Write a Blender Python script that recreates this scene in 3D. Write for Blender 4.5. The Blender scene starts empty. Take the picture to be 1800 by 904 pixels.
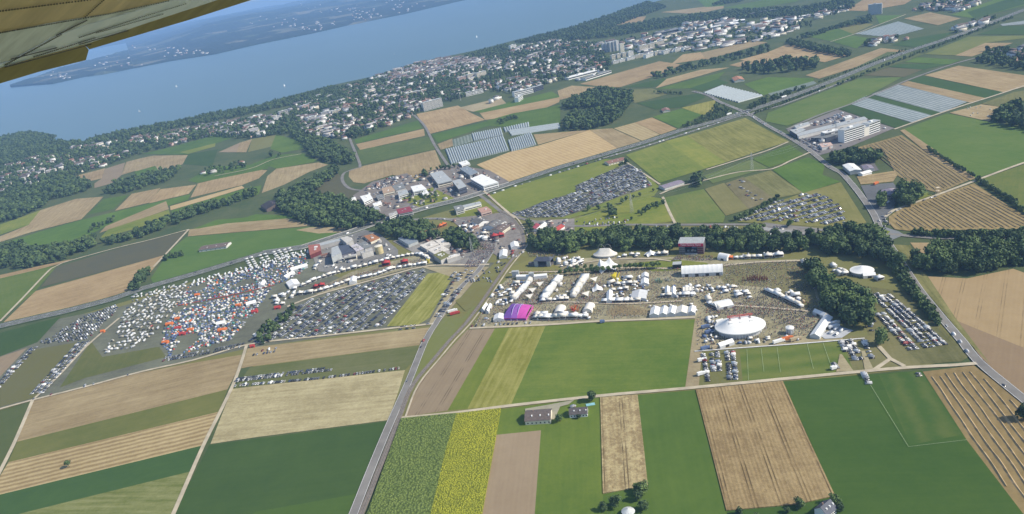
import bpy, bmesh, math, random
import numpy as np
from mathutils import Vector, Matrix
random.seed(7); RNG = np.random.default_rng(7)
SC = bpy.context.scene
COL = SC.collection

# ------------------------------------------------------------------ camera, sky, sun, exposure
W, HGT, FPX = 1800.0, 904.0, 1350.0
CAM_H, PITCH, ROLL = 380.0, math.radians(21.0), math.radians(10.0)
Fv = Vector((0, math.cos(PITCH), -math.sin(PITCH)))
R0 = Vector((1, 0, 0)); U0 = Vector((0, math.sin(PITCH), math.cos(PITCH)))
Rv = math.cos(ROLL) * R0 - math.sin(ROLL) * U0
Uv = math.sin(ROLL) * R0 + math.cos(ROLL) * U0
EYE = Vector((0, 0, CAM_H))
cam_d = bpy.data.cameras.new('camera'); cam = bpy.data.objects.new('camera', cam_d); COL.objects.link(cam)
m3 = Matrix((Rv, Uv, -Fv)).transposed()
cam.matrix_world = Matrix.Translation(EYE) @ m3.to_4x4()
cam_d.sensor_width = 36.0; cam_d.lens = 36.0 * FPX / W
cam_d.clip_start = 0.1; cam_d.clip_end = 120000.0
SC.camera = cam

SUN_EL, SUN_AZ = math.radians(40.0), math.radians(107.0)   # azimuth clockwise from +Y
SUNV = Vector((math.sin(SUN_AZ) * math.cos(SUN_EL), math.cos(SUN_AZ) * math.cos(SUN_EL), math.sin(SUN_EL)))
wld = bpy.data.worlds.new('World'); SC.world = wld; wld.use_nodes = True
nt = wld.node_tree; nt.nodes.clear()
sky = nt.nodes.new('ShaderNodeTexSky'); sky.sky_type = 'NISHITA'; sky.sun_disc = False
sky.sun_elevation = SUN_EL; sky.sun_rotation = SUN_AZ; sky.altitude = 800; sky.air_density = 1.0; sky.dust_density = 1.0
bg = nt.nodes.new('ShaderNodeBackground'); bg.inputs[1].default_value = 0.115
wo = nt.nodes.new('ShaderNodeOutputWorld')
nt.links.new(sky.outputs[0], bg.inputs[0]); nt.links.new(bg.outputs[0], wo.inputs[0])
sun_d = bpy.data.lights.new('sun', 'SUN'); sun_d.energy = 3.9; sun_d.angle = math.radians(0.53); sun_d.color = (1.0, 0.91, 0.75)
sun = bpy.data.objects.new('sun', sun_d); COL.objects.link(sun)
sun.rotation_euler = SUNV.to_track_quat('Z', 'Y').to_euler(); sun.location = (300, -200, 900)
SC.view_settings.view_transform = 'Standard'; SC.view_settings.look = 'None'
SC.view_settings.exposure = 0.5; SC.view_settings.gamma = 1.0
HAZE = 0.000072
SC.render.engine = 'CYCLES'
SC.cycles.use_denoising = True
SC.cycles.max_bounces = 5; SC.cycles.diffuse_bounces = 2; SC.cycles.glossy_bounces = 2; SC.cycles.volume_bounces = 1
SC.cycles.caustics_reflective = False; SC.cycles.caustics_refractive = False

# ------------------------------------------------------------------ pixel -> place on the ground
def ray(px, py):
    return Fv + Rv * ((px - W / 2) / FPX) + Uv * ((HGT / 2 - py) / FPX)
def G(px, py, z=0.0):
    d = ray(px, py)
    t = (z - CAM_H) / d.z if d.z < -1e-5 else 90000.0
    p = EYE + d * t
    return (p.x, p.y)
def GS(pts, z=0.0):
    return [G(x, y, z) for x, y in pts]
def depth(x, y, z=0.0):
    return (Vector((x, y, z)) - EYE).dot(Fv)
def pxscale(px, py):
    x, y = G(px, py); return FPX / depth(x, y)

# ------------------------------------------------------------------ materials
MATS = {}
def new_mat(name):
    m = bpy.data.materials.new(name); m.use_nodes = True
    b = m.node_tree.nodes['Principled BSDF']; b.inputs['Roughness'].default_value = 0.9
    b.inputs['Specular IOR Level'].default_value = 0.2
    return m, m.node_tree, b
def N(t, kind, **kw):
    n = t.nodes.new(kind)
    for k, v in kw.items(): setattr(n, k, v)
    return n
def val(t, n, i, v):
    if hasattr(v, 'links') or hasattr(v, 'is_linked'): t.links.new(v, n.inputs[i])
    else: n.inputs[i].default_value = v
def math_n(t, op, a, b=0.0, c=0.0, clamp=False):
    n = N(t, 'ShaderNodeMath', operation=op, use_clamp=clamp)
    val(t, n, 0, a); val(t, n, 1, b); val(t, n, 2, c)
    return n.outputs[0]
def mix_c(t, f, a, b, mode='MIX'):
    n = N(t, 'ShaderNodeMix', data_type='RGBA', blend_type=mode)
    val(t, n, 0, f); val(t, n, 6, a); val(t, n, 7, b)
    return n.outputs[2]
def noise_n(t, vec, scale, detail=3.0, rough=0.55):
    n = N(t, 'ShaderNodeTexNoise'); t.links.new(vec, n.inputs['Vector'])
    n.inputs['Scale'].default_value = scale; n.inputs['Detail'].default_value = detail; n.inputs['Roughness'].default_value = rough
    return n.outputs['Fac']
def ramp_n(t, f, lo, hi):
    n = N(t, 'ShaderNodeMapRange', clamp=True)
    t.links.new(f, n.inputs[0]); n.inputs[1].default_value = lo; n.inputs[2].default_value = hi
    return n.outputs[0]
def c4(c): return (c[0], c[1], c[2], 1.0)
def srgb(r, g, b):
    f = lambda v: (v / 255 / 12.92) if v / 255 <= 0.04045 else ((v / 255 + 0.055) / 1.055) ** 2.4
    return (f(r), f(g), f(b))
def plain(name, col, rough=0.8, metal=0.0, vary=0.15, scale=0.3, spec=0.3):
    if name in MATS: return MATS[name]
    m, t, b = new_mat(name)
    g = N(t, 'ShaderNodeNewGeometry')
    f = noise_n(t, g.outputs['Position'], scale, 4.0)
    lo = tuple(max(0, c * (1 - vary)) for c in col); hi = tuple(min(1, c * (1 + vary)) for c in col)
    t.links.new(mix_c(t, ramp_n(t, f, 0.3, 0.7), c4(lo), c4(hi)), b.inputs['Base Color'])
    b.inputs['Roughness'].default_value = rough; b.inputs['Metallic'].default_value = metal
    b.inputs['Specular IOR Level'].default_value = spec
    MATS[name] = m; return m

def field_mat(name, c1, c2, perp, gap=0.0, row=0.0, tram=0.0, streak=0.0, mottle=0.5, speck=0.15, bump=0.0, cell=0.0):
    """crop surface: mottled between two colours, rows/tramlines/streaks run across the unit vector perp"""
    m, t, b = new_mat(name)
    pos = N(t, 'ShaderNodeNewGeometry').outputs['Position']
    dp = N(t, 'ShaderNodeVectorMath', operation='DOT_PRODUCT'); t.links.new(pos, dp.inputs[0]); dp.inputs[1].default_value = (perp[0], perp[1], 0)
    da = N(t, 'ShaderNodeVectorMath', operation='DOT_PRODUCT'); t.links.new(pos, da.inputs[0]); da.inputs[1].default_value = (-perp[1], perp[0], 0)
    u, v = dp.outputs['Value'], da.outputs['Value']
    big = noise_n(t, pos, 0.012, 4.0, 0.6)
    fac = math_n(t, 'MULTIPLY_ADD', math_n(t, 'SUBTRACT', big, 0.5), 3.0 * mottle, 0.4)
    if streak:
        cx = N(t, 'ShaderNodeCombineXYZ'); t.links.new(math_n(t, 'MULTIPLY', u, 0.22), cx.inputs[0]); t.links.new(math_n(t, 'MULTIPLY', v, 0.012), cx.inputs[1])
        s = noise_n(t, cx.outputs[0], 1.0, 4.0, 0.65)
        fac = math_n(t, 'MULTIPLY_ADD', math_n(t, 'SUBTRACT', s, 0.5), 3.0 * streak, fac)
    if row:
        wob = math_n(t, 'MULTIPLY_ADD', math_n(t, 'SUBTRACT', noise_n(t, pos, 0.05, 2.0), 0.5), gap * 0.5, u)
        w = math_n(t, 'SINE', math_n(t, 'MULTIPLY', wob, 2 * math.pi / gap))
        fac = math_n(t, 'MULTIPLY_ADD', w, row, fac)
    mid = noise_n(t, pos, 0.07, 6.0, 0.7); fac = math_n(t, 'MULTIPLY_ADD', math_n(t, 'SUBTRACT', mid, 0.5), 0.5 + speck * 4, fac)
    fine = noise_n(t, pos, 0.35, 5.0, 0.7)
    fac = math_n(t, 'MULTIPLY_ADD', math_n(t, 'SUBTRACT', fine, 0.5), speck * 6, fac, clamp=True)
    col = mix_c(t, fac, c4(c1), c4(c2))
    if tram:
        md = math_n(t, 'PINGPONG', math_n(t, 'ADD', u, 0.0), 9.0)
        ln = math_n(t, 'LESS_THAN', math_n(t, 'ABSOLUTE', math_n(t, 'SUBTRACT', md, 1.3)), 0.45)
        br = ramp_n(t, noise_n(t, pos, 0.04, 3.0), 0.35, 0.6)
        col = mix_c(t, math_n(t, 'MULTIPLY', math_n(t, 'MULTIPLY', ln, tram), br), col, c4(tuple(x * 0.55 for x in c1)))
    if cell:
        vo = N(t, 'ShaderNodeTexVoronoi'); t.links.new(pos, vo.inputs['Vector']); vo.inputs['Scale'].default_value = cell
        dk = ramp_n(t, vo.outputs['Distance'], 0.15, 0.75)
        col = mix_c(t, dk, col, c4(tuple(x * 0.62 for x in c1)))
        bp = N(t, 'ShaderNodeBump'); bp.inputs['Strength'].default_value = 0.9; bp.inputs['Distance'].default_value = 1.2
        t.links.new(math_n(t, 'SUBTRACT', 1.0, vo.outputs['Distance']), bp.inputs['Height']); t.links.new(bp.outputs[0], b.inputs['Normal'])
    elif bump:
        bp = N(t, 'ShaderNodeBump'); bp.inputs['Strength'].default_value = bump; bp.inputs['Distance'].default_value = 0.6
        t.links.new(fac, bp.inputs['Height']); t.links.new(bp.outputs[0], b.inputs['Normal'])
    t.links.new(col, b.inputs['Base Color']); b.inputs['Roughness'].default_value = 0.95; b.inputs['Specular IOR Level'].default_value = 0.1
    return m

# kinds of field: two base colours and the pattern
KIND = {
 'wheat':   dict(c1=(0.25, 0.165, 0.088), c2=(0.45, 0.325, 0.185), tram=1.0, gap=3.0, row=0.12, streak=0.4, mottle=0.35, speck=0.25, bump=0.5),
 'golden':  dict(c1=(0.36, 0.245, 0.135), c2=(0.50, 0.365, 0.215), gap=9.0, row=0.22, streak=0.3, mottle=0.3, speck=0.16),
 'pale':    dict(c1=(0.33, 0.245, 0.14), c2=(0.55, 0.425, 0.265), streak=0.55, mottle=0.45, speck=0.22, bump=0.4),
 'stubble': dict(c1=(0.27, 0.18, 0.10), c2=(0.43, 0.305, 0.185), streak=0.6, mottle=0.5, speck=0.14, tram=0.25),
 'striped': dict(c1=(0.25, 0.165, 0.085), c2=(0.48, 0.345, 0.20), gap=7.5, row=0.36, mottle=0.25, speck=0.14),
 'bare':    dict(c1=(0.26, 0.175, 0.12), c2=(0.34, 0.24, 0.17), gap=4.0, row=0.05, streak=0.2, mottle=0.35, speck=0.07),
 'green':   dict(c1=(0.033, 0.082, 0.016), c2=(0.07, 0.138, 0.029), streak=0.25, mottle=0.5, speck=0.1),
 'dark':    dict(c1=(0.02, 0.056, 0.02), c2=(0.036, 0.082, 0.026), streak=0.18, mottle=0.45, speck=0.07),
 'slate':   dict(c1=(0.062, 0.074, 0.050), c2=(0.08, 0.09, 0.06), streak=0.2, mottle=0.4, speck=0.06),
 'meadow':  dict(c1=(0.075, 0.13, 0.024), c2=(0.17, 0.20, 0.055), streak=0.3, mottle=0.6, speck=0.14),
 'mown':    dict(c1=(0.11, 0.135, 0.028), c2=(0.33, 0.285, 0.10), streak=0.75, mottle=0.35, speck=0.14),
 'olive':   dict(c1=(0.11, 0.12, 0.045), c2=(0.20, 0.185, 0.085), streak=0.35, mottle=0.55, speck=0.12),
 'camp':    dict(c1=(0.105, 0.103, 0.075), c2=(0.19, 0.175, 0.13), streak=0.3, mottle=0.6, speck=0.18),
 'trampled':dict(c1=(0.21, 0.17, 0.11), c2=(0.42, 0.345, 0.24), mottle=0.8, speck=0.3),
 'sunflower': dict(c1=(0.30, 0.30, 0.04), c2=(0.56, 0.50, 0.05), mottle=0.45, speck=0.35, cell=0.7),
 'maize':   dict(c1=(0.135, 0.19, 0.05), c2=(0.235, 0.295, 0.08), mottle=0.35, speck=0.4, cell=0.55),
 'net':     dict(c1=(0.16, 0.20, 0.20), c2=(0.36, 0.40, 0.41), gap=8.0, row=0.4, mottle=0.25, speck=0.1),
 'orchard': dict(c1=(0.03, 0.07, 0.025), c2=(0.09, 0.14, 0.05), gap=8.0, row=0.35, mottle=0.3, speck=0.15),
 'yard':    dict(c1=(0.17, 0.16, 0.15), c2=(0.33, 0.31, 0.28), mottle=0.7, speck=0.25),
 'paved':   dict(c1=(0.10, 0.10, 0.105), c2=(0.17, 0.17, 0.17), mottle=0.5, speck=0.12),
 'dirt':    dict(c1=(0.30, 0.22, 0.14), c2=(0.47, 0.37, 0.25), mottle=0.6, speck=0.2),
}
FIELD_NAME = {'wheat': 'wheat_field', 'golden': 'wheat_field', 'pale': 'wheat_field', 'stubble': 'stubble_field', 'striped': 'stubble_field', 'bare': 'ploughed_field',
  'green': 'crop_field', 'dark': 'crop_field', 'slate': 'crop_field', 'meadow': 'meadow', 'mown': 'mown_meadow', 'olive': 'meadow', 'camp': 'campground', 'trampled': 'festival_ground',
  'sunflower': 'sunflower_field', 'maize': 'maize_field', 'net': 'netted_orchard', 'orchard': 'orchard', 'yard': 'paved_yard', 'paved': 'paved_yard', 'dirt': 'dirt_ground'}

# ------------------------------------------------------------------ mesh helpers
def tag(o, label=None, cat=None, group=None, kind=None):
    if label: o['label'] = label
    if cat: o['category'] = cat
    if group: o['group'] = group
    if kind: o['kind'] = kind
    return o
def link(name, data, parent=None):
    o = bpy.data.objects.new(name, data); COL.objects.link(o)
    if parent is not None: o.parent = parent
    return o
def mesh_obj(name, verts, faces, mats, parent=None, midx=None, smooth=False):
    me = bpy.data.meshes.new(name)
    me.from_pydata([tuple(v) for v in verts], [], [tuple(f) for f in faces])
    if not isinstance(mats, (list, tuple)): mats = [mats]
    for m in mats: me.materials.append(m)
    if midx is not None: me.polygons.foreach_set('material_index', midx)
    if smooth: me.polygons.foreach_set('use_smooth', [True] * len(faces))
    me.update()
    return link(name, me, parent)
def empty(name, loc, rz=0.0):
    o = bpy.data.objects.new(name, None); COL.objects.link(o); o.location = loc; o.rotation_euler = (0, 0, rz); o.empty_display_size = 1.0
    return o
def box_vf(x0, x1, y0, y1, z0, z1):
    v = [(x0, y0, z0), (x1, y0, z0), (x1, y1, z0), (x0, y1, z0), (x0, y0, z1), (x1, y0, z1), (x1, y1, z1), (x0, y1, z1)]
    f = [(0, 3, 2, 1), (4, 5, 6, 7), (0, 1, 5, 4), (1, 2, 6, 5), (2, 3, 7, 6), (3, 0, 4, 7)]
    return v, f
class MB:
    """collects shapes for one mesh"""
    def __init__(s): s.v = []; s.f = []; s.m = []
    def add(s, v, f, m=0):
        k = len(s.v); s.v += [tuple(p) for p in v]; s.f += [tuple(i + k for i in q) for q in f]; s.m += [m] * len(f); return s
    def box(s, x0, x1, y0, y1, z0, z1, m=0): v, f = box_vf(x0, x1, y0, y1, z0, z1); return s.add(v, f, m)
    def bar(s, a, b, w, m=0, n=4):
        a, b = Vector(a), Vector(b); d = (b - a).normalized()
        x = d.orthogonal().normalized(); y = d.cross(x)
        v = [p + (x * math.cos(2 * math.pi * i / n) + y * math.sin(2 * math.pi * i / n)) * w for p in (a, b) for i in range(n)]
        f = [(i, (i + 1) % n, n + (i + 1) % n, n + i) for i in range(n)] + [tuple(range(n))[::-1], tuple(range(n, 2 * n))]
        return s.add(v, f, m)
    def build(s, name, mats, parent=None, smooth=False): return mesh_obj(name, s.v, s.f, mats, parent, s.m, smooth)

def in_poly(xs, ys, poly):
    xs = np.asarray(xs); ys = np.asarray(ys); ins = np.zeros(xs.shape, bool); n = len(poly); j = n - 1
    for i in range(n):
        xi, yi = poly[i]; xj, yj = poly[j]
        if yi != yj:
            c = ((yi > ys) != (yj > ys)) & (xs < (xj - xi) * (ys - yi) / (yj - yi) + xi)
            ins ^= c
        j = i
    return ins
FIELDS = []          # (poly, z) for ground height
def ground_z(xs, ys):
    xs = np.asarray(xs, float); ys = np.asarray(ys, float); z = np.zeros(xs.shape)
    for p, h, bb in FIELDS:
        k = (xs > bb[0]) & (xs < bb[1]) & (ys > bb[2]) & (ys < bb[3])
        if k.any():
            idx = np.nonzero(k)[0]; ii = idx[in_poly(xs[idx], ys[idx], p)]
            z[ii] = np.maximum(z[ii], h)
    return z
def gz(x, y): return float(ground_z([x], [y])[0])

# ------------------------------------------------------------------ ground sheet, lake
def sheet(name, poly, z, mat, kind='structure', height=0.0):
    n = len(poly)
    area = sum(poly[i][0] * poly[(i + 1) % n][1] - poly[(i + 1) % n][0] * poly[i][1] for i in range(n))
    if area < 0: poly = poly[::-1]
    v = [(x, y, z + height) for x, y in poly]; f = [tuple(range(n))]
    if height:
        v += [(x, y, z - 0.02) for x, y in poly]
        f += [(i, n + i, n + (i + 1) % n, (i + 1) % n) for i in range(n)]
    o = mesh_obj(name, v, f, mat); o['kind'] = kind
    return o
gm = field_mat('ground', (0.06, 0.09, 0.035), (0.11, 0.125, 0.055), (0.7, 0.7), mottle=0.7, speck=0.2)
gv = []; gf = []
xs = np.linspace(-30000, 30000, 31); ys = np.linspace(-3000, 46000, 26)
for y in ys:
    for x in xs: gv.append((x, y, 0.0))
nx = len(xs)
for j in range(len(ys) - 1):
    for i in range(nx - 1): gf.append((j * nx + i, j * nx + i + 1, (j + 1) * nx + i + 1, (j + 1) * nx + i))
mesh_obj('ground', gv, gf, gm)['kind'] = 'structure'

m, t, b = new_mat('lake_water')
pos = N(t, 'ShaderNodeNewGeometry').outputs['Position']
t.links.new(mix_c(t, ramp_n(t, noise_n(t, pos, 0.0007, 4.0), 0.3, 0.7), c4((0.045, 0.10, 0.125)), c4((0.06, 0.12, 0.15))), b.inputs['Base Color'])
b.inputs['Roughness'].default_value = 0.28; b.inputs['IOR'].default_value = 1.33; b.inputs['Specular IOR Level'].default_value = 0.5
bp = N(t, 'ShaderNodeBump'); bp.inputs['Strength'].default_value = 0.25; bp.inputs['Distance'].default_value = 0.6
t.links.new(noise_n(t, pos, 0.06, 5.0), bp.inputs['Height']); t.links.new(bp.outputs[0], b.inputs['Normal'])
SHORE = [(-320, 300), (-140, 268), (0, 243), (50, 231), (63, 233), (100, 237), (100, 240), (88, 247), (146, 248), (166, 240), (206, 232), (252, 223), (332, 209), (365, 200), (450, 186),
         (516, 167), (583, 150), (616, 143), (662, 133), (732, 110), (782, 100), (848, 86), (900, 72), (953, 60), (1006, 47), (1066, 28), (1099, 19), (1132, 9), (1160, 1), (1230, -22), (1330, -50)]
far_corners = [(9000, 30000), (-18000, 30000), (-18000, 4000)]
sheet('lake', GS(SHORE) + far_corners, 0.15, m)

# ------------------------------------------------------------------ far shore
m, t, b = new_mat('far_land')
pos = N(t, 'ShaderNodeNewGeometry').outputs['Position']
vo = N(t, 'ShaderNodeTexVoronoi'); t.links.new(pos, vo.inputs['Vector']); vo.inputs['Scale'].default_value = 0.0032
pick = N(t, 'ShaderNodeSeparateColor'); t.links.new(vo.outputs['Color'], pick.inputs[0])
patch = ramp_n(t, math_n(t, 'MULTIPLY_ADD', noise_n(t, pos, 0.0006, 3.0), 0.9, math_n(t, 'MULTIPLY', pick.outputs[0], 0.5)), 0.84, 0.90)
fieldc = mix_c(t, pick.outputs[1], c4((0.20, 0.18, 0.12)), c4((0.05, 0.075, 0.035)))
wood = mix_c(t, noise_n(t, pos, 0.02, 4.0), c4((0.010, 0.02, 0.012)), c4((0.024, 0.04, 0.02)))
t.links.new(mix_c(t, patch, wood, fieldc), b.inputs['Base Color'])
far_m = m
FSH = [(17, 154), (93, 148), (146, 136), (183, 131), (299, 108), (382, 95), (450, 79), (550, 59), (616, 44), (716, 24), (810, 2), (930, -22)]
FBK = [(18, 151), (70, 134), (103, 121), (152, 108), (190, 98), (225, 88)]
def polar(px, py):
    x, y = G(px, py); return math.atan2(x, y), math.hypot(x, y)
fs = sorted(polar(*p) for p in FSH); fa = [a for a, r in fs]; fr = [r for a, r in fs]
bk = sorted(polar(*p) for p in FBK); ba = [a for a, r in bk]; br_ = [r for a, r in bk]
from mathutils import noise as mnoise
def hill_mesh(name, cols, rows, rfun, hfun):
    v = []; f = []
    for i, a in enumerate(cols):
        r0, r1 = rfun(a)
        for j in range(rows):
            s = j / (rows - 1); r = r0 + (r1 - r0) * s ** 1.6
            x, y = r * math.sin(a), r * math.cos(a)
            v.append((x, y, max(0.3, hfun(a, r, r - r0, r1 - r, x, y)) if 0 < j < rows - 1 else 0.16))
    for i in range(len(cols) - 1):
        for j in range(rows - 1):
            k = i * rows + j; f.append((k, k + rows, k + rows + 1, k + 1))
    o = mesh_obj(name, v, f, far_m); o['kind'] = 'structure'; return o
def nz(x, y, s): return mnoise.fractal(Vector((x * s, y * s, 3.1)), 1.0, 2.0, 5)
pen_end = ba[-1]
def pen_r(a): return float(np.interp(a, fa, fr)), float(np.interp(a, ba, br_))
hill_mesh('far_peninsula', np.linspace(fa[0] + 0.001, pen_end, 60), 14, lambda a: (pen_r(a)[0], max(pen_r(a)[0] + 120, pen_r(a)[1])),
          lambda a, r, d0, d1, x, y: 14 + 9 * nz(x, y, 0.01) + min(d0, d1, 600) * 0.02)
hill_mesh('far_shore', np.linspace(pen_end + 0.0002, fa[-1] + 0.12, 150), 60, lambda a: (float(np.interp(a, fa, fr)), 32000),
          lambda a, r, d0, d1, x, y: 10 + min(1, max(0, (a - pen_end) / 0.09)) * (min(1, d0 / 7000) * 190 * (0.75 + 0.5 * nz(x, y, 0.0004)) + 7 * nz(x, y, 0.01)))
hill_mesh('far_hills', np.linspace(-1.0, pen_end + 0.05, 60), 20, lambda a: (21000, 44000),
          lambda a, r, d0, d1, x, y: min(1, d0 / 8000) * 330 * (0.85 + 0.35 * nz(x, y, 0.0002)))

# ------------------------------------------------------------------ fields
FD = []
def F(kind, *pts, h=0.0, row=None, **kw):
    if isinstance(row, float): kw['row'] = row; row = None
    FD.append((kind, pts, h, row, kw))
# --- broad ground under everything
F('olive', (0,600),(100,566),(340,495),(560,440),(700,395),(860,350),(900,370),(1180,392),(1500,398),(1560,420),(1700,625),(1600,650),(1220,690),(705,735),(430,640),(58,705),(0,722))
F('camp', (0,668),(0,606),(107,560),(210,540),(340,498),(545,442),(560,470),(600,490),(740,462),(830,462),(870,462),(830,500),(775,565),(440,612),(240,655),(58,705),(0,720))
F('trampled', (832,576),(862,520),(905,478),(935,462),(1060,452),(1180,452),(1300,458),(1420,456),(1446,545),(1482,596),(1225,618),(1222,561),(960,570))
F('olive', (1250,470),(1418,458),(1440,545),(1410,540),(1340,505),(1275,500), c1=(0.17,0.15,0.075), c2=(0.27,0.22,0.12))
F('meadow', (1095,465),(1180,456),(1240,462),(1262,472),(1150,478))
F('meadow', (895,472),(935,455),(985,470),(990,480),(900,492), c1=(0.14,0.15,0.05), c2=(0.22,0.2,0.09))
# --- bottom left
F('slate', (-80,745),(57,706),(30,775),(0,830),(-80,900), c1=(0.04,0.07,0.03), c2=(0.06,0.09,0.04))
F('stubble', (57,705),(150,682),(240,657),(330,640),(425,624),(418,650),(400,685),(30,777))
F('green', (30,777),(400,685),(386,724),(15,813), c1=(0.06,0.09,0.03), c2=(0.10,0.125,0.05))
F('striped', (-80,890),(0,838),(15,813),(386,724),(358,783),(0,870),(-80,890))
F('dark', (-80,892),(0,870),(358,783),(336,829),(45,901),(-80,935))
F('mown', (336,829),(309,899),(290,945),(-80,945),(-80,935),(45,901), c1=(0.07,0.10,0.03), c2=(0.24,0.22,0.10))
F('pale', (408,684),(450,679),(712,651),(700,690),(683,739),(450,769),(370,781))
F('dark', (368,783),(682,741),(650,820),(600,945),(290,945),(309,896))
F('green', (450,900),(627,869),(600,945),(380,945), c1=(0.03,0.075,0.018), c2=(0.045,0.10,0.025))
F('olive', (440,646),(736,608),(727,636),(712,651),(450,679),(412,683), c1=(0.06,0.085,0.035), c2=(0.16,0.16,0.075))
F('stubble', (436,612),(560,598),(755,576),(737,607),(440,645),(424,648))
F('bare', (822,580),(870,578),(787,722),(712,733),(738,672), tram=0.9, streak=0.3)
F('mown', (870,578),(960,571),(898,713),(787,722), gap=8, row=0.12)
F('green', (870,578),(895,576),(822,719),(787,722), c1=(0.07,0.12,0.02), c2=(0.12,0.17,0.04))
F('meadow', (960,571),(1221,562),(1204,683),(1055,697),(898,713), c1=(0.05,0.105,0.018), c2=(0.105,0.155,0.035))
F('maize', (706,738),(803,729),(785,790),(757,910),(750,945),(628,945),(650,895), h=1.7)
F('sunflower', (803,729),(881,720),(848,904),(842,945),(750,945),(757,910),(785,790), h=1.5)
F('meadow', (881,720),(1055,698),(1060,869),(1062,945),(935,945),(951,757),(873,765), c1=(0.05,0.105,0.02), c2=(0.085,0.145,0.028))
F('bare', (873,765),(951,757),(940,904),(937,945),(842,945),(848,904))
F('wheat', (1055,700),(1121,695),(1130,770),(1139,855),(1100,862),(1060,869), h=0.7, speck=0.5, gap=6.0, row=0.15)
F('green', (1121,695),(1223,686),(1245,770),(1277,899),(1282,945),(1062,945),(1060,869),(1139,855), c1=(0.036,0.088,0.018), c2=(0.06,0.12,0.026))
F('wheat', (1223,686),(1376,671),(1420,770),(1468,873),(1400,888),(1277,899), h=0.7, c1=(0.24,0.155,0.08), c2=(0.42,0.29,0.16))
F('green', (1376,671),(1620,652),(1700,775),(1830,945),(1282,945),(1277,899),(1468,873), c1=(0.022,0.068,0.014), c2=(0.04,0.092,0.02))
F('olive', (1545,660),(1618,652),(1690,765),(1600,783), c1=(0.026,0.07,0.016), c2=(0.055,0.092,0.028), streak=0.0, gap=17, row=0.3)
F('striped', (1622,654),(1712,643),(1800,712),(1860,760),(1870,960),(1830,945),(1700,775), c1=(0.19,0.125,0.058), c2=(0.30,0.20,0.10), row=0.1)
# --- right
F('bare', (1605,490),(1622,486),(1700,490),(1781,473),(1870,505),(1870,760),(1797,697),(1740,640),(1680,568), c1=(0.31,0.205,0.115), c2=(0.40,0.275,0.165), tram=0.6)
F('bare', (1676,562),(1765,598),(1870,640),(1870,760),(1797,697),(1725,630), c1=(0.24,0.155,0.10), c2=(0.30,0.20,0.13))
F('mown', (1566,430),(1600,432),(1620,470),(1680,560),(1740,640),(1700,600),(1600,480), c1=(0.11,0.12,0.04), c2=(0.25,0.22,0.1))
F('stubble', (1600,427),(1740,428),(1700,440),(1615,447))
F('olive', (1500,500),(1600,515),(1702,628),(1690,636),(1600,642),(1530,600), c1=(0.11,0.115,0.045), c2=(0.23,0.20,0.10))
F('olive', (1470,590),(1570,592),(1620,642),(1520,653),(1480,655), c1=(0.13,0.125,0.055), c2=(0.22,0.19,0.1))
F('green', (1226,621),(1482,600),(1500,654),(1225,682), c1=(0.05,0.095,0.022), c2=(0.095,0.13,0.04), gap=22, row=0.3, streak=0.15)
F('camp', (1222,622),(1300,615),(1306,674),(1225,682), c1=(0.09,0.11,0.045), c2=(0.17,0.16,0.085))
F('dirt', (1204,686),(1222,560),(1236,560),(1234,620),(1228,683))
F('dirt', (1236,600),(1290,612),(1430,592),(1480,588),(1482,599),(1235,619))
# --- left above motorway
F('dark', (-60,600),(0,586),(107,557),(66,602),(0,627),(-60,645))
F('bare', (-60,660),(0,628),(48,612),(0,663),(-60,700))
F('green', (160,600),(180,628),(280,610),(292,628),(150,665),(105,682), c1=(0.05,0.08,0.03), c2=(0.09,0.11,0.05))
F('olive', (60,615),(150,600),(60,700),(0,716),(0,672), c1=(0.085,0.10,0.045), c2=(0.14,0.14,0.07))
F('stubble', (5,568),(63,512),(292,448),(265,478),(229,512),(130,540),(20,568))
F('slate', (72,505),(100,470),(199,440),(330,406),(292,448),(149,486), c1=(0.062,0.072,0.052), c2=(0.075,0.084,0.06))
F('green', (-60,510),(0,490),(60,472),(100,468),(60,515),(0,562),(-60,590), c1=(0.05,0.10,0.02), c2=(0.09,0.135,0.04))
F('stubble', (0,484),(60,470),(130,455),(110,463),(60,476),(0,490))
F('green', (-60,448),(0,430),(66,409),(143,387),(290,352),(335,342),(330,352),(250,375),(190,396),(110,440),(50,446),(-60,462))
F('stubble', (175,410),(186,398),(292,354),(297,368),(205,400))
F('meadow', (190,404),(297,369),(300,383),(240,402),(175,420))
F('stubble', (-60,432),(0,416),(50,396),(71,370),(133,350),(182,346),(143,386),(53,409),(-60,445))
F('green', (183,350),(226,343),(199,368),(153,378))
F('stubble', (232,341),(282,331),(265,356),(202,371))
F('stubble', (282,333),(345,325),(332,341),(262,358))
F('stubble', (348,323),(450,298),(470,300),(455,314),(425,326),(335,348))
F('stubble', (460,340),(470,310),(486,297),(560,286),(577,290),(545,302),(500,325))
F('golden', (299,363),(425,327),(430,331),(365,351),(300,370), row=0.0)
F('green', (300,371),(430,332),(460,326),(455,342),(382,364),(309,381))
F('meadow', (0,395),(30,385),(71,370),(50,396),(0,413))
F('stubble', (128,317),(136,309),(185,296),(179,314),(158,319))
F('bare', (185,297),(220,286),(214,308),(196,323),(166,331),(166,323),(179,314))
F('stubble', (222,285),(250,278),(270,274),(330,273),(321,289),(281,303),(237,301),(214,308))
F('green', (237,302),(273,292),(281,303),(250,314),(237,317))
F('green', (250,271),(305,258),(366,241),(416,231),(416,240),(379,253),(330,272),(295,272))
F('meadow', (316,268),(379,252),(378,258),(331,271))
F('dark', (332,271),(383,263),(373,293),(322,289))
F('bare', (384,268),(422,251),(416,268)); F('stubble', (422,251),(443,245),(433,268),(416,268))
F('olive', (443,245),(485,237),(477,258),(436,268)); F('green', (485,237),(533,249),(533,262),(496,269),(475,262))
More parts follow.
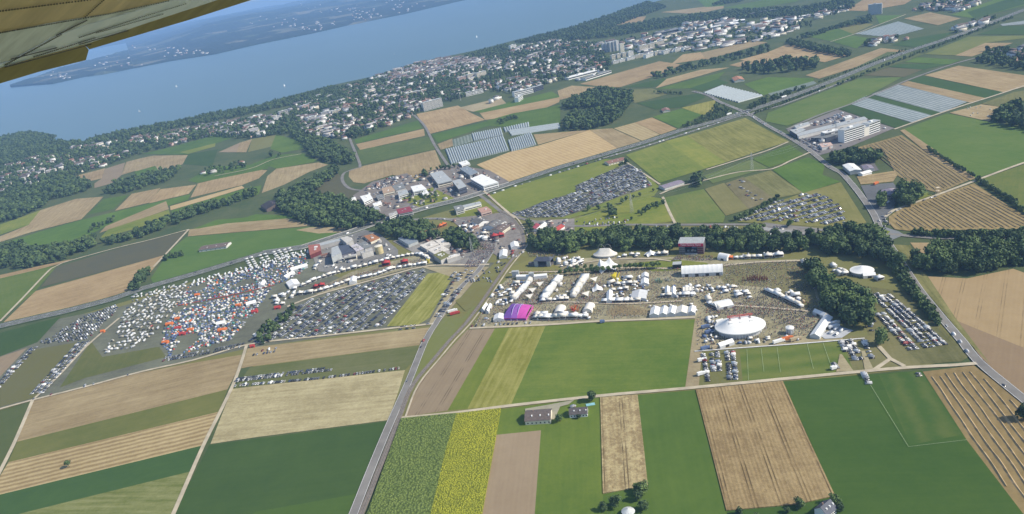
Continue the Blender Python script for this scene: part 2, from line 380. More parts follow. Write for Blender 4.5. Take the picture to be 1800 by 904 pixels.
F('green', (470,292),(493,272),(533,270),(560,284),(486,297)); F('green', (330,318),(373,293),(440,290),(490,270),(470,297),(348,322))
F('stubble', (333,404),(450,390),(520,387),(547,397),(483,403),(330,416))
F('green', (328,417),(480,404),(550,399),(595,408),(580,417),(520,436),(440,455),(270,500),(265,490),(300,440), c1=(0.04,0.095,0.025), c2=(0.065,0.125,0.035))
F('dirt', (520,405),(545,400),(605,400),(610,408),(560,411))
F('green', (430,383),(450,377),(512,379),(520,387),(340,403),(380,387)); F('stubble', (400,393),(512,384),(520,388),(340,404))
F('slate', (528,342),(545,330),(595,305),(605,322),(630,338),(612,350),(560,352))
F('olive', (540,352),(600,352),(640,372),(560,398),(548,398),(520,380))
# --- middle, towards the town
F('stubble', (614,300),(640,292),(765,264),(777,294),(730,316),(690,308),(640,323),(622,321),(613,311))
F('orchard', (629,264),(758,240),(766,262),(632,291)); F('stubble', (626,254),(745,227),(747,239),(633,264)); F('green', (623,246),(735,212),(742,226),(626,253))
F('stubble', (732,201),(805,186),(828,199),(853,211),(755,236)); F('stubble', (843,199),(985,171),(983,180),(930,203),(853,211)); F('green', (830,196),(970,161),(985,171),(845,199))
F('dirt', (806,190),(880,172),(890,182),(832,197)); F('green', (759,237),(855,214),(861,221),(769,251)); F('stubble', (769,254),(795,244),(797,257),(775,264))
F('green', (855,213),(900,200),(985,185),(985,218),(930,225),(861,222))
F('orchard', (795,246),(828,236),(832,249),(797,259), c1=(0.1,0.13,0.1), c2=(0.25,0.28,0.24))
F('golden', (838,290),(895,268),(945,257),(1036,229),(1086,262),(1040,277),(973,298),(893,322),(860,302), row=(( 838,290),(893,322)))
F('stubble', (938,237),(1035,229),(946,255)); F('stubble', (1036,229),(1076,226),(1128,249),(1086,262)); F('golden', (1079,226),(1116,216),(1160,237),(1129,248)); F('stubble', (1116,216),(1146,207),(1190,227),(1162,237))
F('green', (1147,206),(1199,191),(1234,202),(1192,226)); F('mown', (1198,190),(1258,176),(1255,195),(1236,203)); F('dark', (1119,182),(1232,164),(1240,172),(1198,189),(1152,193))
F('olive', (1099,159),(1146,156),(1175,166),(1116,182)); F('stubble', (980,160),(1005,151),(1055,154),(1045,160),(985,176))
F('stubble', (1019,148),(1106,123),(1159,108),(1199,114),(1156,133),(1089,154),(1059,153)); F('dark', (1096,154),(1166,138),(1182,144),(1146,154)); F('stubble', (1172,139),(1232,123),(1282,119),(1152,156))
F('green', (1152,157),(1275,126),(1262,139),(1212,156)); F('dark', (1212,156),(1262,139),(1282,146),(1235,160)); F('stubble', (1225,95),(1320,72),(1350,75),(1240,106)); F('stubble', (1200,96),(1232,92),(1240,104),(1180,113))
F('stubble', (1282,115),(1348,96),(1360,104),(1298,118)); F('green', (1308,148),(1350,136),(1430,138),(1430,143),(1350,166),(1341,168)); F('net', (1350,165),(1430,143),(1436,147),(1360,172), c1=(0.13,0.17,0.14), c2=(0.26,0.3,0.27))
F('meadow', (1100,273),(1170,250),(1240,297),(1160,322)); F('meadow', (1169,249),(1207,239),(1276,286),(1239,297)); F('mown', (1207,239),(1310,208),(1386,249),(1276,286), c1=(0.14,0.15,0.035), c2=(0.29,0.26,0.09))
F('green', (1322,280),(1388,255),(1416,274),(1352,295)); F('green', (1358,299),(1420,277),(1450,290),(1446,308),(1478,320),(1412,340)); F('green', (1237,310),(1321,281),(1351,296),(1253,323), c1=(0.06,0.11,0.04), c2=(0.1,0.14,0.06))
F('meadow', (1168,348),(1237,333),(1275,380),(1271,392),(1186,393), c1=(0.06,0.12,0.035), c2=(0.12,0.155,0.055)); F('olive', (1239,333),(1273,322),(1316,368),(1276,380), c1=(0.17,0.15,0.06), c2=(0.24,0.2,0.09))
F('camp', (1275,323),(1306,312),(1362,348),(1344,357),(1316,368), c1=(0.15,0.13,0.07), c2=(0.24,0.20,0.12)); F('mown', (1307,313),(1355,300),(1412,340),(1362,350), c1=(0.13,0.13,0.045), c2=(0.25,0.22,0.1))
F('meadow', (1412,340),(1478,321),(1523,392),(1487,402),(1296,391),(1362,357), c1=(0.15,0.145,0.045), c2=(0.25,0.215,0.09))
F('meadow', (858,345),(900,330),(1065,280),(1098,284),(1150,320),(1160,330),(1150,345),(1000,385),(915,383),(890,370), c1=(0.08,0.135,0.03), c2=(0.135,0.18,0.05)); F('meadow', (1010,385),(1140,346),(1165,350),(1182,390),(1010,410))
F('camp', (898,378),(955,355),(1012,338),(1012,327),(1063,305),(1103,288),(1127,300),(1147,328),(1080,350),(1035,368),(988,383),(930,384), c1=(0.1,0.1,0.06), c2=(0.17,0.15,0.1))
# --- upper right
F('green', (1350,199),(1509,139),(1586,136),(1499,183),(1476,191),(1383,222),(1345,214), c1=(0.05,0.105,0.025), c2=(0.1,0.145,0.05)); F('paved', (1383,229),(1473,193),(1572,226),(1493,259),(1436,275), c1=(0.16,0.15,0.15), c2=(0.27,0.26,0.25))
F('dark', (1473,191),(1496,184),(1599,217),(1576,226)); F('net', (1494,183),(1523,169),(1645,201),(1602,216)); F('dark', (1519,171),(1532,167),(1655,199),(1640,204)); F('net', (1533,166),(1579,149),(1702,179),(1655,199))
F('stubble', (1582,149),(1596,143),(1732,173),(1705,181)); F('dark', (1596,143),(1622,134),(1765,163),(1732,173)); F('stubble', (1625,133),(1685,116),(1800,133),(1870,145),(1870,148),(1798,154),(1765,163))
F('slate', (1519,133),(1562,119),(1622,123),(1589,136)); F('dark', (1562,118),(1582,113),(1669,113),(1622,123)); F('green', (1589,110),(1612,101),(1689,106),(1669,114)); F('meadow', (1625,96),(1702,65),(1870,62),(1800,68),(1732,76),(1679,98), c1=(0.07,0.11,0.035), c2=(0.12,0.15,0.06))
F('stubble', (1679,98),(1732,76),(1781,76),(1708,100)); F('dark', (1718,61),(1765,46),(1870,46),(1870,62)); F('net', (1758,43),(1800,37),(1870,34),(1870,38),(1762,46)); F('stubble', (1669,199),(1725,184),(1775,191),(1738,214)); F('olive', (1725,183),(1781,163),(1870,150),(1870,190),(1775,191))
F('green', (1582,230),(1665,200),(1740,215),(1870,235),(1870,272),(1800,286),(1715,315),(1690,300),(1630,262),(1605,245), c1=(0.045,0.1,0.022), c2=(0.08,0.13,0.04)); F('stubble', (1582,230),(1590,228),(1640,262),(1715,314),(1705,318),(1640,278))
F('striped', (1500,262),(1585,238),(1640,278),(1703,318),(1650,340),(1612,330),(1575,308),(1555,268),(1540,262), row=((1585,238),(1703,318)), c1=(0.22,0.15,0.075), c2=(0.34,0.235,0.12)); F('wheat', (1506,311),(1573,301),(1577,309),(1570,320),(1513,325))
F('striped', (1562,382),(1582,368),(1650,344),(1712,323),(1800,380),(1870,420),(1800,403),(1601,407),(1573,404),(1563,393), row=((1650,344),(1740,401)), c1=(0.20,0.145,0.07), c2=(0.33,0.235,0.12))
F('meadow', (1722,317),(1800,290),(1870,266),(1870,420),(1800,375), c1=(0.06,0.11,0.03), c2=(0.12,0.15,0.05)); F('paved', (1513,327),(1570,322),(1580,335),(1570,372),(1548,395),(1535,370))
F('paved', (1490,292),(1535,285),(1545,300),(1510,308),(1500,305)); F('meadow', (1575,345),(1612,333),(1640,343),(1580,366))
F('stubble', (1416,133),(1549,85),(1596,90),(1440,139)); F('stubble', (1300,106),(1350,92),(1387,77),(1440,88),(1493,97),(1450,110),(1420,105),(1350,113)); F('green', (1420,65),(1473,50),(1503,60),(1460,73)); F('green', (1460,73),(1499,63),(1529,68),(1506,86))
F('olive', (1473,50),(1506,40),(1536,43),(1499,60)); F('green', (1539,28),(1589,27),(1546,43)); F('net', (1503,60),(1579,38),(1625,51),(1566,66)); F('stubble', (1589,33),(1635,22),(1689,33),(1649,45)); F('dark', (1569,80),(1592,70),(1679,56),(1622,85)); F('stubble', (1486,19),(1530,-8),(1620,-10),(1590,8),(1520,20))
F('green', (1672,27),(1748,0),(1840,-20),(1840,0),(1712,33)); F('dark', (1700,22),(1800,-10),(1840,-8),(1800,8),(1712,33)); F('stubble', (1066,46),(1086,33),(1136,29),(1130,38),(1090,44)); F('stubble', (1161,22),(1272,8),(1272,15),(1225,25)); F('green', (1178,32),(1228,22),(1233,29),(1186,37))
F('green', (1226,0),(1289,-4),(1271,11),(1240,13)); F('green', (1272,14),(1344,0),(1420,-12),(1399,4),(1314,17)); F('green', (1560,92),(1600,92),(1625,96),(1590,108),(1440,160),(1440,150), c1=(0.05,0.085,0.04), c2=(0.08,0.11,0.05))
# --- yards around buildings
F('yard', (545,440),(600,412),(640,404),(668,412),(700,440),(700,452),(600,480),(560,478)); F('yard', (690,425),(760,405),(800,440),(870,440),(850,470),(790,468),(740,452)); F('paved', (620,345),(655,320),(715,305),(735,320),(760,300),(800,290),(860,300),(895,320),(860,338),(800,352),(760,362),(690,384),(640,365), c1=(0.17,0.16,0.15), c2=(0.27,0.25,0.23))
F('meadow', (700,350),(760,330),(800,350),(740,366)); F('meadow', (790,375),(850,348),(880,370),(850,382),(810,384)); F('yard', (790,385),(880,375),(920,400),(925,440),(880,455),(850,435)); F('trampled', (545,515),(620,478),(740,447),(765,462),(700,478),(560,518)); F('yard', (925,390),(1010,385),(1010,410),(940,412))
F('meadow', (755,596),(780,560),(812,560),(826,545),(884,478),(893,470),(790,597),(740,655),(722,680), c1=(0.1,0.13,0.04), c2=(0.19,0.18,0.08)); F('mown', (680,575),(752,482),(770,480),(800,480),(755,560),(735,572), row=((700,570),(775,482)), streak=1.1); F('dirt', (740,470),(860,470),(830,500),(770,570),(752,572),(800,490))
F('olive', (800,530),(835,508),(868,500),(846,532),(818,548)); F('dirt', (923,720),(990,708),(1010,704),(1000,712),(985,716),(975,738),(962,740),(924,726), c1=(0.3,0.25,0.2), c2=(0.42,0.36,0.29))
F('paved', (1440,590),(1476,575),(1500,582),(1480,595),(1450,597), c1=(0.35,0.36,0.38), c2=(0.5,0.5,0.52)); F('dirt', (1470,655),(1476,624),(1480,624),(1500,653)); F('dirt', (1520,651),(1514,618),(1520,618),(1536,651))
F('paved', (1540,420),(1536,408),(1555,400),(1580,408),(1590,414),(1570,422),(1560,432), c1=(0.2,0.2,0.2), c2=(0.27,0.27,0.27)); F('meadow', (1548,409),(1556,405),(1565,408),(1560,413),(1550,413)); F('yard', (1322,402),(1345,392),(1440,405),(1430,415),(1330,415))
_z = 0.2
for kind, pts, h, row, kw in FD:
    poly = GS(pts); n = len(poly)
    if row: a, b = G(*row[0]), G(*row[1])
    else:
        k = max(range(n), key=lambda i: math.dist(poly[i], poly[(i + 1) % n])); a, b = poly[k], poly[(k + 1) % n]
    L = math.dist(a, b); perp = (-(b[1] - a[1]) / L, (b[0] - a[0]) / L)
    par = dict(KIND[kind]); par.update(kw)
    tw = 1 + random.uniform(-0.09, 0.09); hue = random.uniform(-0.04, 0.04)
    for c in ('c1', 'c2'): par[c] = tuple(max(0.0, x * tw * (1 + s * hue)) for x, s in zip(par[c], (1, -0.3, -1)))
    for c in ('c1', 'c2'):
        r_, g_, b_ = par[c]
        if g_ > r_ * 1.08 and g_ > b_ * 1.4 and kind not in ('maize', 'sunflower'): par[c] = (r_ * 1.5 + .012, g_ * 1.22 + .014, b_ * 0.95 + .005)
        elif r_ > g_ > b_ and kind not in ('yard', 'paved'): par[c] = (r_ * .97, g_ * 1.06, b_ * 0.97)
    _z += 0.003
    sheet(FIELD_NAME[kind], poly, _z, field_mat('field_' + kind, perp=perp, **par), height=h)
    X = [p[0] for p in poly]; Y = [p[1] for p in poly]
    FIELDS.append((poly, _z + h, (min(X), max(X), min(Y), max(Y))))
ROAD_Z = _z + 0.03

# ------------------------------------------------------------------ roads, railway, paths
def offset_line(pts, off):
    out = []; n = len(pts)
    for i in range(n):
        a = Vector(pts[max(0, i - 1)]); b = Vector(pts[min(n - 1, i + 1)]); d = (b - a).normalized()
        out.append((pts[i][0] - d.y * off, pts[i][1] + d.x * off))
    return out
def smooth_line(pts, step=25.0):
    """Catmull-Rom through ground points"""
    P = [Vector(pts[0]) * 2 - Vector(pts[1])] + [Vector(p) for p in pts] + [Vector(pts[-1]) * 2 - Vector(pts[-2])]
    out = []
    for i in range(1, len(P) - 2):
        p0, p1, p2, p3 = P[i - 1:i + 3]; n = max(1, int((p2 - p1).length / step))
        for k in range(n):
            t = k / n
            q = 0.5 * ((2 * p1) + (p2 - p0) * t + (2 * p0 - 5 * p1 + 4 * p2 - p3) * t * t + (3 * p1 - p0 - 3 * p2 + p3) * t ** 3)
            out.append((q.x, q.y))
    out.append(tuple(P[-2])); return out
def ribbon(name, line, width, mat, z, parent=None):
    a = offset_line(line, width / 2); b = offset_line(line, -width / 2); n = len(line)
    v = [(p[0], p[1], z) for p in a] + [(p[0], p[1], z) for p in b]
    f = [(n + i, n + i + 1, i + 1, i) for i in range(n - 1)]
    o = mesh_obj(name, v, f, mat, parent)
    if parent is None: o['kind'] = 'structure'
    return o
def wall_strip(mb, line, h, w, z):
    a = offset_line(line, w / 2); b = offset_line(line, -w / 2); n = len(line)
    v = [(p[0], p[1], z) for p in a] + [(p[0], p[1], z) for p in b] + [(p[0], p[1], z + h) for p in a] + [(p[0], p[1], z + h) for p in b]
    f = []
    for i in range(n - 1):
        f += [(i + 1, i, 2 * n + i, 2 * n + i + 1), (n + i, n + i + 1, 3 * n + i + 1, 3 * n + i), (3 * n + i, 3 * n + i + 1, 2 * n + i + 1, 2 * n + i)]
    mb.add(v, f)
asphalt = plain('asphalt', (0.13, 0.13, 0.13), 0.9, vary=0.2, scale=0.05)
asph_l = plain('asphalt_worn', (0.205, 0.195, 0.18), 0.9, vary=0.2, scale=0.05)
gravel = plain('gravel', (0.46, 0.40, 0.29), 0.95, vary=0.2, scale=0.08)
ballast = plain('rail_ballast', (0.20, 0.17, 0.14), 0.95, vary=0.25, scale=0.4)
railm = plain('rail_steel', (0.42, 0.40, 0.37), 0.45, 0.8)
paint = plain('road_paint', (0.72, 0.72, 0.70), 0.7)
verge = field_mat('verge', (0.045, 0.08, 0.03), (0.10, 0.12, 0.05), (0.8, 0.6), mottle=0.6, speck=0.2)
concrete = plain('concrete', (0.42, 0.41, 0.39), 0.9, vary=0.15, scale=0.1)

MWAY = [(-260, 640), (-120, 605), (0, 574), (56, 561), (119, 547), (199, 526), (253, 507), (346, 481), (462, 446), (530, 436), (609, 411), (682, 386), (749, 366), (815, 350), (900, 323),
        (980, 296), (1059, 273), (1132, 251), (1199, 229), (1248, 216), (1298, 201), (1350, 184), (1450, 148), (1536, 113), (1596, 91), (1682, 63), (1748, 38), (1800, 18), (1890, -14)]
mw = smooth_line(GS(MWAY), 60)
ribbon('motorway_verge', mw, 27, verge, ROAD_Z)
for off in (-5.4, 5.4):
    c = offset_line(mw, off); ribbon('motorway', c, 8.2, asphalt, ROAD_Z + 0.01)
    ribbon('lane_marking', offset_line(c, 3.7), 0.3, paint, ROAD_Z + 0.02); ribbon('lane_marking', offset_line(c, -3.7), 0.3, paint, ROAD_Z + 0.02)
    dash = MB(); cc = smooth_line(c, 6.0)
    for i in range(0, len(cc) - 2, 3):
        a, b = Vector(cc[i]), Vector(cc[i + 1]); d = (b - a); d = Vector((-d.y, d.x)).normalized() * 0.2
        dash.add([(a.x - d.x, a.y - d.y, ROAD_Z + 0.02), (b.x - d.x, b.y - d.y, ROAD_Z + 0.02), (b.x + d.x, b.y + d.y, ROAD_Z + 0.02), (a.x + d.x, a.y + d.y, ROAD_Z + 0.02)], [(0, 3, 2, 1)])
    dash.build('lane_dashes', paint)['kind'] = 'structure'
ribbon('motorway_median', mw, 1.6, verge, ROAD_Z + 0.012)
for off, lab in ((10.6, 'concrete parapet along the motorway on the lake side'), (-10.6, 'concrete parapet along the motorway on the festival side')):
    seg = [p for p in offset_line(mw, off) if -420 < p[0] < 60 and p[1] < 1600]
    mb = MB(); wall_strip(mb, seg, 1.1, 0.6, ROAD_Z); tag(mb.build('parapet_wall', concrete), lab, 'wall')

ROADS = [  # name, width, material, points
 ('main_road', 8.0, asph_l, [(590, 985), (625, 896), (655, 820), (685, 748), (719, 671), (748, 600), (766, 570), (793, 528), (817, 499), (838, 480), (858, 453), (868, 432), (866, 418), (856, 405), (827, 393), (770, 385), (715, 388)]),
 ('main_road', 8.5, asph_l, [(1218, 161), (1245, 168), (1266, 180), (1298, 193), (1318, 202), (1350, 222), (1383, 240), (1420, 263), (1460, 295), (1478, 304), (1497, 324), (1516, 348), (1536, 378), (1549, 408), (1562, 429), (1582, 459), (1615, 509), (1655, 559), (1692, 602), (1720, 637), (1797, 701), (1880, 768)]),
 ('road', 7.0, asph_l, [(880, 372), (930, 388), (1010, 398), (1100, 396), (1190, 396), (1330, 396), (1420, 402), (1490, 412), (1548, 412)]),
 ('road', 7.0, asph_l, [(1562, 412), (1600, 416), (1640, 419), (1700, 420), (1772, 419), (1880, 413)]),
 ('slip_road', 6.0, asph_l, [(1060, 279), (1130, 259), (1200, 237), (1262, 217), (1300, 205), (1318, 203)]),
 ('slip_road', 6.0, asph_l, [(1318, 203), (1335, 195), (1370, 187), (1440, 161), (1500, 138)]),
 ('road', 6.5, asph_l, [(720, 196), (745, 220), (765, 257), (792, 297), (820, 330), (845, 345), (880, 372), (905, 390)]),
 ('road', 6.5, asph_l, [(608, 226), (618, 252), (633, 290), (628, 296), (606, 304), (602, 318), (615, 332), (640, 336)]),
 ('road', 6.0, asph_l, [(690, 384), (700, 374), (720, 360), (757, 345), (765, 325), (745, 310)]),
 ('road', 6.0, asph_l, [(1383, 228), (1440, 203), (1500, 182), (1560, 157), (1600, 140), (1680, 112), (1760, 92)]),
 ('farm_track', 4.5, gravel, [(1572, 228), (1640, 204), (1700, 184), (1760, 165), (1870, 128)]),
 ('farm_track', 4.5, gravel, [(1556, 382), (1570, 371), (1600, 360), (1646, 344), (1708, 321), (1800, 287), (1880, 262)]),
 ('farm_track', 4.5, gravel, [(706, 736), (800, 727), (900, 714), (1055, 697), (1204, 684), (1350, 670), (1518, 654), (1600, 647), (1680, 643), (1717, 640)]),
 ('farm_track', 4.0, gravel, [(434, 607), (424, 640), (409, 680), (385, 730), (358, 784), (309, 896), (270, 985)]),
 ('farm_track', 4.0, gravel, [(58, 704), (30, 770), (8, 815), (-20, 870), (-60, 950)]),
 ('farm_track', 4.0, gravel, [(0, 720), (58, 704), (150, 681), (250, 654), (340, 634), (434, 607), (510, 597), (560, 592), (680, 579), (762, 570)]),
 ('farm_track', 3.5, gravel, [(159, 602), (100, 665), (60, 702)]), ('farm_track', 3.5, gravel, [(210, 560), (150, 612), (75, 690)]),
 ('farm_track', 4.0, gravel, [(0, 566), (40, 525), (90, 473), (110, 463), (199, 438), (265, 422), (332, 404)]),
 ('farm_track', 4.0, gravel, [(332, 404), (292, 447), (270, 470)]),
 ('farm_track', 4.0, gravel, [(826, 578), (960, 572), (1050, 566), (1150, 562), (1222, 559)]),
 ('farm_track', 4.5, gravel, [(505, 540), (560, 519), (640, 497), (700, 481), (755, 468), (860, 466)]),
 ('farm_track', 4.0, gravel, [(1160, 342), (1190, 330), (1237, 318), (1300, 303), (1357, 298), (1386, 285), (1425, 268)]),
 ('farm_track', 4.0, gravel, [(1242, 299), (1300, 281), (1350, 265), (1386, 250)]),
 ('farm_track', 3.5, gravel, [(1098, 284), (1130, 305), (1160, 325)]), ('farm_track', 4.0, gravel, [(1165, 347), (1176, 372), (1187, 394)]),
 ('farm_track', 3.5, gravel, [(895, 480), (990, 478), (1100, 472), (1190, 473), (1250, 470), (1330, 462), (1420, 459)]),
 ('farm_track', 4.0, gravel, [(1536, 652), (1565, 632), (1545, 610)]), ('farm_track', 4.0, gravel, [(1565, 632), (1590, 645)]),
 ('farm_track', 3.0, gravel, [(1000, 468), (1060, 458), (1150, 456), (1180, 460)]), ('farm_track', 4.0, gravel, [(1460, 74), (1503, 60), (1545, 44), (1592, 26)]),
 ('farm_track', 3.5, gravel, [(377, 310), (440, 297), (480, 281), (530, 271)]), ('farm_track', 4.0, gravel, [(850, 336), (880, 363), (905, 384)]),
 ('farm_track', 3.5, gravel, [(1240, 533), (1290, 538), (1350, 542), (1420, 548)]), ('farm_track', 3.5, gravel, [(930, 533), (1000, 532), (1100, 535), (1200, 530)]),
]
RD = {}
for i, (nm, w, mt, pts) in enumerate(ROADS):
    ln = smooth_line(GS(pts), 15); RD[i] = ln
    o = ribbon(nm, ln, w, mt, ROAD_Z + 0.03 + i * 0.002)
    if nm in ('main_road', 'slip_road'):
        for s in (-1, 1): ribbon('edge_line', offset_line(ln, s * (w / 2 - 0.4)), 0.3, paint, ROAD_Z + 0.12)
# railway beside the road
RAIL = [(600, 985), (638, 899), (665, 830), (700, 741), (719, 691), (736, 664), (760, 636), (792, 598), (817, 572), (845, 535), (871, 497), (890, 470), (912, 443), (921, 429), (919, 412), (911, 398), (900, 384), (880, 372)]
rl = smooth_line(GS(RAIL), 12)
ribbon('railway_bed', rl, 5.0, ballast, ROAD_Z + 0.14)
for s in (-0.75, 0.75):
    mb = MB(); wall_strip(mb, offset_line(rl, s), 0.18, 0.22, ROAD_Z + 0.14); mb.build('rail', railm)['kind'] = 'structure'
ribbon('track_side_path', offset_line(rl, -6.0), 2.0, gravel, ROAD_Z + 0.145)
FIELDS.append((offset_line(mw, 13) + offset_line(mw, -13)[::-1], ROAD_Z + 0.01, (-1e5, 1e5, -1e5, 1e5)))
# white lines marked on the grass
for pts in ([(1530, 678), (1597, 787), (1699, 775)], [(1366, 612), (1372, 656)], [(1338, 614), (1343, 655)], [(1446, 602), (1462, 648)], [(1313, 616), (1316, 670)], [(1419, 606), (1430, 650)]):
    for seg in zip(pts, pts[1:]): ribbon('field_line', GS(seg), 0.26, plain('line_chalk', (0.30, 0.38, 0.22)), ROAD_Z + 0.15)
ribbon('boundary_strip', smooth_line(GS([(1221, 619), (1300, 613), (1400, 606), (1520, 596)]), 10), 1.6, plain('pale_strip', (0.62, 0.62, 0.6)), ROAD_Z + 0.15)
ribbon('red_barrier_track', smooth_line(GS([(313, 538), (400, 521), (483, 502)]), 10), 2.5, plain('red_mat', (0.36, 0.09, 0.07)), ROAD_Z + 0.15)

# ------------------------------------------------------------------ small repeated things: shapes
class Proto:
    def __init__(s, v, f, m, mats):
        tri = []; mi = []
        for q, k in zip(f, m):
            for i in range(1, len(q) - 1): tri.append((q[0], q[i], q[i + 1])); mi.append(k)
        s.v = np.array(v, np.float32).reshape(-1, 3); s.t = np.array(tri, np.int32).reshape(-1, 3); s.mi = np.array(mi, np.int32); s.mats = mats; s.mesh = None
    def get_mesh(s, name):
        if s.mesh is None: s.mesh = np_mesh(name, s.v, s.t, s.mi, s.mats)
        return s.mesh
def P_of(mb, mats): return Proto(mb.v, mb.f, mb.m, mats)
def np_mesh(name, v, t, mi, mats):
    me = bpy.data.meshes.new(name); nv, nt_ = len(v), len(t)
    me.vertices.add(nv); me.vertices.foreach_set('co', np.ascontiguousarray(v, np.float32).ravel())
    me.loops.add(nt_ * 3); me.loops.foreach_set('vertex_index', np.ascontiguousarray(t, np.int32).ravel())
    me.polygons.add(nt_); me.polygons.foreach_set('loop_start', np.arange(0, nt_ * 3, 3, dtype=np.int32))
    try: me.polygons.foreach_set('loop_total', np.full(nt_, 3, np.int32))
    except Exception: pass
    for m in mats: me.materials.append(m)
    me.polygons.foreach_set('material_index', np.ascontiguousarray(mi, np.int32))
    me.update(); me.validate(); return me
def join_stuff(name, items, label=None, cat=None):
    """items: (proto, x, y, z, rz, sxy, sz) -> one mesh that nobody could count"""
    if not items: return None
    mats = []; V = []; T = []; M = []; k = 0
    groups = {}
    for it in items: groups.setdefault(id(it[0]), (it[0], []))[1].append(it[1:])
    for p, lst in groups.values():
        a = np.array(lst, np.float64); n = len(a); c, s = np.cos(a[:, 3]), np.sin(a[:, 3])
        x = p.v[:, 0][None] * a[:, 4:5]; y = p.v[:, 1][None] * a[:, 4:5]; z = p.v[:, 2][None] * a[:, 5:6]
        X = x * c[:, None] - y * s[:, None] + a[:, 0:1]; Y = x * s[:, None] + y * c[:, None] + a[:, 1:2]; Z = z + a[:, 2:3]
        V.append(np.stack([X, Y, Z], -1).reshape(-1, 3))
        T.append((p.t[None] + (np.arange(n) * len(p.v))[:, None, None] + k).reshape(-1, 3)); k += n * len(p.v)
        mp = []
        for m in p.mats:
            if m not in mats: mats.append(m)
            mp.append(mats.index(m))
        M.append(np.tile(np.array(mp, np.int32)[p.mi], n))
    o = link(name, np_mesh(name, np.concatenate(V), np.concatenate(T), np.concatenate(M), mats))
    return tag(o, label, cat, kind='stuff')
def project(x, y, z):
    d = np.stack([np.asarray(x, float), np.asarray(y, float), np.asarray(z, float) - CAM_H], -1)
    zc = d @ np.array(Fv); return W / 2 + FPX * (d @ np.array(Rv)) / zc, HGT / 2 - FPX * (d @ np.array(Uv)) / zc, zc

# --- materials for them
def leaf_mat(name, a, b):
    a = tuple(x * 1.15 for x in a); b = tuple(x * 1.15 for x in b)
    m, t, bs = new_mat(name); pos = N(t, 'ShaderNodeNewGeometry').outputs['Position']
    f = ramp_n(t, math_n(t, 'MULTIPLY_ADD', noise_n(t, pos, 0.07, 2.0), 0.6, math_n(t, 'MULTIPLY', noise_n(t, pos, 0.8, 2.0), 0.4)), 0.35, 0.65)
    t.links.new(mix_c(t, f, c4(a), c4(b)), bs.inputs['Base Color']); bs.inputs['Roughness'].default_value = 0.75; return m
LEAF = [leaf_mat('foliage_deep', (0.032, 0.058, 0.026), (0.07, 0.108, 0.044)), leaf_mat('foliage_mid', (0.046, 0.080, 0.030), (0.095, 0.138, 0.052)), leaf_mat('foliage_light', (0.065, 0.108, 0.034), (0.125, 0.175, 0.06)), leaf_mat('foliage_conifer', (0.022, 0.044, 0.024), (0.042, 0.07, 0.034))]
bark = plain('bark', (0.10, 0.075, 0.05))
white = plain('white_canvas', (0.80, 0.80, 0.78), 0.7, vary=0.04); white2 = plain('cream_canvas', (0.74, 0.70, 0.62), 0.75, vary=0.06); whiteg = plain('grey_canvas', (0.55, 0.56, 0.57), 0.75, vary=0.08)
dark_in = plain('dark_interior', (0.05, 0.045, 0.045)); glass = plain('dark_glass', (0.03, 0.035, 0.045), 0.15, spec=0.6); tyre = plain('black_rubber', (0.02, 0.02, 0.02))
PAINT = {n: plain(n + '_paint', c, 0.35, spec=0.5, vary=0.05) for n, c in dict(white=(0.75, 0.75, 0.74), silver=(0.42, 0.43, 0.45), grey=(0.16, 0.165, 0.175), black=(0.03, 0.03, 0.035), blue=(0.05, 0.075, 0.15), red=(0.24, 0.04, 0.035), beige=(0.45, 0.41, 0.33), yellow=(0.6, 0.48, 0.05)).items()}
FAB = {n: plain(n + '_fabric', c, 0.8, vary=0.1) for n, c in dict(blue=(0.11, 0.16, 0.29), navy=(0.05, 0.07, 0.14), green=(0.08, 0.13, 0.09), grey=(0.27, 0.28, 0.30), pale=(0.62, 0.64, 0.66), orange=(0.62, 0.17, 0.05), red=(0.42, 0.05, 0.05), tan=(0.42, 0.34, 0.22), teal=(0.06, 0.28, 0.26), yellow=(0.66, 0.55, 0.04), purple=(0.16, 0.07, 0.32), pink=(0.52, 0.08, 0.36)).items()}
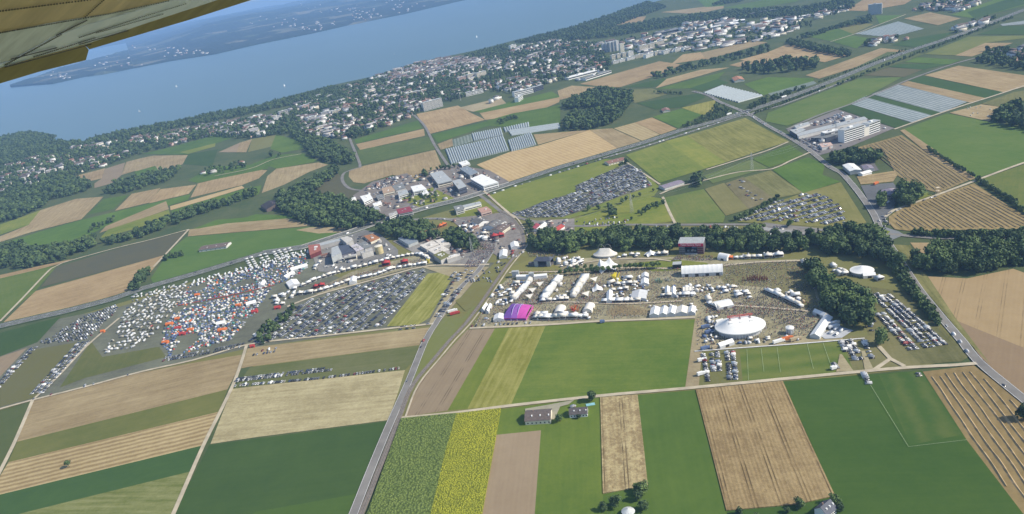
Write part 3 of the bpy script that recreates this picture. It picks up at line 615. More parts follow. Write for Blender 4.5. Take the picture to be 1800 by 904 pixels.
def crown_proto(seed, R, H0, H1, nb, nleaf, q, mat, style='broad', core=0.72):
    r = np.random.default_rng(seed); V = []; T = []; k = 0
    blobs = []
    if style == 'broad':
        for i in range(nb):
            a = r.uniform(0, 6.28); rr = R * r.uniform(0.15, 0.55); blobs.append((rr * math.cos(a), rr * math.sin(a), r.uniform(H0 + 0.12, H1 - 0.22), R * r.uniform(0.42, 0.62)))
        blobs.append((0, 0, (H0 + H1) / 2, R * 0.62)); blobs.append((0, 0, H1 - R * 0.55, R * 0.5))
    elif style == 'column':
        for i in range(nb): z = H0 + (H1 - H0) * (i + 0.5) / nb; blobs.append((r.normal(0, R * .12), r.normal(0, R * .12), z, R * (1.0 - 0.45 * abs(2 * i / max(1, nb - 1) - 0.9))))
    else:
        for i in range(nb): z = H0 + (H1 - H0) * (i + 0.5) / nb; blobs.append((0, 0, z, R * max(0.12, 1.0 - (i + 0.3) / nb)))
    phi = (1 + 5 ** 0.5) / 2
    ico = np.array([(-1, phi, 0), (1, phi, 0), (-1, -phi, 0), (1, -phi, 0), (0, -1, phi), (0, 1, phi), (0, -1, -phi), (0, 1, -phi), (phi, 0, -1), (phi, 0, 1), (-phi, 0, -1), (-phi, 0, 1)]) / math.hypot(1, phi)
    icf = np.array([(0, 11, 5), (0, 5, 1), (0, 1, 7), (0, 7, 10), (0, 10, 11), (1, 5, 9), (5, 11, 4), (11, 10, 2), (10, 7, 6), (7, 1, 8), (3, 9, 4), (3, 4, 2), (3, 2, 6), (3, 6, 8), (3, 8, 9), (4, 9, 5), (2, 4, 11), (6, 2, 10), (8, 6, 7), (9, 8, 1)])
    for bx, by, bz, br in blobs:
        V.append(ico * br * core * r.uniform(0.8, 1.15, (12, 1)) + (bx, by, bz)); T.append(icf + k); k += 12
    bl = np.array(blobs); w = bl[:, 3] ** 2; w /= w.sum(); pick = r.choice(len(bl), nleaf, p=w)
    d = r.normal(size=(nleaf, 3)); d[:, 2] = np.abs(d[:, 2]) * 0.9 - 0.25; d /= np.linalg.norm(d, axis=1)[:, None]
    c = bl[pick, :3] + d * bl[pick, 3:4] * r.uniform(0.82, 1.12, (nleaf, 1))
    n = d + r.normal(0, 0.55, (nleaf, 3)); n /= np.linalg.norm(n, axis=1)[:, None]
    a = np.cross(n, r.normal(size=(nleaf, 3))); a /= np.linalg.norm(a, axis=1)[:, None]; b = np.cross(n, a); s = q * r.uniform(0.6, 1.3, (nleaf, 1))
    quad = np.stack([c - a * s - b * s * 0.7, c + a * s * 0.8 - b * s, c + a * s + b * s * 0.7, c - a * s * 0.7 + b * s], 1).reshape(-1, 3)
    V.append(quad); i0 = np.arange(nleaf) * 4 + k
    T.append(np.concatenate([np.stack([i0, i0 + 1, i0 + 2], 1), np.stack([i0, i0 + 2, i0 + 3], 1)]))
    V = np.concatenate(V); T = np.concatenate(T); V[:, 2] = np.maximum(V[:, 2], 0.02)
    return Proto(V, T.tolist(), [0] * len(T), [mat])
def trunk_proto():
    mb = MB(); mb.bar((0, 0, 0), (0, 0, 0.35), 0.025, n=6); mb.bar((0, 0, 0.3), (0.12, 0.03, 0.5), 0.014, n=5); mb.bar((0, 0, 0.28), (-0.09, 0.09, 0.48), 0.013, n=5); mb.bar((0, 0, 0.32), (-0.02, -0.11, 0.5), 0.013, n=5)
    return P_of(mb, [bark])
TRUNK = trunk_proto()
# nearer trees carry many leaf clumps, far ones fewer; unit height
TREES = [(crown_proto(11 + i, 0.42 + 0.05 * (i % 3), 0.1, 1.0, 7, 420, 0.055, LEAF[i % 3])) for i in range(6)]
TREES_FAR = [(crown_proto(31 + i, 0.44 + 0.05 * (i % 3), 0.08, 1.0, 4, 60, 0.12, LEAF[(0, 1, 0, 2)[i % 4]], core=0.85)) for i in range(5)]
ROUND = [crown_proto(51 + i, 0.42, 0.22, 1.0, 5, 260, 0.055, LEAF[1 + i % 2]) for i in range(2)]
CONIFER = [crown_proto(61, 0.2, 0.05, 1.0, 7, 220, 0.05, LEAF[3], 'cone'), crown_proto(62, 0.17, 0.05, 1.0, 6, 220, 0.05, LEAF[0], 'column')]
BUSH = [crown_proto(71 + i, 0.62, 0.0, 1.0, 4, 120, 0.13, LEAF[i % 3]) for i in range(3)]

def car_proto(col, van=False):
    mb = MB(); L, w = (5.4, 2.0) if van else (4.4, 1.8)
    mb.box(-L / 2 + .1, L / 2 - .1, -w / 2 + .1, w / 2 - .1, 0.0, 0.3, 2)  # dark underside box stands in for the shadow on the ground
    if van:
        mb.box(-L / 2, L / 2, -w / 2, w / 2, 0.3, 1.2, 0); v = [(-L / 2, -w / 2, 1.2), (L / 2 - .5, -w / 2, 1.2), (L / 2 - .5, w / 2, 1.2), (-L / 2, w / 2, 1.2), (-L / 2 + .05, -w / 2 + .1, 2.3), (L / 2 - 1.4, -w / 2 + .1, 2.3), (L / 2 - 1.4, w / 2 - .1, 2.3), (-L / 2 + .05, w / 2 - .1, 2.3)]
        mb.add(v, [(4, 5, 6, 7), (0, 1, 5, 4), (2, 3, 7, 6), (3, 0, 4, 7)], 0); mb.add(v, [(1, 2, 6, 5)], 1)
    else:
        mb.box(-L / 2, L / 2, -w / 2, w / 2, 0.3, 0.9, 0); v = [(-1.9, -.85, .9), (1.1, -.85, .9), (1.1, .85, .9), (-1.9, .85, .9), (-1.35, -.68, 1.45), (.35, -.68, 1.45), (.35, .68, 1.45), (-1.35, .68, 1.45)]
        mb.add(v, [(0, 1, 5, 4), (1, 2, 6, 5), (2, 3, 7, 6), (3, 0, 4, 7)], 1); mb.add(v, [(4, 5, 6, 7)], 0)
    return P_of(mb, [PAINT[col], glass, tyre])
CARS = {c: car_proto(c) for c in ('white', 'silver', 'grey', 'black', 'blue', 'red', 'beige')}
VANS = {c: car_proto(c, True) for c in ('white', 'silver', 'red', 'yellow')}
CAR_W = ['white'] * 15 + ['silver'] * 22 + ['grey'] * 26 + ['black'] * 25 + ['blue'] * 6 + ['red'] * 2 + ['beige'] * 3
def caravan_proto(mat):
    mb = MB(); mb.box(-3.0, 2.9, -1.1, 1.1, 0.5, 2.0, 0)
    v = [(-3.0, -1.1, 2.0), (3.2, -1.1, 2.0), (3.2, 1.1, 2.0), (-3.0, 1.1, 2.0), (-2.8, -1.0, 2.75), (2.7, -1.0, 2.75), (2.7, 1.0, 2.75), (-2.8, 1.0, 2.75)]
    mb.add(v, [(4, 5, 6, 7), (0, 1, 5, 4), (1, 2, 6, 5), (2, 3, 7, 6), (3, 0, 4, 7), (0, 3, 2, 1)], 0)
    for x in (-1.6, 0.6): mb.box(x, x + 1.1, -1.13, 1.13, 1.35, 1.85, 1)
    mb.box(-2.2, 2.4, -0.9, 0.9, 0.0, 0.5, 2); mb.box(-0.6, 0.2, -0.4, 0.4, 2.75, 2.95, 3)  # plain dark box fills the gap below the body
    return P_of(mb, [mat, glass, tyre, whiteg])
CARAVAN = [caravan_proto(PAINT['white']), caravan_proto(PAINT['beige']), caravan_proto(plain('pale_grey_paint', (.5, .51, .52), .4))]
CVN = ('white', 'cream', 'pale grey')
def dome_proto(mat, h=1.5, r=1.5):
    mb = MB(); n = 8; rings = [(1.0, 0), (0.9, 0.45), (0.6, 0.85), (0.0, 1.0)]; v = []
    for k, z in rings[:-1]: v += [(r * 1.25 * k * math.cos(6.283 * i / n), r * k * math.sin(6.283 * i / n), h * z) for i in range(n)]
    v.append((0, 0, h)); f = []
    for j in range(2): f += [(j * n + i, j * n + (i + 1) % n, (j + 1) * n + (i + 1) % n, (j + 1) * n + i) for i in range(n)]
    f += [(2 * n + i, 2 * n + (i + 1) % n, 3 * n) for i in range(n)]
    mb.add(v, f); mb.add([(r * 1.27, -.4, 0), (r * 1.27, .4, 0), (r * 0.95, 0, h * .7)], [(0, 1, 2)], 1); return P_of(mb, [mat, dark_in])
DOMES = {c: dome_proto(FAB[c]) for c in ('blue', 'navy', 'green', 'grey', 'pale', 'orange', 'red', 'tan', 'teal')}
DOME_W = ['blue'] * 16 + ['navy'] * 24 + ['green'] * 18 + ['grey'] * 24 + ['pale'] * 12 + ['orange'] * 4 + ['red'] * 4 + ['tan'] * 4 + ['teal'] * 2
def stall_proto(roof, kind, L=6.0, D=5.0, hw=2.6, hr=4.2):
    mb = MB(); mb.box(-L / 2 + .1, L / 2 - .1, -D / 2 + .4, D / 2 - .1, 0, hw - .05, 1); mb.box(-L / 2 + .3, L / 2 - .3, -D / 2 + .34, -D / 2 + .42, 0.9, hw - .3, 2)
    a, d = L / 2 + .15, D / 2 + .15
    if kind == 'gable':
        v = [(-a, -d, hw), (a, -d, hw), (a, d, hw), (-a, d, hw), (-a, 0, hr), (a, 0, hr)]; mb.add(v, [(0, 1, 5, 4), (2, 3, 4, 5), (1, 2, 5), (3, 0, 4), (0, 3, 2, 1)], 0)
    elif kind == 'peak':
        v = [(-a, -d, hw), (a, -d, hw), (a, d, hw), (-a, d, hw), (-a * .35, -d * .35, hw + (hr - hw) * .4), (a * .35, -d * .35, hw + (hr - hw) * .4), (a * .35, d * .35, hw + (hr - hw) * .4), (-a * .35, d * .35, hw + (hr - hw) * .4), (0, 0, hr + .6)]
        mb.add(v, [(0, 1, 5, 4), (1, 2, 6, 5), (2, 3, 7, 6), (3, 0, 4, 7), (4, 5, 8), (5, 6, 8), (6, 7, 8), (7, 4, 8), (0, 3, 2, 1)], 0)
    else:
        mb.box(-a, a, -d, d, hw, hw + .3, 0)
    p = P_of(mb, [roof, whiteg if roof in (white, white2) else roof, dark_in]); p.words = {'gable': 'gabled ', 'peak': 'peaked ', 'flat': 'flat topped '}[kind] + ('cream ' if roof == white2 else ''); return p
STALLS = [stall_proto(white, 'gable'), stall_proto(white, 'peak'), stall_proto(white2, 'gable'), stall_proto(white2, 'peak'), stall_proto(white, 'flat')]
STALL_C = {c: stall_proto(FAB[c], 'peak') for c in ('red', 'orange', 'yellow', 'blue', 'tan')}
WALLS = [plain('render_' + n, c, 0.85, vary=0.06) for n, c in (('white', (0.82, 0.81, 0.78)), ('cream', (0.70, 0.65, 0.53)), ('pale', (0.62, 0.61, 0.58)), ('pink', (0.55, 0.40, 0.34)))]
ROOFS = [plain('roof_' + n, c, 0.85, vary=0.15) for n, c in (('brown', (0.15, 0.115, 0.10)), ('red', (0.24, 0.13, 0.10)), ('grey', (0.15, 0.15, 0.16)), ('pale', (0.40, 0.38, 0.37)))]
def house_proto(w, d, h, rh, wm, rm, kind):
    words_ = wm.name.split('_')[1] + ' walled', rm.name.split('_')[1] + ' ' + {'gable': 'gabled', 'hip': 'hipped', 'flat': 'flat'}[kind] + ' roof'
    mb = MB(); mb.box(-w / 2, w / 2, -d / 2, d / 2, 0, h, 0)
    for k in range(max(1, int(h / 3))):
        z = 1.1 + 3 * k
        for i in range(int(w / 3)): x = -w / 2 + 1.2 + 3 * i; mb.box(x, x + 1.2, -d / 2 - .04, -d / 2, z, z + 1.3, 2)
    a, b = w / 2 + .4, d / 2 + .4
    if kind == 'gable': v = [(-a, -b, h), (a, -b, h), (a, b, h), (-a, b, h), (-a, 0, h + rh), (a, 0, h + rh)]; mb.add(v, [(0, 1, 5, 4), (2, 3, 4, 5), (0, 3, 2, 1)], 1); mb.add(v, [(1, 2, 5), (3, 0, 4)], 0)
    elif kind == 'hip': v = [(-a, -b, h), (a, -b, h), (a, b, h), (-a, b, h), (-a + b, 0, h + rh), (a - b, 0, h + rh)]; mb.add(v, [(0, 1, 5, 4), (2, 3, 4, 5), (0, 3, 2, 1), (1, 2, 5), (3, 0, 4)], 1)
    else: mb.box(-a, a, -b, b, h, h + .4, 1)
    p = P_of(mb, [wm, rm, glass]); p.words = words_; return p
HOUSES = []
for i in range(14):
    HOUSES.append(house_proto(random.uniform(10, 22), random.uniform(8, 12), random.choice((5, 7, 9)), 3.0, WALLS[(0, 0, 1, 0, 2, 0, 3)[i % 7]], ROOFS[(0, 1, 2, 0, 3)[i % 5]], ('gable', 'hip', 'gable')[i % 3]))
BLOCKS = [house_proto(random.uniform(20, 34), 12, random.choice((9, 12, 15)), 0, WALLS[(0, 1, 0, 2)[i % 4]], ROOFS[(3, 2, 3, 0)[i % 4]], 'flat') for i in range(7)]
PEOPLE = []
for c in ('navy', 'grey', 'navy', 'pale', 'tan', 'green', 'tan', 'navy', 'red'):
    mb = MB(); mb.box(-.16, .16, -.2, .2, 0, .85, 1); mb.box(-.2, .2, -.26, .26, .85, 1.45, 0); mb.box(-.11, .11, -.11, .11, 1.5, 1.74, 2); PEOPLE.append(P_of(mb, [FAB[c], FAB['navy'], plain('skin', (0.45, 0.29, 0.21))]))

# ------------------------------------------------------------------ scattering
SCAT = {}
def put(kind, name, cat, proto, x, y, rz, s, label, group, sz=None, far=None, size=1.0): SCAT.setdefault(kind, []).append(dict(name=name, cat=cat, p=proto, x=x, y=y, rz=rz, s=s, sz=sz or s, label=label, group=group, far=far, size=size))
def grid_in(pts, gap, jit=0.4, row=None, step=None, px=True):
    """jittered points of a lattice inside a polygon given in pixels"""
    poly = GS(pts) if px else pts; step = step or gap
    if row: a, b = Vector(G(*row[0])), Vector(G(*row[1])); e = (b - a).normalized()
    else: e = Vector((1, 0))
    n = Vector((-e.y, e.x)); us = [p[0] * e.x + p[1] * e.y for p in poly]; vs = [p[0] * n.x + p[1] * n.y for p in poly]
    u = np.arange(min(us), max(us), step); v = np.arange(min(vs), max(vs), gap); U, V = np.meshgrid(u, v); U = U.ravel(); V = V.ravel()
    U = U + RNG.uniform(-jit, jit, U.shape) * step; V = V + (RNG.uniform(-jit, jit, V.shape) * gap if row is None else RNG.normal(0, 0.15, V.shape))
    X = U * e.x + V * n.x; Y = U * e.y + V * n.y; k = in_poly(X, Y, poly)
    return X[k], Y[k], math.atan2(e.y, e.x)
def tree_words(i, r, what):
    w_ = ('tall ' if r > 1.07 else 'low ' if r < .85 else '') + ('deep green', 'mid green', 'light green')[i % 3]
    return w_ + ' broadleaf tree ' + what, w_ + ' trees ' + what
def wood(pts, gap, h, what, conif=0.04, dens=1.0, where=None):
    X, Y, _ = grid_in(pts, gap, 0.42)
    for x, y in zip(X, Y):
        if random.random() > dens: continue
        hh = h * random.uniform(0.72, 1.2)
        if random.random() < conif: i = random.randrange(2); put('conifer', 'conifer_tree', 'tree', CONIFER[i], x, y, random.uniform(0, 6.28), hh * 1.1, ('dark conical conifer ', 'dark slim columnar tree ')[i] + what, ('conifers ', 'columnar trees ')[i] + what, far=CONIFER[i], size=hh)
        else: i = random.choice((0, 0, 1, 2, 3, 3, 4, 5)); put('tree', 'broadleaf_tree', 'tree', TREES[i], x, y, random.uniform(0, 6.28), hh, *tree_words(i, hh / h, what), far=random.choice(TREES_FAR), size=hh)
def tree_at(px, py, h, label, proto=None, name='broadleaf_tree'):
    x, y = G(px, py); put('lone', name, 'tree', proto or random.choice(TREES), x, y, random.uniform(0, 6.28), h, label, None, size=h * 10)
def tree_line(pts, gap, h, what, jit=2.0, kind='tree', skip=0.0):
    ln = smooth_line(GS(pts), gap)
    for i, (x, y) in enumerate(ln):
        if random.random() < skip: continue
        x += random.uniform(-jit, jit); y += random.uniform(-jit, jit); hh = h * random.uniform(0.7, 1.2)
        if kind == 'bush': i = random.randrange(3); w_ = ('tall ' if hh > h * 1.05 else 'low ' if hh < h * .82 else '') + ('deep green', 'mid green', 'light green')[i]; put('bush', 'bush', 'bush', BUSH[i], x, y, random.uniform(0, 6.28), hh, w_ + ' bush ' + what, w_ + ' bushes ' + what, far=BUSH[i], size=hh)
        elif kind == 'avenue': i = random.randrange(2); put('avenue', 'avenue_tree', 'tree', ROUND[i], x, y, random.uniform(0, 6.28), h * random.uniform(.85, 1.15), ('round mid green tree ', 'round light green tree ')[i] + what, ('mid ', 'light ')[i] + 'avenue trees ' + what, size=h)
        else: i = random.randrange(6); put('tree', 'broadleaf_tree', 'tree', TREES[i], x, y, random.uniform(0, 6.28), hh, *tree_words(i, hh / h, what), far=random.choice(TREES_FAR), size=hh)
CAR_PTS = []
def park(pts, row, gaps, step, prob, where, vans=0.05, edge=0.0):
    """rows of cars standing across the row direction"""
    poly = GS(pts); a, b = Vector(G(*row[0])), Vector(G(*row[1])); e = (b - a).normalized(); n = Vector((-e.y, e.x))
    us = [p[0] * e.x + p[1] * e.y for p in poly]; vs = [p[0] * n.x + p[1] * n.y for p in poly]; v = min(vs) + 3; k = 0; ang = math.atan2(n.y, n.x)
    while v < max(vs):
        u = np.arange(min(us), max(us), step); u = u + RNG.uniform(-0.3, 0.3, u.shape); vv = v + RNG.normal(0, 0.35, u.shape); X = u * e.x + vv * n.x; Y = u * e.y + vv * n.y
        ins = in_poly(X, Y, poly); hole = 0
        for x, y, i in zip(X, Y, ins):
            if not i: continue
            if hole > 0: hole -= 1; continue
            if random.random() < 0.015: hole = random.randrange(2, 6)
            if random.random() > prob: continue
            car_at(x, y, ang + (0 if random.random() < .5 else math.pi) + random.gauss(0, .04), where, vans)
        v += gaps[k % len(gaps)]; k += 1
def car_at(x, y, ang, where, vans=0.05):
    if random.random() < vans: c = random.choice(('white',) * 7 + ('silver',) * 4 + ('red',)); p = VANS[c]; nm, w2 = 'parked_van', 'van'
    else: c = random.choice(CAR_W); p = CARS[c]; nm, w2 = 'parked_car', 'car'
    put('car', nm, w2, p, x, y, ang, 1.0, '%s %s %s' % (c, w2, where), '%s %ss %s' % (c, w2, where), size=4.4)
def car_row(pts, step, where, prob=0.9, across=True, vans=0.08, off=(0,)):
    for o in off:
        ln = smooth_line(GS(pts), step); ln = offset_line(ln, o) if o else ln
        for i in range(len(ln) - 1):
            if random.random() > prob: continue
            d = Vector(ln[i + 1]) - Vector(ln[i]); a = math.atan2(d.y, d.x) + (math.pi / 2 if across else 0) + (math.pi if random.random() < .5 else 0); car_at(ln[i][0], ln[i][1], a + random.gauss(0, .05), where, vans)
def stalls(pts, step, what, protos=None, s=1.0, jit=0.3, both=False, prob=1.0):
    ln = smooth_line(GS(pts), step)
    for i in range(len(ln) - 1):
        if random.random() > prob: continue
        d = Vector(ln[i + 1]) - Vector(ln[i]); a = math.atan2(d.y, d.x) + random.gauss(0, .05); sc = s * 1.18 * random.uniform(.8, 1.25); q = random.choice(protos or STALLS)
        put('stall', 'market_stall', 'stall', q, ln[i][0] + random.uniform(-jit, jit), ln[i][1] + random.uniform(-jit, jit), a, sc, q.words + what, 'stalls: ' + q.words + what, size=6 * sc)
def stall_cluster(pts, gap, what, dens=0.7, s=1.0, protos=None, row=None):
    X, Y, a = grid_in(pts, gap, 0.35, row)
    for x, y in zip(X, Y):
        if random.random() < dens: sc = s * random.uniform(.55, 1.4); q = random.choice(protos or STALLS); put('stall', 'market_stall', 'stall', q, x, y, a + random.gauss(0, .15) + random.choice((0, math.pi / 2)), sc, q.words + what, 'stalls: ' + q.words + what, size=6 * sc)
def town(pts, gap, what, houses=0.5, trees=0.5, blocks=0.03, hs=1.0):
    X, Y, _ = grid_in(pts, gap, 0.38); base = math.atan2(*reversed(G(900, 180))) - math.pi / 2
    for x, y in zip(X, Y):
        r = random.random(); r += max(0, .9 * mnoise.noise(Vector((x * .006, y * .006, 9))) + .05) if r > blocks else 0
        if r < blocks: q = random.choice(BLOCKS); put('block', 'apartment_block', 'building', q, x, y, 0.25 + random.gauss(0, .12) + random.choice((0, 0, 0, 1.57)), hs * random.uniform(.7, 1.3), '%s block with %s %s' % (*q.words, what), '%s blocks with %s %s' % (*q.words, what), sz=random.uniform(.6, 1.1), size=24)
        elif r < blocks + houses: q = random.choice(HOUSES); put('house', 'house', 'house', q, x, y, 0.25 + random.gauss(0, .3) + random.choice((0, 0, 1.57)), hs * random.uniform(.8, 1.35), '%s house with %s %s' % (*q.words, what), '%s houses with %s %s' % (*q.words, what), size=12)
        elif r < max(blocks + houses + trees, 1.3 * (trees > .5)):
            hh = random.uniform(9, 17); put('tree', 'broadleaf_tree', 'tree', random.choice(TREES), x, y, random.uniform(0, 6.28), hh, 'green garden tree ' + what, 'garden trees ' + what, far=random.choice(TREES_FAR), size=hh)
CROWD = []
def crowd(pts, gap, dens=0.6):
    X, Y, _ = grid_in(pts, gap, 0.5); k = RNG.uniform(0, 1, X.shape) < dens * np.clip(0.4 + 1.2 * np.array([mnoise.noise(Vector((x * .05, y * .05, 1))) + .5 for x, y in zip(X, Y)]), 0, 1.2)
    for x, y in zip(X[k], Y[k]): CROWD.append((random.choice(PEOPLE), x, y, random.uniform(0, 6.28)))
def finish_scatter(limit=290):
    for kind, L in SCAT.items():
        x = np.array([d['x'] for d in L]); y = np.array([d['y'] for d in L]); z = ground_z(x, y); px, py, zc = project(x, y, z + 1)
        for d, zz, X, Y, D in zip(L, z, px, py, zc):
            d['z'] = float(zz); d['in'] = (-40 < X < 1840) and (-30 < Y < 950) and D > 0; d['app'] = d['size'] / D if d['in'] else 0
        L = [d for d in L if d['in']]; L.sort(key=lambda d: -d['app']); near, rest = L[:limit], L[limit:]
        for d in near:
            if kind in ('tree', 'lone', 'conifer', 'avenue'):
                e = empty(d['name'], (d['x'], d['y'], d['z']), d['rz']); tag(e, d['label'], d['cat'], d['group']); s = d['s']
                c = link('crown', d['p'].get_mesh('crown'), e); c.scale = (s, s, s); tr = link('trunk', TRUNK.get_mesh('trunk'), e); tr.scale = (s, s, s)
            else:
                o = link(d['name'], d['p'].get_mesh(d['name'])); o.location = (d['x'], d['y'], d['z']); o.rotation_euler = (0, 0, d['rz']); o.scale = (d['s'], d['s'], d['sz']); tag(o, d['label'], d['cat'], d['group'])
        if rest:
            items = [(d['far'] or d['p'], d['x'], d['y'], d['z'], d['rz'], d['s'], d['sz']) for d in rest]
            nm, lab, cat = {'tree': ('distant_woodland', 'distant woodland and garden trees spread over town and countryside', 'woodland'), 'car': ('distant_parked_cars', 'mass of small parked cars filling the farther car parks', 'cars'), 'house': ('distant_houses', 'mass of small distant houses of the lakeside town', 'houses'),
               'tent': ('camping_tents', 'mass of small camping tents packed on the farther campground', 'tents'), 'stall': ('small_stalls', 'mass of small white stalls farther back on the festival ground', 'stalls'), 'bush': ('hedge_bushes', 'rows of small bushes along the farther hedges', 'hedge'), 'caravan': ('distant_caravans', 'rows of white caravans farther back on the campground', 'caravans')}.get(kind, ('distant_' + kind + '_group', 'mass of distant %ss seen as specks' % kind, kind))
            join_stuff(nm, items, lab, cat)
    if CROWD:
        x = np.array([c[1] for c in CROWD]); y = np.array([c[2] for c in CROWD]); z = ground_z(x, y)
        join_stuff('crowd', [(c[0], c[1], c[2], float(zz), c[3], 1.0, 1.0) for c, zz in zip(CROWD, z)], 'crowd of tiny people spread over the festival ground', 'crowd')

# ------------------------------------------------------------------ buildings and large tents
def rootz(pts): 
    cx = sum(p[0] for p in pts) / len(pts); cy = sum(p[1] for p in pts) / len(pts); return cx, cy, gz(cx, cy)
def ccw(q):
    a = sum(q[i][0] * q[(i + 1) % len(q)][1] - q[(i + 1) % len(q)][0] * q[i][1] for i in range(len(q))); return q if a > 0 else q[::-1]
def flat(name, label, cat, px, h, wall, roof, bands=0, group=None, parapet=0.5, units=0):
    """flat-roofed building from the four roof corners as they stand at height h"""
    q = ccw(GS(px, h)); cx, cy, z0 = rootz(q); q = [(x - cx, y - cy) for x, y in q]; n = len(q)
    e = empty(name, (cx, cy, z0)); tag(e, label, cat, group)
    v = [(x, y, 0) for x, y in q] + [(x, y, h - .3) for x, y in q]; mesh_obj('wall', v, [(i, (i + 1) % n, n + (i + 1) % n, n + i) for i in range(n)], wall, e)
    k = [(x * 1.02, y * 1.02) for x, y in q]; v = [(x, y, h - .3) for x, y in k] + [(x, y, h + .2) for x, y in k]
    r = mesh_obj('roof', v, [tuple(range(n))[::-1], tuple(range(n, 2 * n))] + [(i, (i + 1) % n, n + (i + 1) % n, n + i) for i in range(n)], roof, e)
    for u in range(units):
        a, b = random.uniform(-.3, .3), random.uniform(-.3, .3); x = q[0][0] * a + q[1][0] * b; y = q[0][1] * a + q[1][1] * b; s = random.uniform(.8, 2.0); mb = MB(); mb.box(x - s, x + s, y - s * .7, y + s * .7, h + .2, h + .2 + random.uniform(.8, 1.8)); mb.build('roof_unit', random.choice((concrete, white)), r)
    for f in range(bands):
        za = 1.0 + f * (h - .8) / bands
        for i in range(n):
            a, b = Vector(q[i]), Vector(q[(i + 1) % n]); d = (b - a); L = d.length; d.normalize(); o = Vector((d.y, -d.x)) * .06
            mid = (a + b) / 2
            if (mid.y + o.y * 100) > mid.y + 2: continue      # only walls that look towards the open side
            p, s = a + d * min(1.2, L * .1) + o, b - d * min(1.2, L * .1) + o
            mesh_obj('window_band', [(p.x, p.y, za), (s.x, s.y, za), (s.x, s.y, za + 1.5), (p.x, p.y, za + 1.5)], [(0, 1, 2, 3)], glass, e)
    return e
def slab(name, label, cat, a, b, depth_, h, wall, roof, floors=0, group=None, cols=0, bandm=None):
    """upright block from its front base line (two pixels), depth and height in metres"""
    A, B = Vector(G(*a)), Vector(G(*b)); L = (B - A).length; c = (A + B) / 2; d = (B - A) / L; z0 = gz(c.x, c.y); e = empty(name, (c.x, c.y, z0), math.atan2(d.y, d.x)); tag(e, label, cat, group)
    mb = MB(); mb.box(-L / 2, L / 2, 0, depth_, 0, h); mb.build('wall', wall, e); mb = MB(); mb.box(-L / 2 - .2, L / 2 + .2, -.2, depth_ + .2, h, h + .5); r = mb.build('roof', roof, e)
    mb = MB(); mb.box(-L * .12, L * .05, depth_ * .35, depth_ * .65, h + .5, h + 2.6); mb.build('lift_house', wall, r)
    if floors:
        fh = h / floors
        for f in range(floors): mb = MB(); mb.box(-L / 2 + .5, L / 2 - .5, -.08, 0, f * fh + fh * .35, f * fh + fh * .85); mb.build('window_band', bandm or glass, e)
    for k in range(cols): x = -L / 2 + (k + .5) * L / cols; mb = MB(); mb.box(x - .35, x + .35, -.5, -.081, .3, h); mb.build('pier', wall, e)
    return e
def gable(name, label, cat, px, he, hr, wall, roof, group=None, chimney=True, wins=0):
    q = ccw(GS(px, he)); cx, cy, z0 = rootz(q); q = [Vector((x - cx, y - cy)) for x, y in q]
    if (q[1] - q[0]).length < (q[2] - q[1]).length: q = q[1:] + q[:1]
    d = (q[1] - q[0]).normalized(); L = ((q[1] - q[0]).length + (q[2] - q[3]).length) / 2; D = ((q[2] - q[1]).length + (q[3] - q[0]).length) / 2
    e = empty(name, (cx, cy, z0), math.atan2(d.y, d.x)); tag(e, label, cat, group); x, y = L / 2 - .5, D / 2 - .6
    v = [(-x, -y, 0), (x, -y, 0), (x, y, 0), (-x, y, 0), (-x, -y, he), (x, -y, he), (x, y, he), (-x, y, he), (-x, 0, hr - .3), (x, 0, hr - .3)]
    mesh_obj('wall', v, [(0, 1, 5, 4), (2, 3, 7, 6), (1, 2, 6, 9, 5), (3, 0, 4, 8, 7)], wall, e); a, b = L / 2, D / 2; t = .25
    v = [(-a, -b, he - .2), (a, -b, he - .2), (a, b, he - .2), (-a, b, he - .2), (-a, 0, hr), (a, 0, hr)]; v += [(p[0], p[1], p[2] - t) for p in v]
    r = mesh_obj('roof', v, [(0, 1, 5, 4), (2, 3, 4, 5), (7, 6, 10, 11), (9, 8, 11, 10), (6, 7, 1, 0), (8, 9, 3, 2), (0, 4, 10, 6), (4, 3, 9, 10), (1, 7, 11, 5), (5, 11, 8, 2)], roof, e)
    if chimney: mb = MB(); mb.box(-L * .2, -L * .2 + .8, .4, 1.2, hr - .8, hr + 1.0); mb.build('chimney', plain('chimney_brick', (.3, .2, .16)), r)
    for k in range(wins):
        xx = -x + (k + .6) * 2 * x / wins; mb = MB(); mb.box(xx - .6, xx + .6, -y - .05, -y, .9, 2.2); mb.build('window', glass, e)
        if k % 2: mb = MB(); mb.box(xx - .5, xx + .5, -b * .55, -b * .35, he + (hr - he) * .42, he + (hr - he) * .68); mb.build('skylight', white, r)
    return e
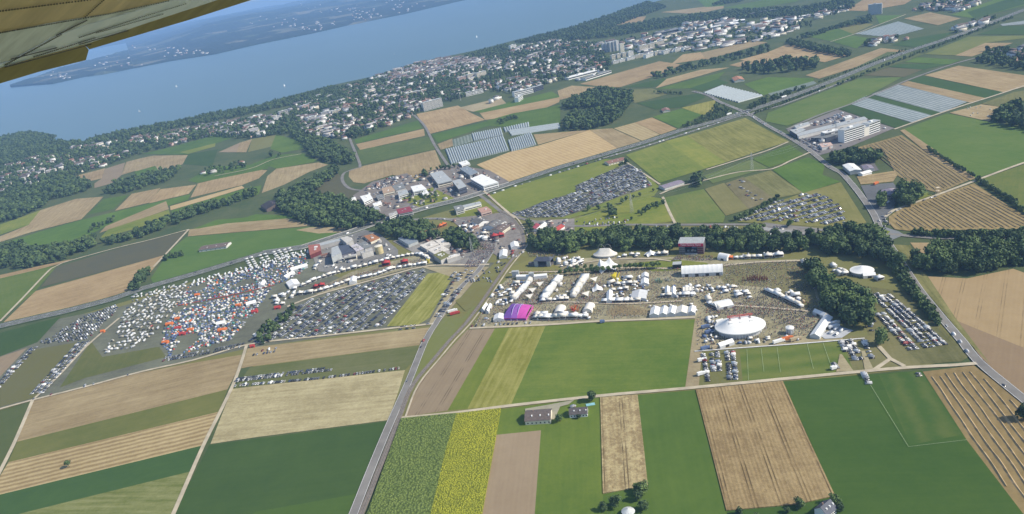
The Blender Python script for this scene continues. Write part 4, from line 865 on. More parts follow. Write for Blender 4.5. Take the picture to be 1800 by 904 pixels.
def marquee(name, label, px, hw, hr, mat, wallm=None, bays=1, group=None, arch=False):
    """ridge or barrel tent over a footprint given by four ground pixels"""
    q = ccw(GS(px, hw)); cx, cy, z0 = rootz(q); q = [Vector((x - cx, y - cy)) for x, y in q]
    if (q[1] - q[0]).length < (q[2] - q[1]).length: q = q[1:] + q[:1]
    d = (q[1] - q[0]).normalized(); L = ((q[1] - q[0]).length + (q[2] - q[3]).length) / 2; D = ((q[2] - q[1]).length + (q[3] - q[0]).length) / 2
    e = empty(name, (cx, cy, z0), math.atan2(d.y, d.x)); tag(e, label, 'tent', group); n = 9 if arch else 3
    prof = [(-D / 2 + D * i / (n - 1), hw + (hr - hw) * (math.sin(math.pi * i / (n - 1)) ** .8 if arch else 1 - abs(2 * i / (n - 1) - 1))) for i in range(n)]
    for k in range(bays):
        x0 = -L / 2 + L * k / bays; x1 = x0 + L / bays; xs_ = [x0, (x0 + x1) / 2, x1]; v = []
        for xx in xs_:
            sag = 0.0 if xx != xs_[1] else (0.35 if bays > 1 else 0)
            v += [(xx, y, z - sag) for y, z in prof]
        f = [(j * n + i, (j + 1) * n + i, (j + 1) * n + i + 1, j * n + i + 1) for j in range(2) for i in range(n - 1)]
        mesh_obj('roof_bay' if bays > 1 else 'roof', v, f, mat, e, smooth=arch)
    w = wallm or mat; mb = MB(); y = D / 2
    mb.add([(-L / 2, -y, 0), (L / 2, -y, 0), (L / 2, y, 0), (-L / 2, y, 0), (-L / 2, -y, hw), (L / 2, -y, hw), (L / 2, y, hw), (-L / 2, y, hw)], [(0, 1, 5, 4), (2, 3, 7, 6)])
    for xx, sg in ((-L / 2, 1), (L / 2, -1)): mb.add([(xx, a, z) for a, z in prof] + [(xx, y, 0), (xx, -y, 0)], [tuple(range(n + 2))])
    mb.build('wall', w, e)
    for k in range(max(1, bays // 2)): xx = -L / 2 + L * (k + .5) / max(1, bays // 2); mb = MB(); mb.box(xx - min(2, L * .15), xx + min(2, L * .15), -y - .06, -y - .01, 0, hw * .8); mb.build('doorway', dark_in, e)
    return e
def oval_tent(name, label, a, b, half_w, eave, top, mat, posts=40, ridge=.45, drop=0.0):
    """tent on an oval plan: axis from pixel a to pixel b"""
    A, B = Vector(G(*a, eave)), Vector(G(*b, eave)); c = (A + B) / 2; d = (B - A); ra = d.length / 2; e = empty(name, (c.x, c.y, gz(c.x, c.y)), math.atan2(d.y, d.x)); tag(e, label, 'tent'); n = 48; rings = 7; v = []; f = []
    for k in range(rings):
        r = k / (rings - 1)
        for i in range(n):
            t = 2 * math.pi * i / n; ex, ey = ra * math.cos(t), half_w * math.sin(t); rx = max(-ra * ridge, min(ra * ridge, ex)); v.append((rx + (ex - rx) * r, ey * r, eave + (top - eave) * (1 - r) ** 1.35))
    f = [(k * n + i, (k + 1) * n + i, (k + 1) * n + (i + 1) % n, k * n + (i + 1) % n) for k in range(rings - 1) for i in range(n)]
    mesh_obj('roof', v, f, mat, e, smooth=True); mb = MB()
    ring = lambda z, s=1.0: [(ra * s * math.cos(2 * math.pi * i / n), half_w * s * math.sin(2 * math.pi * i / n), z) for i in range(n)]
    mb.add(ring(eave, 1.003) + ring(eave - .9, 1.003), [(i, n + i, n + (i + 1) % n, (i + 1) % n) for i in range(n)]); mb.build('valance', mat, e)
    mb = MB(); mb.add(ring(0, .86) + ring(eave + .3, .86), [(i, (i + 1) % n, n + (i + 1) % n, n + i) for i in range(n)]); mb.build('inner_wall', whiteg, e)
    for i in range(posts): t = 2 * math.pi * i / posts; mb = MB(); mb.bar((ra * 1.03 * math.cos(t), half_w * 1.03 * math.sin(t), 0), (ra * .99 * math.cos(t), half_w * .99 * math.sin(t), eave), .16); mb.build('post', whiteg, e)
    return e, ra
def tensile(name, label, c, size, peaks, anchors, hp, mat, rot=0.0, edge=4.0):
    """stretched tent: peaks joined by a sagging ridge, pulled down to anchor points"""
    x, y = G(*c); e = empty(name, (x, y, gz(x, y)), rot); tag(e, label, 'tent'); n = anchors * 8; rings = 8; v = []; px_ = size * .42 * (peaks - 1)
    for k in range(rings):
        r = k / (rings - 1)
        for i in range(n):
            t = 2 * math.pi * i / n; ph = abs(((i / 8.0) % 1.0) - .5) * 2; R = size * (.68 + .32 * ph ** 1.5); ex, ey = R * (1.35 if peaks > 1 else 1) * math.cos(t), R * math.sin(t); ze = .4 + edge * (1 - ph ** 1.2)
            rx = max(-px_, min(px_, ex)); sag = 0 if peaks == 1 else .35 * (1 - (rx / px_) ** 2); zp = hp * (1 - sag); v.append((rx + (ex - rx) * r, ey * r, ze + (zp - ze) * (1 - r) ** 1.9))
    f = [(k * n + i, (k + 1) * n + i, (k + 1) * n + (i + 1) % n, k * n + (i + 1) % n) for k in range(rings - 1) for i in range(n)]
    mesh_obj('membrane', v, f, mat, e, smooth=True)
    for s in ([-px_, px_] if peaks > 1 else [0]): mb = MB(); mb.bar((s, 0, 0), (s, 0, hp + .6), .18, n=6); mb.build('mast', concrete, e)
    return e
def sail(label, c, w, rot, mat, zs=(5.5, 5.5, 3.2), group=None):
    x, y = G(*c); e = empty('shade_sail', (x, y, gz(x, y)), rot); tag(e, label, 'shade sail', group); P = [Vector((-w / 2, w * .35, zs[0])), Vector((w / 2, w * .35, zs[1])), Vector((0, -w * .5, zs[2]))]; n = 8; v = []; idx = {}
    for i in range(n + 1):
        for j in range(n + 1 - i):
            k = n - i - j; a, b, cc = i / n, j / n, k / n; p = P[0] * a + P[1] * b + P[2] * cc; m_ = (P[0] + P[1] + P[2]) / 3; pull = 1.2 * (a * b + b * cc + a * cc); q = p + (m_ - p) * pull * .35; idx[i, j] = len(v); v.append((q.x, q.y, p.z - .4 * pull))
    f = []
    for i in range(n):
        for j in range(n - i):
            f.append((idx[i, j], idx[i + 1, j], idx[i, j + 1]))
            if j + i < n - 1: f.append((idx[i + 1, j], idx[i + 1, j + 1], idx[i, j + 1]))
    mesh_obj('sail', v, f, mat, e, smooth=True)
    for p in P: mb = MB(); mb.bar((p.x, p.y, 0), (p.x, p.y, p.z + .2), .12); mb.build('post', concrete, e)
    return e
red_p = plain('red_fascia', (0.62, 0.025, 0.08), 0.6); red_d = plain('dark_red_panel', (0.14, 0.03, 0.03), .8); gridm = plain('scaffold_mesh', (0.13, 0.12, 0.125), .8, vary=.4, scale=1.0); metal_g = plain('metal_sheet', (0.40, 0.42, 0.42), .55, vary=.12); slate_r = plain('slate_roof', (0.07, 0.08, 0.11), .6, vary=.15); black = plain('black_cloth', (0.018, 0.018, 0.022))
# --- main stage
A, B = Vector(G(1194.4, 446.8)), Vector(G(1237, 446.8)); LST = (B - A).length; c = (A + B) / 2; d = (B - A).normalized(); st = empty('festival_stage', (c.x, c.y, gz(c.x, c.y)), math.atan2(d.y, d.x)); tag(st, 'large open air stage with red fascia lettered in white and grey pitched roof', 'stage')
w = LST / 2; DS = 14.0
mb = MB(); mb.box(-w, w, 0, DS, 0, 1.7); mb.build('deck', gridm, st)
rf = None
v = [(-w - .6, -.6, 14.6), (w + .6, -.6, 14.6), (w + .6, DS + .6, 17.0), (-w - .6, DS + .6, 17.0)]; v += [(p[0], p[1], p[2] - .6) for p in v]
rf = mesh_obj('roof', v, [(0, 1, 2, 3), (7, 6, 5, 4), (0, 4, 5, 1), (1, 5, 6, 2), (2, 6, 7, 3), (3, 7, 4, 0)], metal_g, st)
for k in range(12): x = -w + (k + .5) * 2 * w / 12; mb = MB(); mb.add([(x - .12, -.6, 14.62), (x + .12, -.6, 14.62), (x + .12, DS + .6, 17.02), (x - .12, DS + .6, 17.02)] + [(x - .12, -.6, 14.85), (x + .12, -.6, 14.85), (x + .12, DS + .6, 17.25), (x - .12, DS + .6, 17.25)], [(4, 5, 6, 7), (0, 1, 5, 4), (1, 2, 6, 5), (3, 0, 4, 7)]); mb.build('roof_seam', metal_g, rf)
mb = MB(); mb.box(-w - .3, w + .3, -1.0, -.65, 10.6, 14.3); fa_ = mb.build('fascia', red_p, st)
def text_mesh(body):
    tx = bpy.data.curves.new('lettering', 'FONT'); tx.body = body; tx.size = 3.1; tx.extrude = .03; to = bpy.data.objects.new('lettering', tx); COL.objects.link(to); bpy.context.view_layer.update()
    me = bpy.data.meshes.new_from_object(to.evaluated_get(bpy.context.evaluated_depsgraph_get())); bpy.data.objects.remove(to); bpy.data.curves.remove(tx); me.materials.clear(); me.materials.append(white)
    xs_ = [v.co.x for v in me.vertices]; return me, (min(xs_), max(xs_)) if xs_ else (0, 0)
WORDS = 'Paléo Festival Nyon'; full = text_mesh(WORDS)[1]; sc_ = 2 * w * .82 / (full[1] - full[0])
for i, ch in enumerate(WORDS):
    if ch == ' ': continue
    me, (l0, l1) = text_mesh(ch); r1 = text_mesh(WORDS[:i + 1])[1][1]; lo = link('letter', me, fa_); lo.rotation_euler = (math.pi / 2, 0, 0); lo.scale = (sc_, sc_ * 1.25, 1); lo.location = (-(full[1] - full[0]) * sc_ / 2 + (r1 - l1 - full[0]) * sc_, -1.03, 11.5)
for s, mt, lb in ((-1, gridm, 'grey'), (1, red_d, 'red')):
    x0, x1 = sorted((s * w, s * w * .5)); mb = MB(); mb.box(x0, x1, -.6, .2, 0, 10.6); o = mb.build('side_panel', mt, st); o['label'] = lb + ' mesh panel beside the stage opening'
    for k in range(4): z = 1 + k * 2.6; mb = MB(); mb.box(x0 + .3, x1 - .3, -.75, -.605, z, z + .25); mb.build('scaffold_bar', concrete, o)
    mb = MB(); mb.box(s * w - .3, s * w + .3, .21, DS, 0, 14.0); mb.build('side_wall', gridm, st)
mb = MB(); mb.box(-w, w, DS - .3, DS, 1.7, 15.5); mb.build('back_wall', black, st)
mb = MB(); mb.box(-1, 5, DS - 5, DS - 4.7, 4.0, 9.0); mb.build('screen', plain('screen_panel', (.25, .25, .36)), st)
for x in (-5, 0, 4): mb = MB(); mb.box(x - 1.2, x + 1.2, 5, 7, 1.7, 2.9); mb.build('riser', whiteg, st)
mb = MB(); mb.box(-w * .5, w * .5, -2.4, -1.4, 0, 1.2); mb.build('front_barrier', whiteg, st)
# --- long white marquee, control hut, second stage
marquee('long_marquee', 'long white barrel roofed marquee with scalloped bays facing the main stage', [(1199, 482), (1271, 478.5), (1270, 469), (1198, 472)], 4.5, 11.0, white, whiteg, 9, arch=True)
flat('control_hut', 'dark control hut with pale roof at the end of the long marquee', 'hut', [(1183, 461), (1198, 460), (1197, 465), (1182, 466)], 6.0, black, metal_g)
A, B = Vector(G(940, 469)), Vector(G(968, 469)); c = (A + B) / 2; d = (B - A); LL = d.length; s2 = empty('small_stage', (c.x, c.y, gz(c.x, c.y)), math.atan2(d.y, d.x)); tag(s2, 'smaller dark stage with slate grey hipped roof beside the white star tents', 'stage'); w2 = LL / 2
mb = MB(); mb.box(-w2, w2, 0, 13, 0, 1.4); mb.build('deck', gridm, s2); v = [(-w2 - 1, -1, 8), (w2 + 1, -1, 8), (w2 + 1, 14, 8), (-w2 - 1, 14, 8), (-w2 * .75, 6, 11.5), (w2 * .75, 6, 11.5)]; mesh_obj('roof', v, [(0, 1, 5, 4), (1, 2, 5), (2, 3, 4, 5), (3, 0, 4), (0, 3, 2, 1)], slate_r, s2)
for s in (-1, 1): x0, x1 = sorted((s * w2, s * w2 * .55)); mb = MB(); mb.box(x0, x1, -.3, 1, 0, 8); mb.build('side_panel', metal_g, s2)
mb = MB(); mb.box(-w2, w2, 12.6, 13, 1.4, 8); mb.build('back_wall', black, s2); mb = MB(); mb.box(-w2 * .55, w2 * .55, -.25, .4, 6.9, 7.95); mb.build('fascia', slate_r, s2); mb = MB(); mb.box(-w2 - 9, -w2 - .1, 1, 6, 0, 4.5); mb.build('wing_screen', gridm, s2)
# --- the big oval tent with its red truss
ov, ra = oval_tent('oval_big_top', 'huge white oval big top with red truss over its ridge and a ring of posts', (1257, 577.5), (1345, 565.5), 19.5, 6.5, 15.0, white, 56)
mb = MB(); yy = -0.5
for z in (16.2, 17.8): mb.bar((-ra * .5, yy, z), (ra * .5, yy, z), .38, n=6)
for k in range(16): x = -ra * .5 + k * ra / 16; mb.bar((x, yy, 16.2), (x + ra / 16, yy, 17.8), .14); mb.bar((x + ra / 16, yy, 16.2), (x + ra / 16, yy, 17.8), .14)
mb.build('truss', plain('salmon_steel', (.58, .14, .12)), ov)
for k in (-.4, 0, .4):
    mb = MB(); x = ra * k
    for s in (-1, 1): mb.bar((x + s * 1.5, yy - 3, 11.5), (x, yy, 16.4), .22); mb.bar((x + s * 1.2, yy + 3, 11.0), (x, yy, 16.4), .22)
    mb.build('mast', red_d, ov); mb = MB(); mb.box(x - 1.6, x + 1.6, yy - 5, yy - 3.4, 10.8, 12.6); mb.build('vent_hood', white, ov)
rt, _ = oval_tent('round_tent', 'round white tent with low conical roof in a clearing of the wood', (1493.5, 475), (1537, 474), 11.5, 4.2, 8.5, white, 24, ridge=.05); marquee('tent_porch', 'white gabled porch tent in front of the round tent', [(1516, 486), (1539, 484), (1538, 479), (1516, 481)], 3.2, 5.2, white, white2, 1)
sr, _ = oval_tent('round_kiosk', 'small round white canopy raised on a dark kiosk beside the big top', (1380.5, 576), (1396, 575.5), 4.2, 6.5, 8.2, white, 8, ridge=.02); mb = MB(); mb.box(-3, 3, -2.6, 2.6, 0, 4.6); mb.build('kiosk_base', gridm, sr)
ct, _ = oval_tent('circus_tent', 'cream circus tent with two hoops above it at the edge of the wood', (1043, 447), (1085, 446), 9.5, 3.0, 11.0, white2, 20, ridge=.4)
for s in (-5, 4):
    mb = MB(); prev = None
    for i in range(13):
        t = math.pi * i / 12; p = (s + 4.6 * math.cos(t), 2, 8 + 7.5 * math.sin(t))
        if prev: mb.bar(prev, p, .2)
        prev = p
    mb.build('hoop', concrete, ct)
tensile('star_tent', 'white star shaped tent with two tall peaks in front of the tree avenue', (1065, 473), 14.5, 2, 6, 15, white, .12); tensile('star_tent', 'small white star tent with one peak beside the main stage', (1144, 448.5), 9, 1, 5, 7.5, white, .3, 2.5); tensile('star_tent', 'white single peaked star tent among the triangular shade sails', (1050, 509.5), 8.5, 1, 4, 8, white, .78, 2)
for i, (cx, cy, lb) in enumerate(((950, 505, 'cream triangular shade sail nearest the twin white counters'), (937, 516, 'cream triangular shade sail, middle one of the three in a row'), (932, 527, 'cream triangular shade sail closest to the purple tent'), (1046, 497, 'cream triangular shade sail behind the single peaked star tent'), (1032, 523, 'cream triangular shade sail beside the right leg of the stall horseshoe'))): sail(lb, (cx, cy), 10.5, .1 * (i - 2), white2)
for (px4, lb) in (([(972, 551), (990, 550), (995, 538), (979, 540)], 'pale curved canopy left of the red sculpture'), ([(1024, 547), (1040, 546), (1046, 534), (1029, 536)], 'pale curved canopy right of the red sculpture')): marquee('curved_canopy', lb, px4, 3.0, 5.6, white2, white2, 1, arch=True)
# --- purple tent with arches
pq = [Vector(G(886, 564)), Vector(G(925, 564)), Vector(G(938, 541)), Vector(G(903, 538))]; c = sum(pq, Vector((0, 0))) / 4; pq = [p - c for p in pq]; pt = empty('arched_tent', (c.x, c.y, gz(c.x, c.y))); tag(pt, 'purple and magenta tent spanned by two pale arches', 'tent')
def pq_at(u, v): return pq[0].lerp(pq[1], u).lerp(pq[3].lerp(pq[2], u), v)
nn = 13
for u0, u1, mt in ((0, .33, 'purple'), (.33, .6, 'violet'), (.6, 1, 'pink')):
    if mt == 'violet': FAB['violet'] = plain('violet_fabric', (.27, .10, .40), .8, vary=.1)
    v = []
    for u in np.linspace(u0, u1, 5):
        for i in range(nn): t_ = i / (nn - 1); p = pq_at(u, t_); v.append((p.x, p.y, 3.0 + (4.6 - 1.6 * abs(2 * u - 1) ** 2) * min(1, math.sin(math.pi * t_) * 1.25) ** .8))
    mesh_obj('roof_panel', v, [(k * nn + i, (k + 1) * nn + i, (k + 1) * nn + i + 1, k * nn + i + 1) for k in range(4) for i in range(nn - 1)], FAB[mt], pt, smooth=True)
e_ = (pq[3] - pq[0]).normalized(); A, B = pq[0] + e_ * .1, pq[1] + e_ * .1; mesh_obj('front_wall', [(A.x, A.y, 0), (B.x, B.y, 0), (B.x, B.y, 2.0), (A.x, A.y, 2.0)], [(0, 1, 2, 3)], FAB['purple'], pt); A, B = pq[0] + e_ * .05, pq[1] + e_ * .05; mesh_obj('front_band', [(A.x, A.y, 2.0), (B.x, B.y, 2.0), (B.x, B.y, 3.1), (A.x, A.y, 3.1)], [(0, 1, 2, 3)], FAB['pink'], pt)
A, B = pq[1], pq[2]; mesh_obj('side_wall', [(A.x, A.y, 0), (B.x, B.y, 0), (B.x, B.y, 3.0), (A.x, A.y, 3.0)], [(0, 1, 2, 3)], FAB['pink'], pt)
for u in (.33, .6):
    mb = MB(); prev = None
    for i in range(19):
        t_ = i / 18; p = pq_at(u, -.03 + 1.06 * t_); p = (p.x, p.y, 9.6 * math.sin(math.pi * t_) ** .7)
        if prev: mb.bar(prev, p, .28, n=6)
        prev = p
    mb.build('arch', plain('lilac_steel', (.5, .42, .68)), pt)
# --- other festival structures
flat('white_counter', 'long low white counter building next to the stubby grey tower', 'building', [(907, 487), (929, 486.5), (929.5, 483), (908, 483.5)], 4.5, white, white); flat('white_counter', 'long low white counter building nearer the star tents', 'building', [(938, 487), (961, 484.5), (961.5, 481), (939, 483)], 4.5, white, white)
flat('grey_tower', 'stubby grey tower at the end of the white counters', 'tower', [(899, 479), (911, 478), (912, 475.5), (900, 476)], 8, metal_g, metal_g); flat('grey_tower', 'small grey tower between the two white counters', 'tower', [(929, 482), (938, 481), (938, 478.5), (930, 479)], 8, metal_g, metal_g)
marquee('domed_tent', 'white dome ended tent by the shaded stage yard', [(1263, 453), (1280, 456), (1283, 450), (1267, 447)], 3.0, 7.0, white, white, 1, arch=True)
for px4, lb in (([(1106, 526), (1135, 526), (1138, 512), (1114, 511)], 'big pale grey marquee behind the lower food counters'), ([(1248, 533), (1264, 541), (1294, 535), (1276, 526)], 'broad white marquee inside the angled stall yard'), ([(878, 453), (891, 451), (892, 440.5), (878, 441.5)], 'square white tent beside the railway bend'), ([(898, 437), (913, 434), (911, 426), (897, 428)], 'white tent wedged between railway and red canopy'),
   ([(1140, 555), (1158, 554), (1161, 541), (1146, 541)], 'white marquee at the left end of the row above the green meadow'), ([(1158.5, 554), (1172, 553), (1175, 540), (1161.5, 541)], 'white marquee second in the row above the green meadow'), ([(1172.5, 553), (1187, 552), (1190, 540), (1175.5, 540)], 'white marquee third in the row above the green meadow'), ([(1187.5, 552), (1208, 551), (1210, 539), (1190.5, 540)], 'cream broad marquee in the row above the green meadow'), ([(1208.5, 551), (1222, 550), (1224, 539), (1210.5, 540)], 'white marquee at the dirt track end of the row'),
   ([(1168, 516), (1178, 516), (1178, 505), (1169, 505)], 'tall white tent at the left of the upper food row'), ([(1179, 519), (1188, 519), (1188, 506), (1180, 505)], 'white tent second in the upper food row'), ([(1200, 512), (1218, 511), (1218, 504), (1201, 504)], 'cream tent with yellow trim in the upper food row'), ([(1126, 500), (1140, 500), (1140, 491), (1127, 491)], 'white cube tent beside the green climbing toys'), ([(1127, 488), (1140, 487), (1140, 481), (1128, 481)], 'small white tent behind the white cube tent'),
   ([(1065, 530), (1076, 529), (1077, 512), (1067, 512)], 'white tent closing the left side of the lower food block'), ([(845, 545), (853, 536), (858, 534), (850, 545)], 'long white tent by the railway, first of two'), ([(853, 548), (860, 537), (865, 535), (858, 548)], 'long white tent by the railway, second of two'), ([(867, 562), (885, 562), (887, 553), (870, 553)], 'white tents joined to the purple tent'),
   ([(1264, 610), (1288, 602), (1286, 595), (1262, 605)], 'white tunnel tent at the foot of the big top'), ([(1258, 568), (1270, 565), (1272, 562), (1259, 565)], 'white tunnel tent leaning on the left of the big top'), ([(1426, 590), (1440, 592), (1462, 560), (1448, 553)], 'white roofed angled passage at the wood edge'), ([(1428, 548), (1448, 556), (1456, 552), (1436, 545)], 'white roofed entrance at the wood edge'),
   ([(503, 496), (522, 491), (528, 499), (507, 505)], 'cluster of white peaked marquees at the market entrance'), ([(511, 476), (540, 468), (540, 463), (510, 471)], 'long white tent bordering the tarmac yard'), ([(499, 490), (515, 480), (516, 477), (498, 486)], 'slanted white tent at the corner of the campground'), ([(454, 503), (463, 502), (467, 495), (459, 495)], 'white boxy tent alone by the red barrier track'), ([(614, 498), (626, 496), (627, 488), (616, 488)], 'cube shaped white tent in the entrance market'),
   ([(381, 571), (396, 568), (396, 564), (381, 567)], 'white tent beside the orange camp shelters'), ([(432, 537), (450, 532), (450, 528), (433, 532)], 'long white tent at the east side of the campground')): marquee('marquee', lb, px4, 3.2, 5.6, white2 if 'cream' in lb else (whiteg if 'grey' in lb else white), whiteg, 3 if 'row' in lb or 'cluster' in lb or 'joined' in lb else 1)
for (cx, cy, r, lb) in ((290, 601, 6, 'big orange camp shelter at the lower edge of the campground'), (297, 569, 7, 'long orange camp shelter among caravans'), (312, 576, 6, 'red orange shelter in the middle of the campground'), (334, 579, 6, 'orange shelter beside the khaki tents'), (320, 586, 6, 'flat red shelter between camp lanes'), (390, 579, 8, 'bright orange large shelter near the white tent'), (418, 536, 5, 'orange shelter with a pointed top'), (447, 547, 6, 'pink red shelter by the campground road'), (487, 540, 6, 'red shelter next to the tree covered car park'), (443, 608, 4, 'small red shelter at the track corner'), (346, 518, 5, 'coral shelter near the caravan rows'), (180, 582, 4, 'yellow and orange shelter by the white vans'), (311, 560, 5, 'orange peaked shelter beside white tents')):
    s = pxscale(cx, cy); a = r * s; col = FAB['red' if 'red' in lb else 'orange']; marquee('camp_shelter', lb, [(cx - a * .7, cy + a * .25), (cx + a * .6, cy + a * .05), (cx + a * .8, cy - a * .3), (cx - a * .5, cy - a * .1)], 2.4, 4.2, col, col)
# red sculpture, green toys, yellow frame, red spikes, stake field
def spray(name, label, cat, c, n, w, h, mats, th=.25, splay=.8):
    x, y = G(*c); mb = MB(); 
    for i in range(n):
        a = random.uniform(0, 6.28); r = w * math.sqrt(random.random()); b = (r * math.cos(a), r * math.sin(a), 0); mb.bar(b, (b[0] + random.uniform(-splay, splay) * h, b[1] + random.uniform(-splay, splay) * h, h * random.uniform(.6, 1.1)), th, i % len(mats))
    o = mb.build(name, mats); o.location = (x, y, gz(x, y)); tag(o, label, cat)
spray('red_sculpture', 'tangled red sculpture of crossed poles between the curved canopies', 'sculpture', (1011, 545), 26, 5, 6, [FAB['red'], FAB['orange']]); spray('climbing_toy', 'green climbing frame of splayed bars near the long marquee', 'climbing frame', (1158, 497), 20, 4, 4.5, [FAB['teal'], FAB['green']]); spray('climbing_toy', 'grey green climbing frame of thin bars beside the green one', 'climbing frame', (1175, 495), 20, 4, 4.5, [FAB['green'], metal_g], .18)
spray('yellow_frame', 'yellow inflatable arch of crossed tubes behind food tents', 'sculpture', (1081, 492), 9, 3.0, 7, [FAB['yellow']], .9, .7); spray('yellow_frame', 'yellow leaning tube sculpture at the corner of food tents', 'sculpture', (1090, 499), 5, 1.4, 6, [FAB['yellow']], .8, .4); spray('yellow_frame', 'bright yellow crossed sign frame at the end of the entrance market', 'sculpture', (754, 463), 6, 1.6, 6, [FAB['yellow']], .7, .6)
X, Y, _ = grid_in([(1303, 496), (1318, 489), (1348, 490), (1350, 495)], 2.2, .4); mb = MB(); x0, y0 = G(1330, 493)
for x, y in zip(X, Y): mb.bar((x - x0, y - y0, 0), (x - x0 + random.uniform(-.4, .4), y - y0, random.uniform(3, 6)), .35)
o = mb.build('red_stake_sculpture', red_d); o.location = (x0, y0, gz(x0, y0)); tag(o, 'dark red block of pointed stakes standing on the dry grass', 'sculpture')
X, Y, _ = grid_in([(1064, 556), (1072, 545), (1095, 538), (1125, 541), (1140, 548), (1137, 556)], 1.7, .5); mb = MB(); x0, y0 = G(1100, 549); straw = plain('straw_stakes', (.52, .38, .21), vary=.3)
for x, y in zip(X, Y): mb.bar((x - x0, y - y0, 0), (x - x0 + random.uniform(-.7, .7), y - y0 + random.uniform(-.6, .6), random.uniform(1.5, 5)), .16)
o = mb.build('bamboo_stakes', straw); o.location = (x0, y0, gz(x0, y0)); tag(o, kind='stuff'); tag(o, 'straw coloured thicket of bamboo stakes between two rows of tents', 'sculpture')
# --- works complex beside the motorway
flat('works_hall', 'works hall with red flat roof dotted with skylights', 'building', [(542, 432), (562, 430), (564, 441), (545, 449)], 6.5, red_d, plain('red_roofing', (.33, .12, .09)), 0, units=6); flat('works_hall', 'long narrow grey roofed hall along the motorway', 'building', [(558, 430), (599, 419), (601, 423), (563, 433)], 6, concrete, metal_g); flat('works_hall', 'pale roofed block behind the dark slate hall', 'building', [(598, 419), (611, 416), (621, 423), (609, 428)], 8, concrete, plain('pale_flat_roof', (.5, .48, .44)))
flat('works_hall', 'works hall under a dark slate blue flat roof', 'building', [(594, 434), (613, 431), (625, 442), (599, 449)], 7, plain('slate_wall', (.2, .2, .24)), slate_r); flat('works_tower', 'tall grey roofed block in front of the dark slate hall', 'building', [(583, 437), (594, 433), (600, 445), (583, 453)], 12, metal_g, metal_g, 1); flat('works_hall', 'white cluttered roof hall full of ducts', 'building', [(614, 435), (627, 429), (640, 438), (626, 443)], 7, concrete, plain('cluttered_roof', (.5, .47, .5), vary=.4, scale=.6), units=8); flat('works_hall', 'grey roofed hall at the right of the works', 'building', [(630, 430), (642, 425), (654, 434), (641, 438)], 7, concrete, plain('grey_roofing', (.2, .21, .21)), units=2)
slab('works_block', 'pale blank walled block with small dark doors', 'building', (638.5, 456), (658, 450), 10, 8.5, plain('pale_wall', (.52, .5, .46)), concrete, 0); slab('works_block', 'low cream block with a green base at the works yard', 'building', (607, 462), (628, 458), 8, 7, WALLS[1], concrete, 1)
x, y = G(668, 446); e = empty('storage_silo', (x, y, gz(x, y))); tag(e, 'squat yellowish storage silo at the end of the works', 'silo'); n = 24
mesh_obj('shell', [(6 * math.cos(6.283 * i / n), 6 * math.sin(6.283 * i / n), z) for z in (0, 12) for i in range(n)], [(i, (i + 1) % n, n + (i + 1) % n, n + i) for i in range(n)], plain('silo_yellow', (.52, .44, .24)), e, smooth=True); mesh_obj('cap', [(6.2 * math.cos(6.283 * i / n), 6.2 * math.sin(6.283 * i / n), 12) for i in range(n)] + [(0, 0, 13.5)], [(i, (i + 1) % n, n) for i in range(n)], WALLS[1], e)
flat('terracotta_shed', 'low terracotta roofed shed behind the works', 'building', [(640, 416), (655, 412), (668, 419), (652, 426)], 4, WALLS[1], plain('terracotta', (.36, .16, .07)), units=3); flat('glass_hall', 'low blue grey roofed hall at the edge of the wood', 'building', [(700, 420), (716, 414), (735, 424), (718, 431)], 5, metal_g, plain('bluegrey_roof', (.22, .26, .30)))
# --- building site with crane
for i, (px4, lb, h) in enumerate((([(738, 432), (760, 424), (772, 430), (750, 439)], 'unfinished concrete floor of the building site, first bay', 5), ([(752, 440), (775, 431), (790, 440), (765, 448)], 'unfinished concrete floor of the building site, white slabs', 6), ([(765, 424), (778, 420), (793, 430), (778, 434)], 'unfinished concrete floor of the building site by the crane', 5), ([(785, 452), (808, 446), (809, 450), (786, 457)], 'white walled site building at the road', 6), ([(762, 449), (778, 442), (791, 450), (775, 458)], 'green roofed block beside the building site', 7))): flat('site_building', lb, 'building', px4, h, concrete, (plain('site_slab', (.62, .58, .52), vary=.2, scale=.4) if i != 4 else plain('moss_roof', (.17, .17, .06))), 0, units=5)
def crane(label, px, h, jib, back, rot, col):
    x, y = G(*px); e = empty('tower_crane', (x, y, gz(x, y)), rot); tag(e, label, 'crane'); mb = MB()
    for sx in (-.8, .8):
        for sy in (-.8, .8): mb.bar((sx, sy, 0), (sx, sy, h), .14)
    for k in range(int(h / 1.8)):
        z = k * 1.8; mb.bar((-.8, -.8, z), (.8, -.8, z + 1.8), .09); mb.bar((-.8, .8, z), (.8, .8, z + 1.8), .09); mb.bar((-.8, -.8, z), (-.8, .8, z + 1.8), .09); mb.bar((.8, -.8, z + 1.8), (.8, .8, z), .09)
    mb.build('mast', col, e); mb = MB()
    for dy, dz in ((-.7, 0), (.7, 0), (0, 1.3)): mb.bar((-back, dy, h + dz), (jib, dy, h + dz), .13)
    for k in range(int((jib + back) / 2)): u = -back + k * 2; mb.bar((u, -.7, h), (u + 1, 0, h + 1.3), .08); mb.bar((u + 1, 0, h + 1.3), (u + 2, .7, h), .08)
    mb.build('jib', col, e); mb = MB(); mb.box(-back, -back + 3, -.8, .8, h - 2, h); mb.build('counterweight', concrete, e); mb = MB(); mb.box(.9, 2.4, -.9, .9, h - 2.4, h); mb.build('cab', white, e)
crane('tall red masted tower crane over the building site', (757, 420), 13, 30, 13, math.radians(8), plain('crane_yellow', (.55, .36, .16))); crane('small pale tower crane beside the long slab of flats', (810, 177), 24, 12, 9, .3, plain('crane_pale', (.5, .5, .48))); crane('far tower crane over the roofs of the town', (911, 142), 26, 12, 8, .5, plain('crane_pale', (.5, .5, .48)))
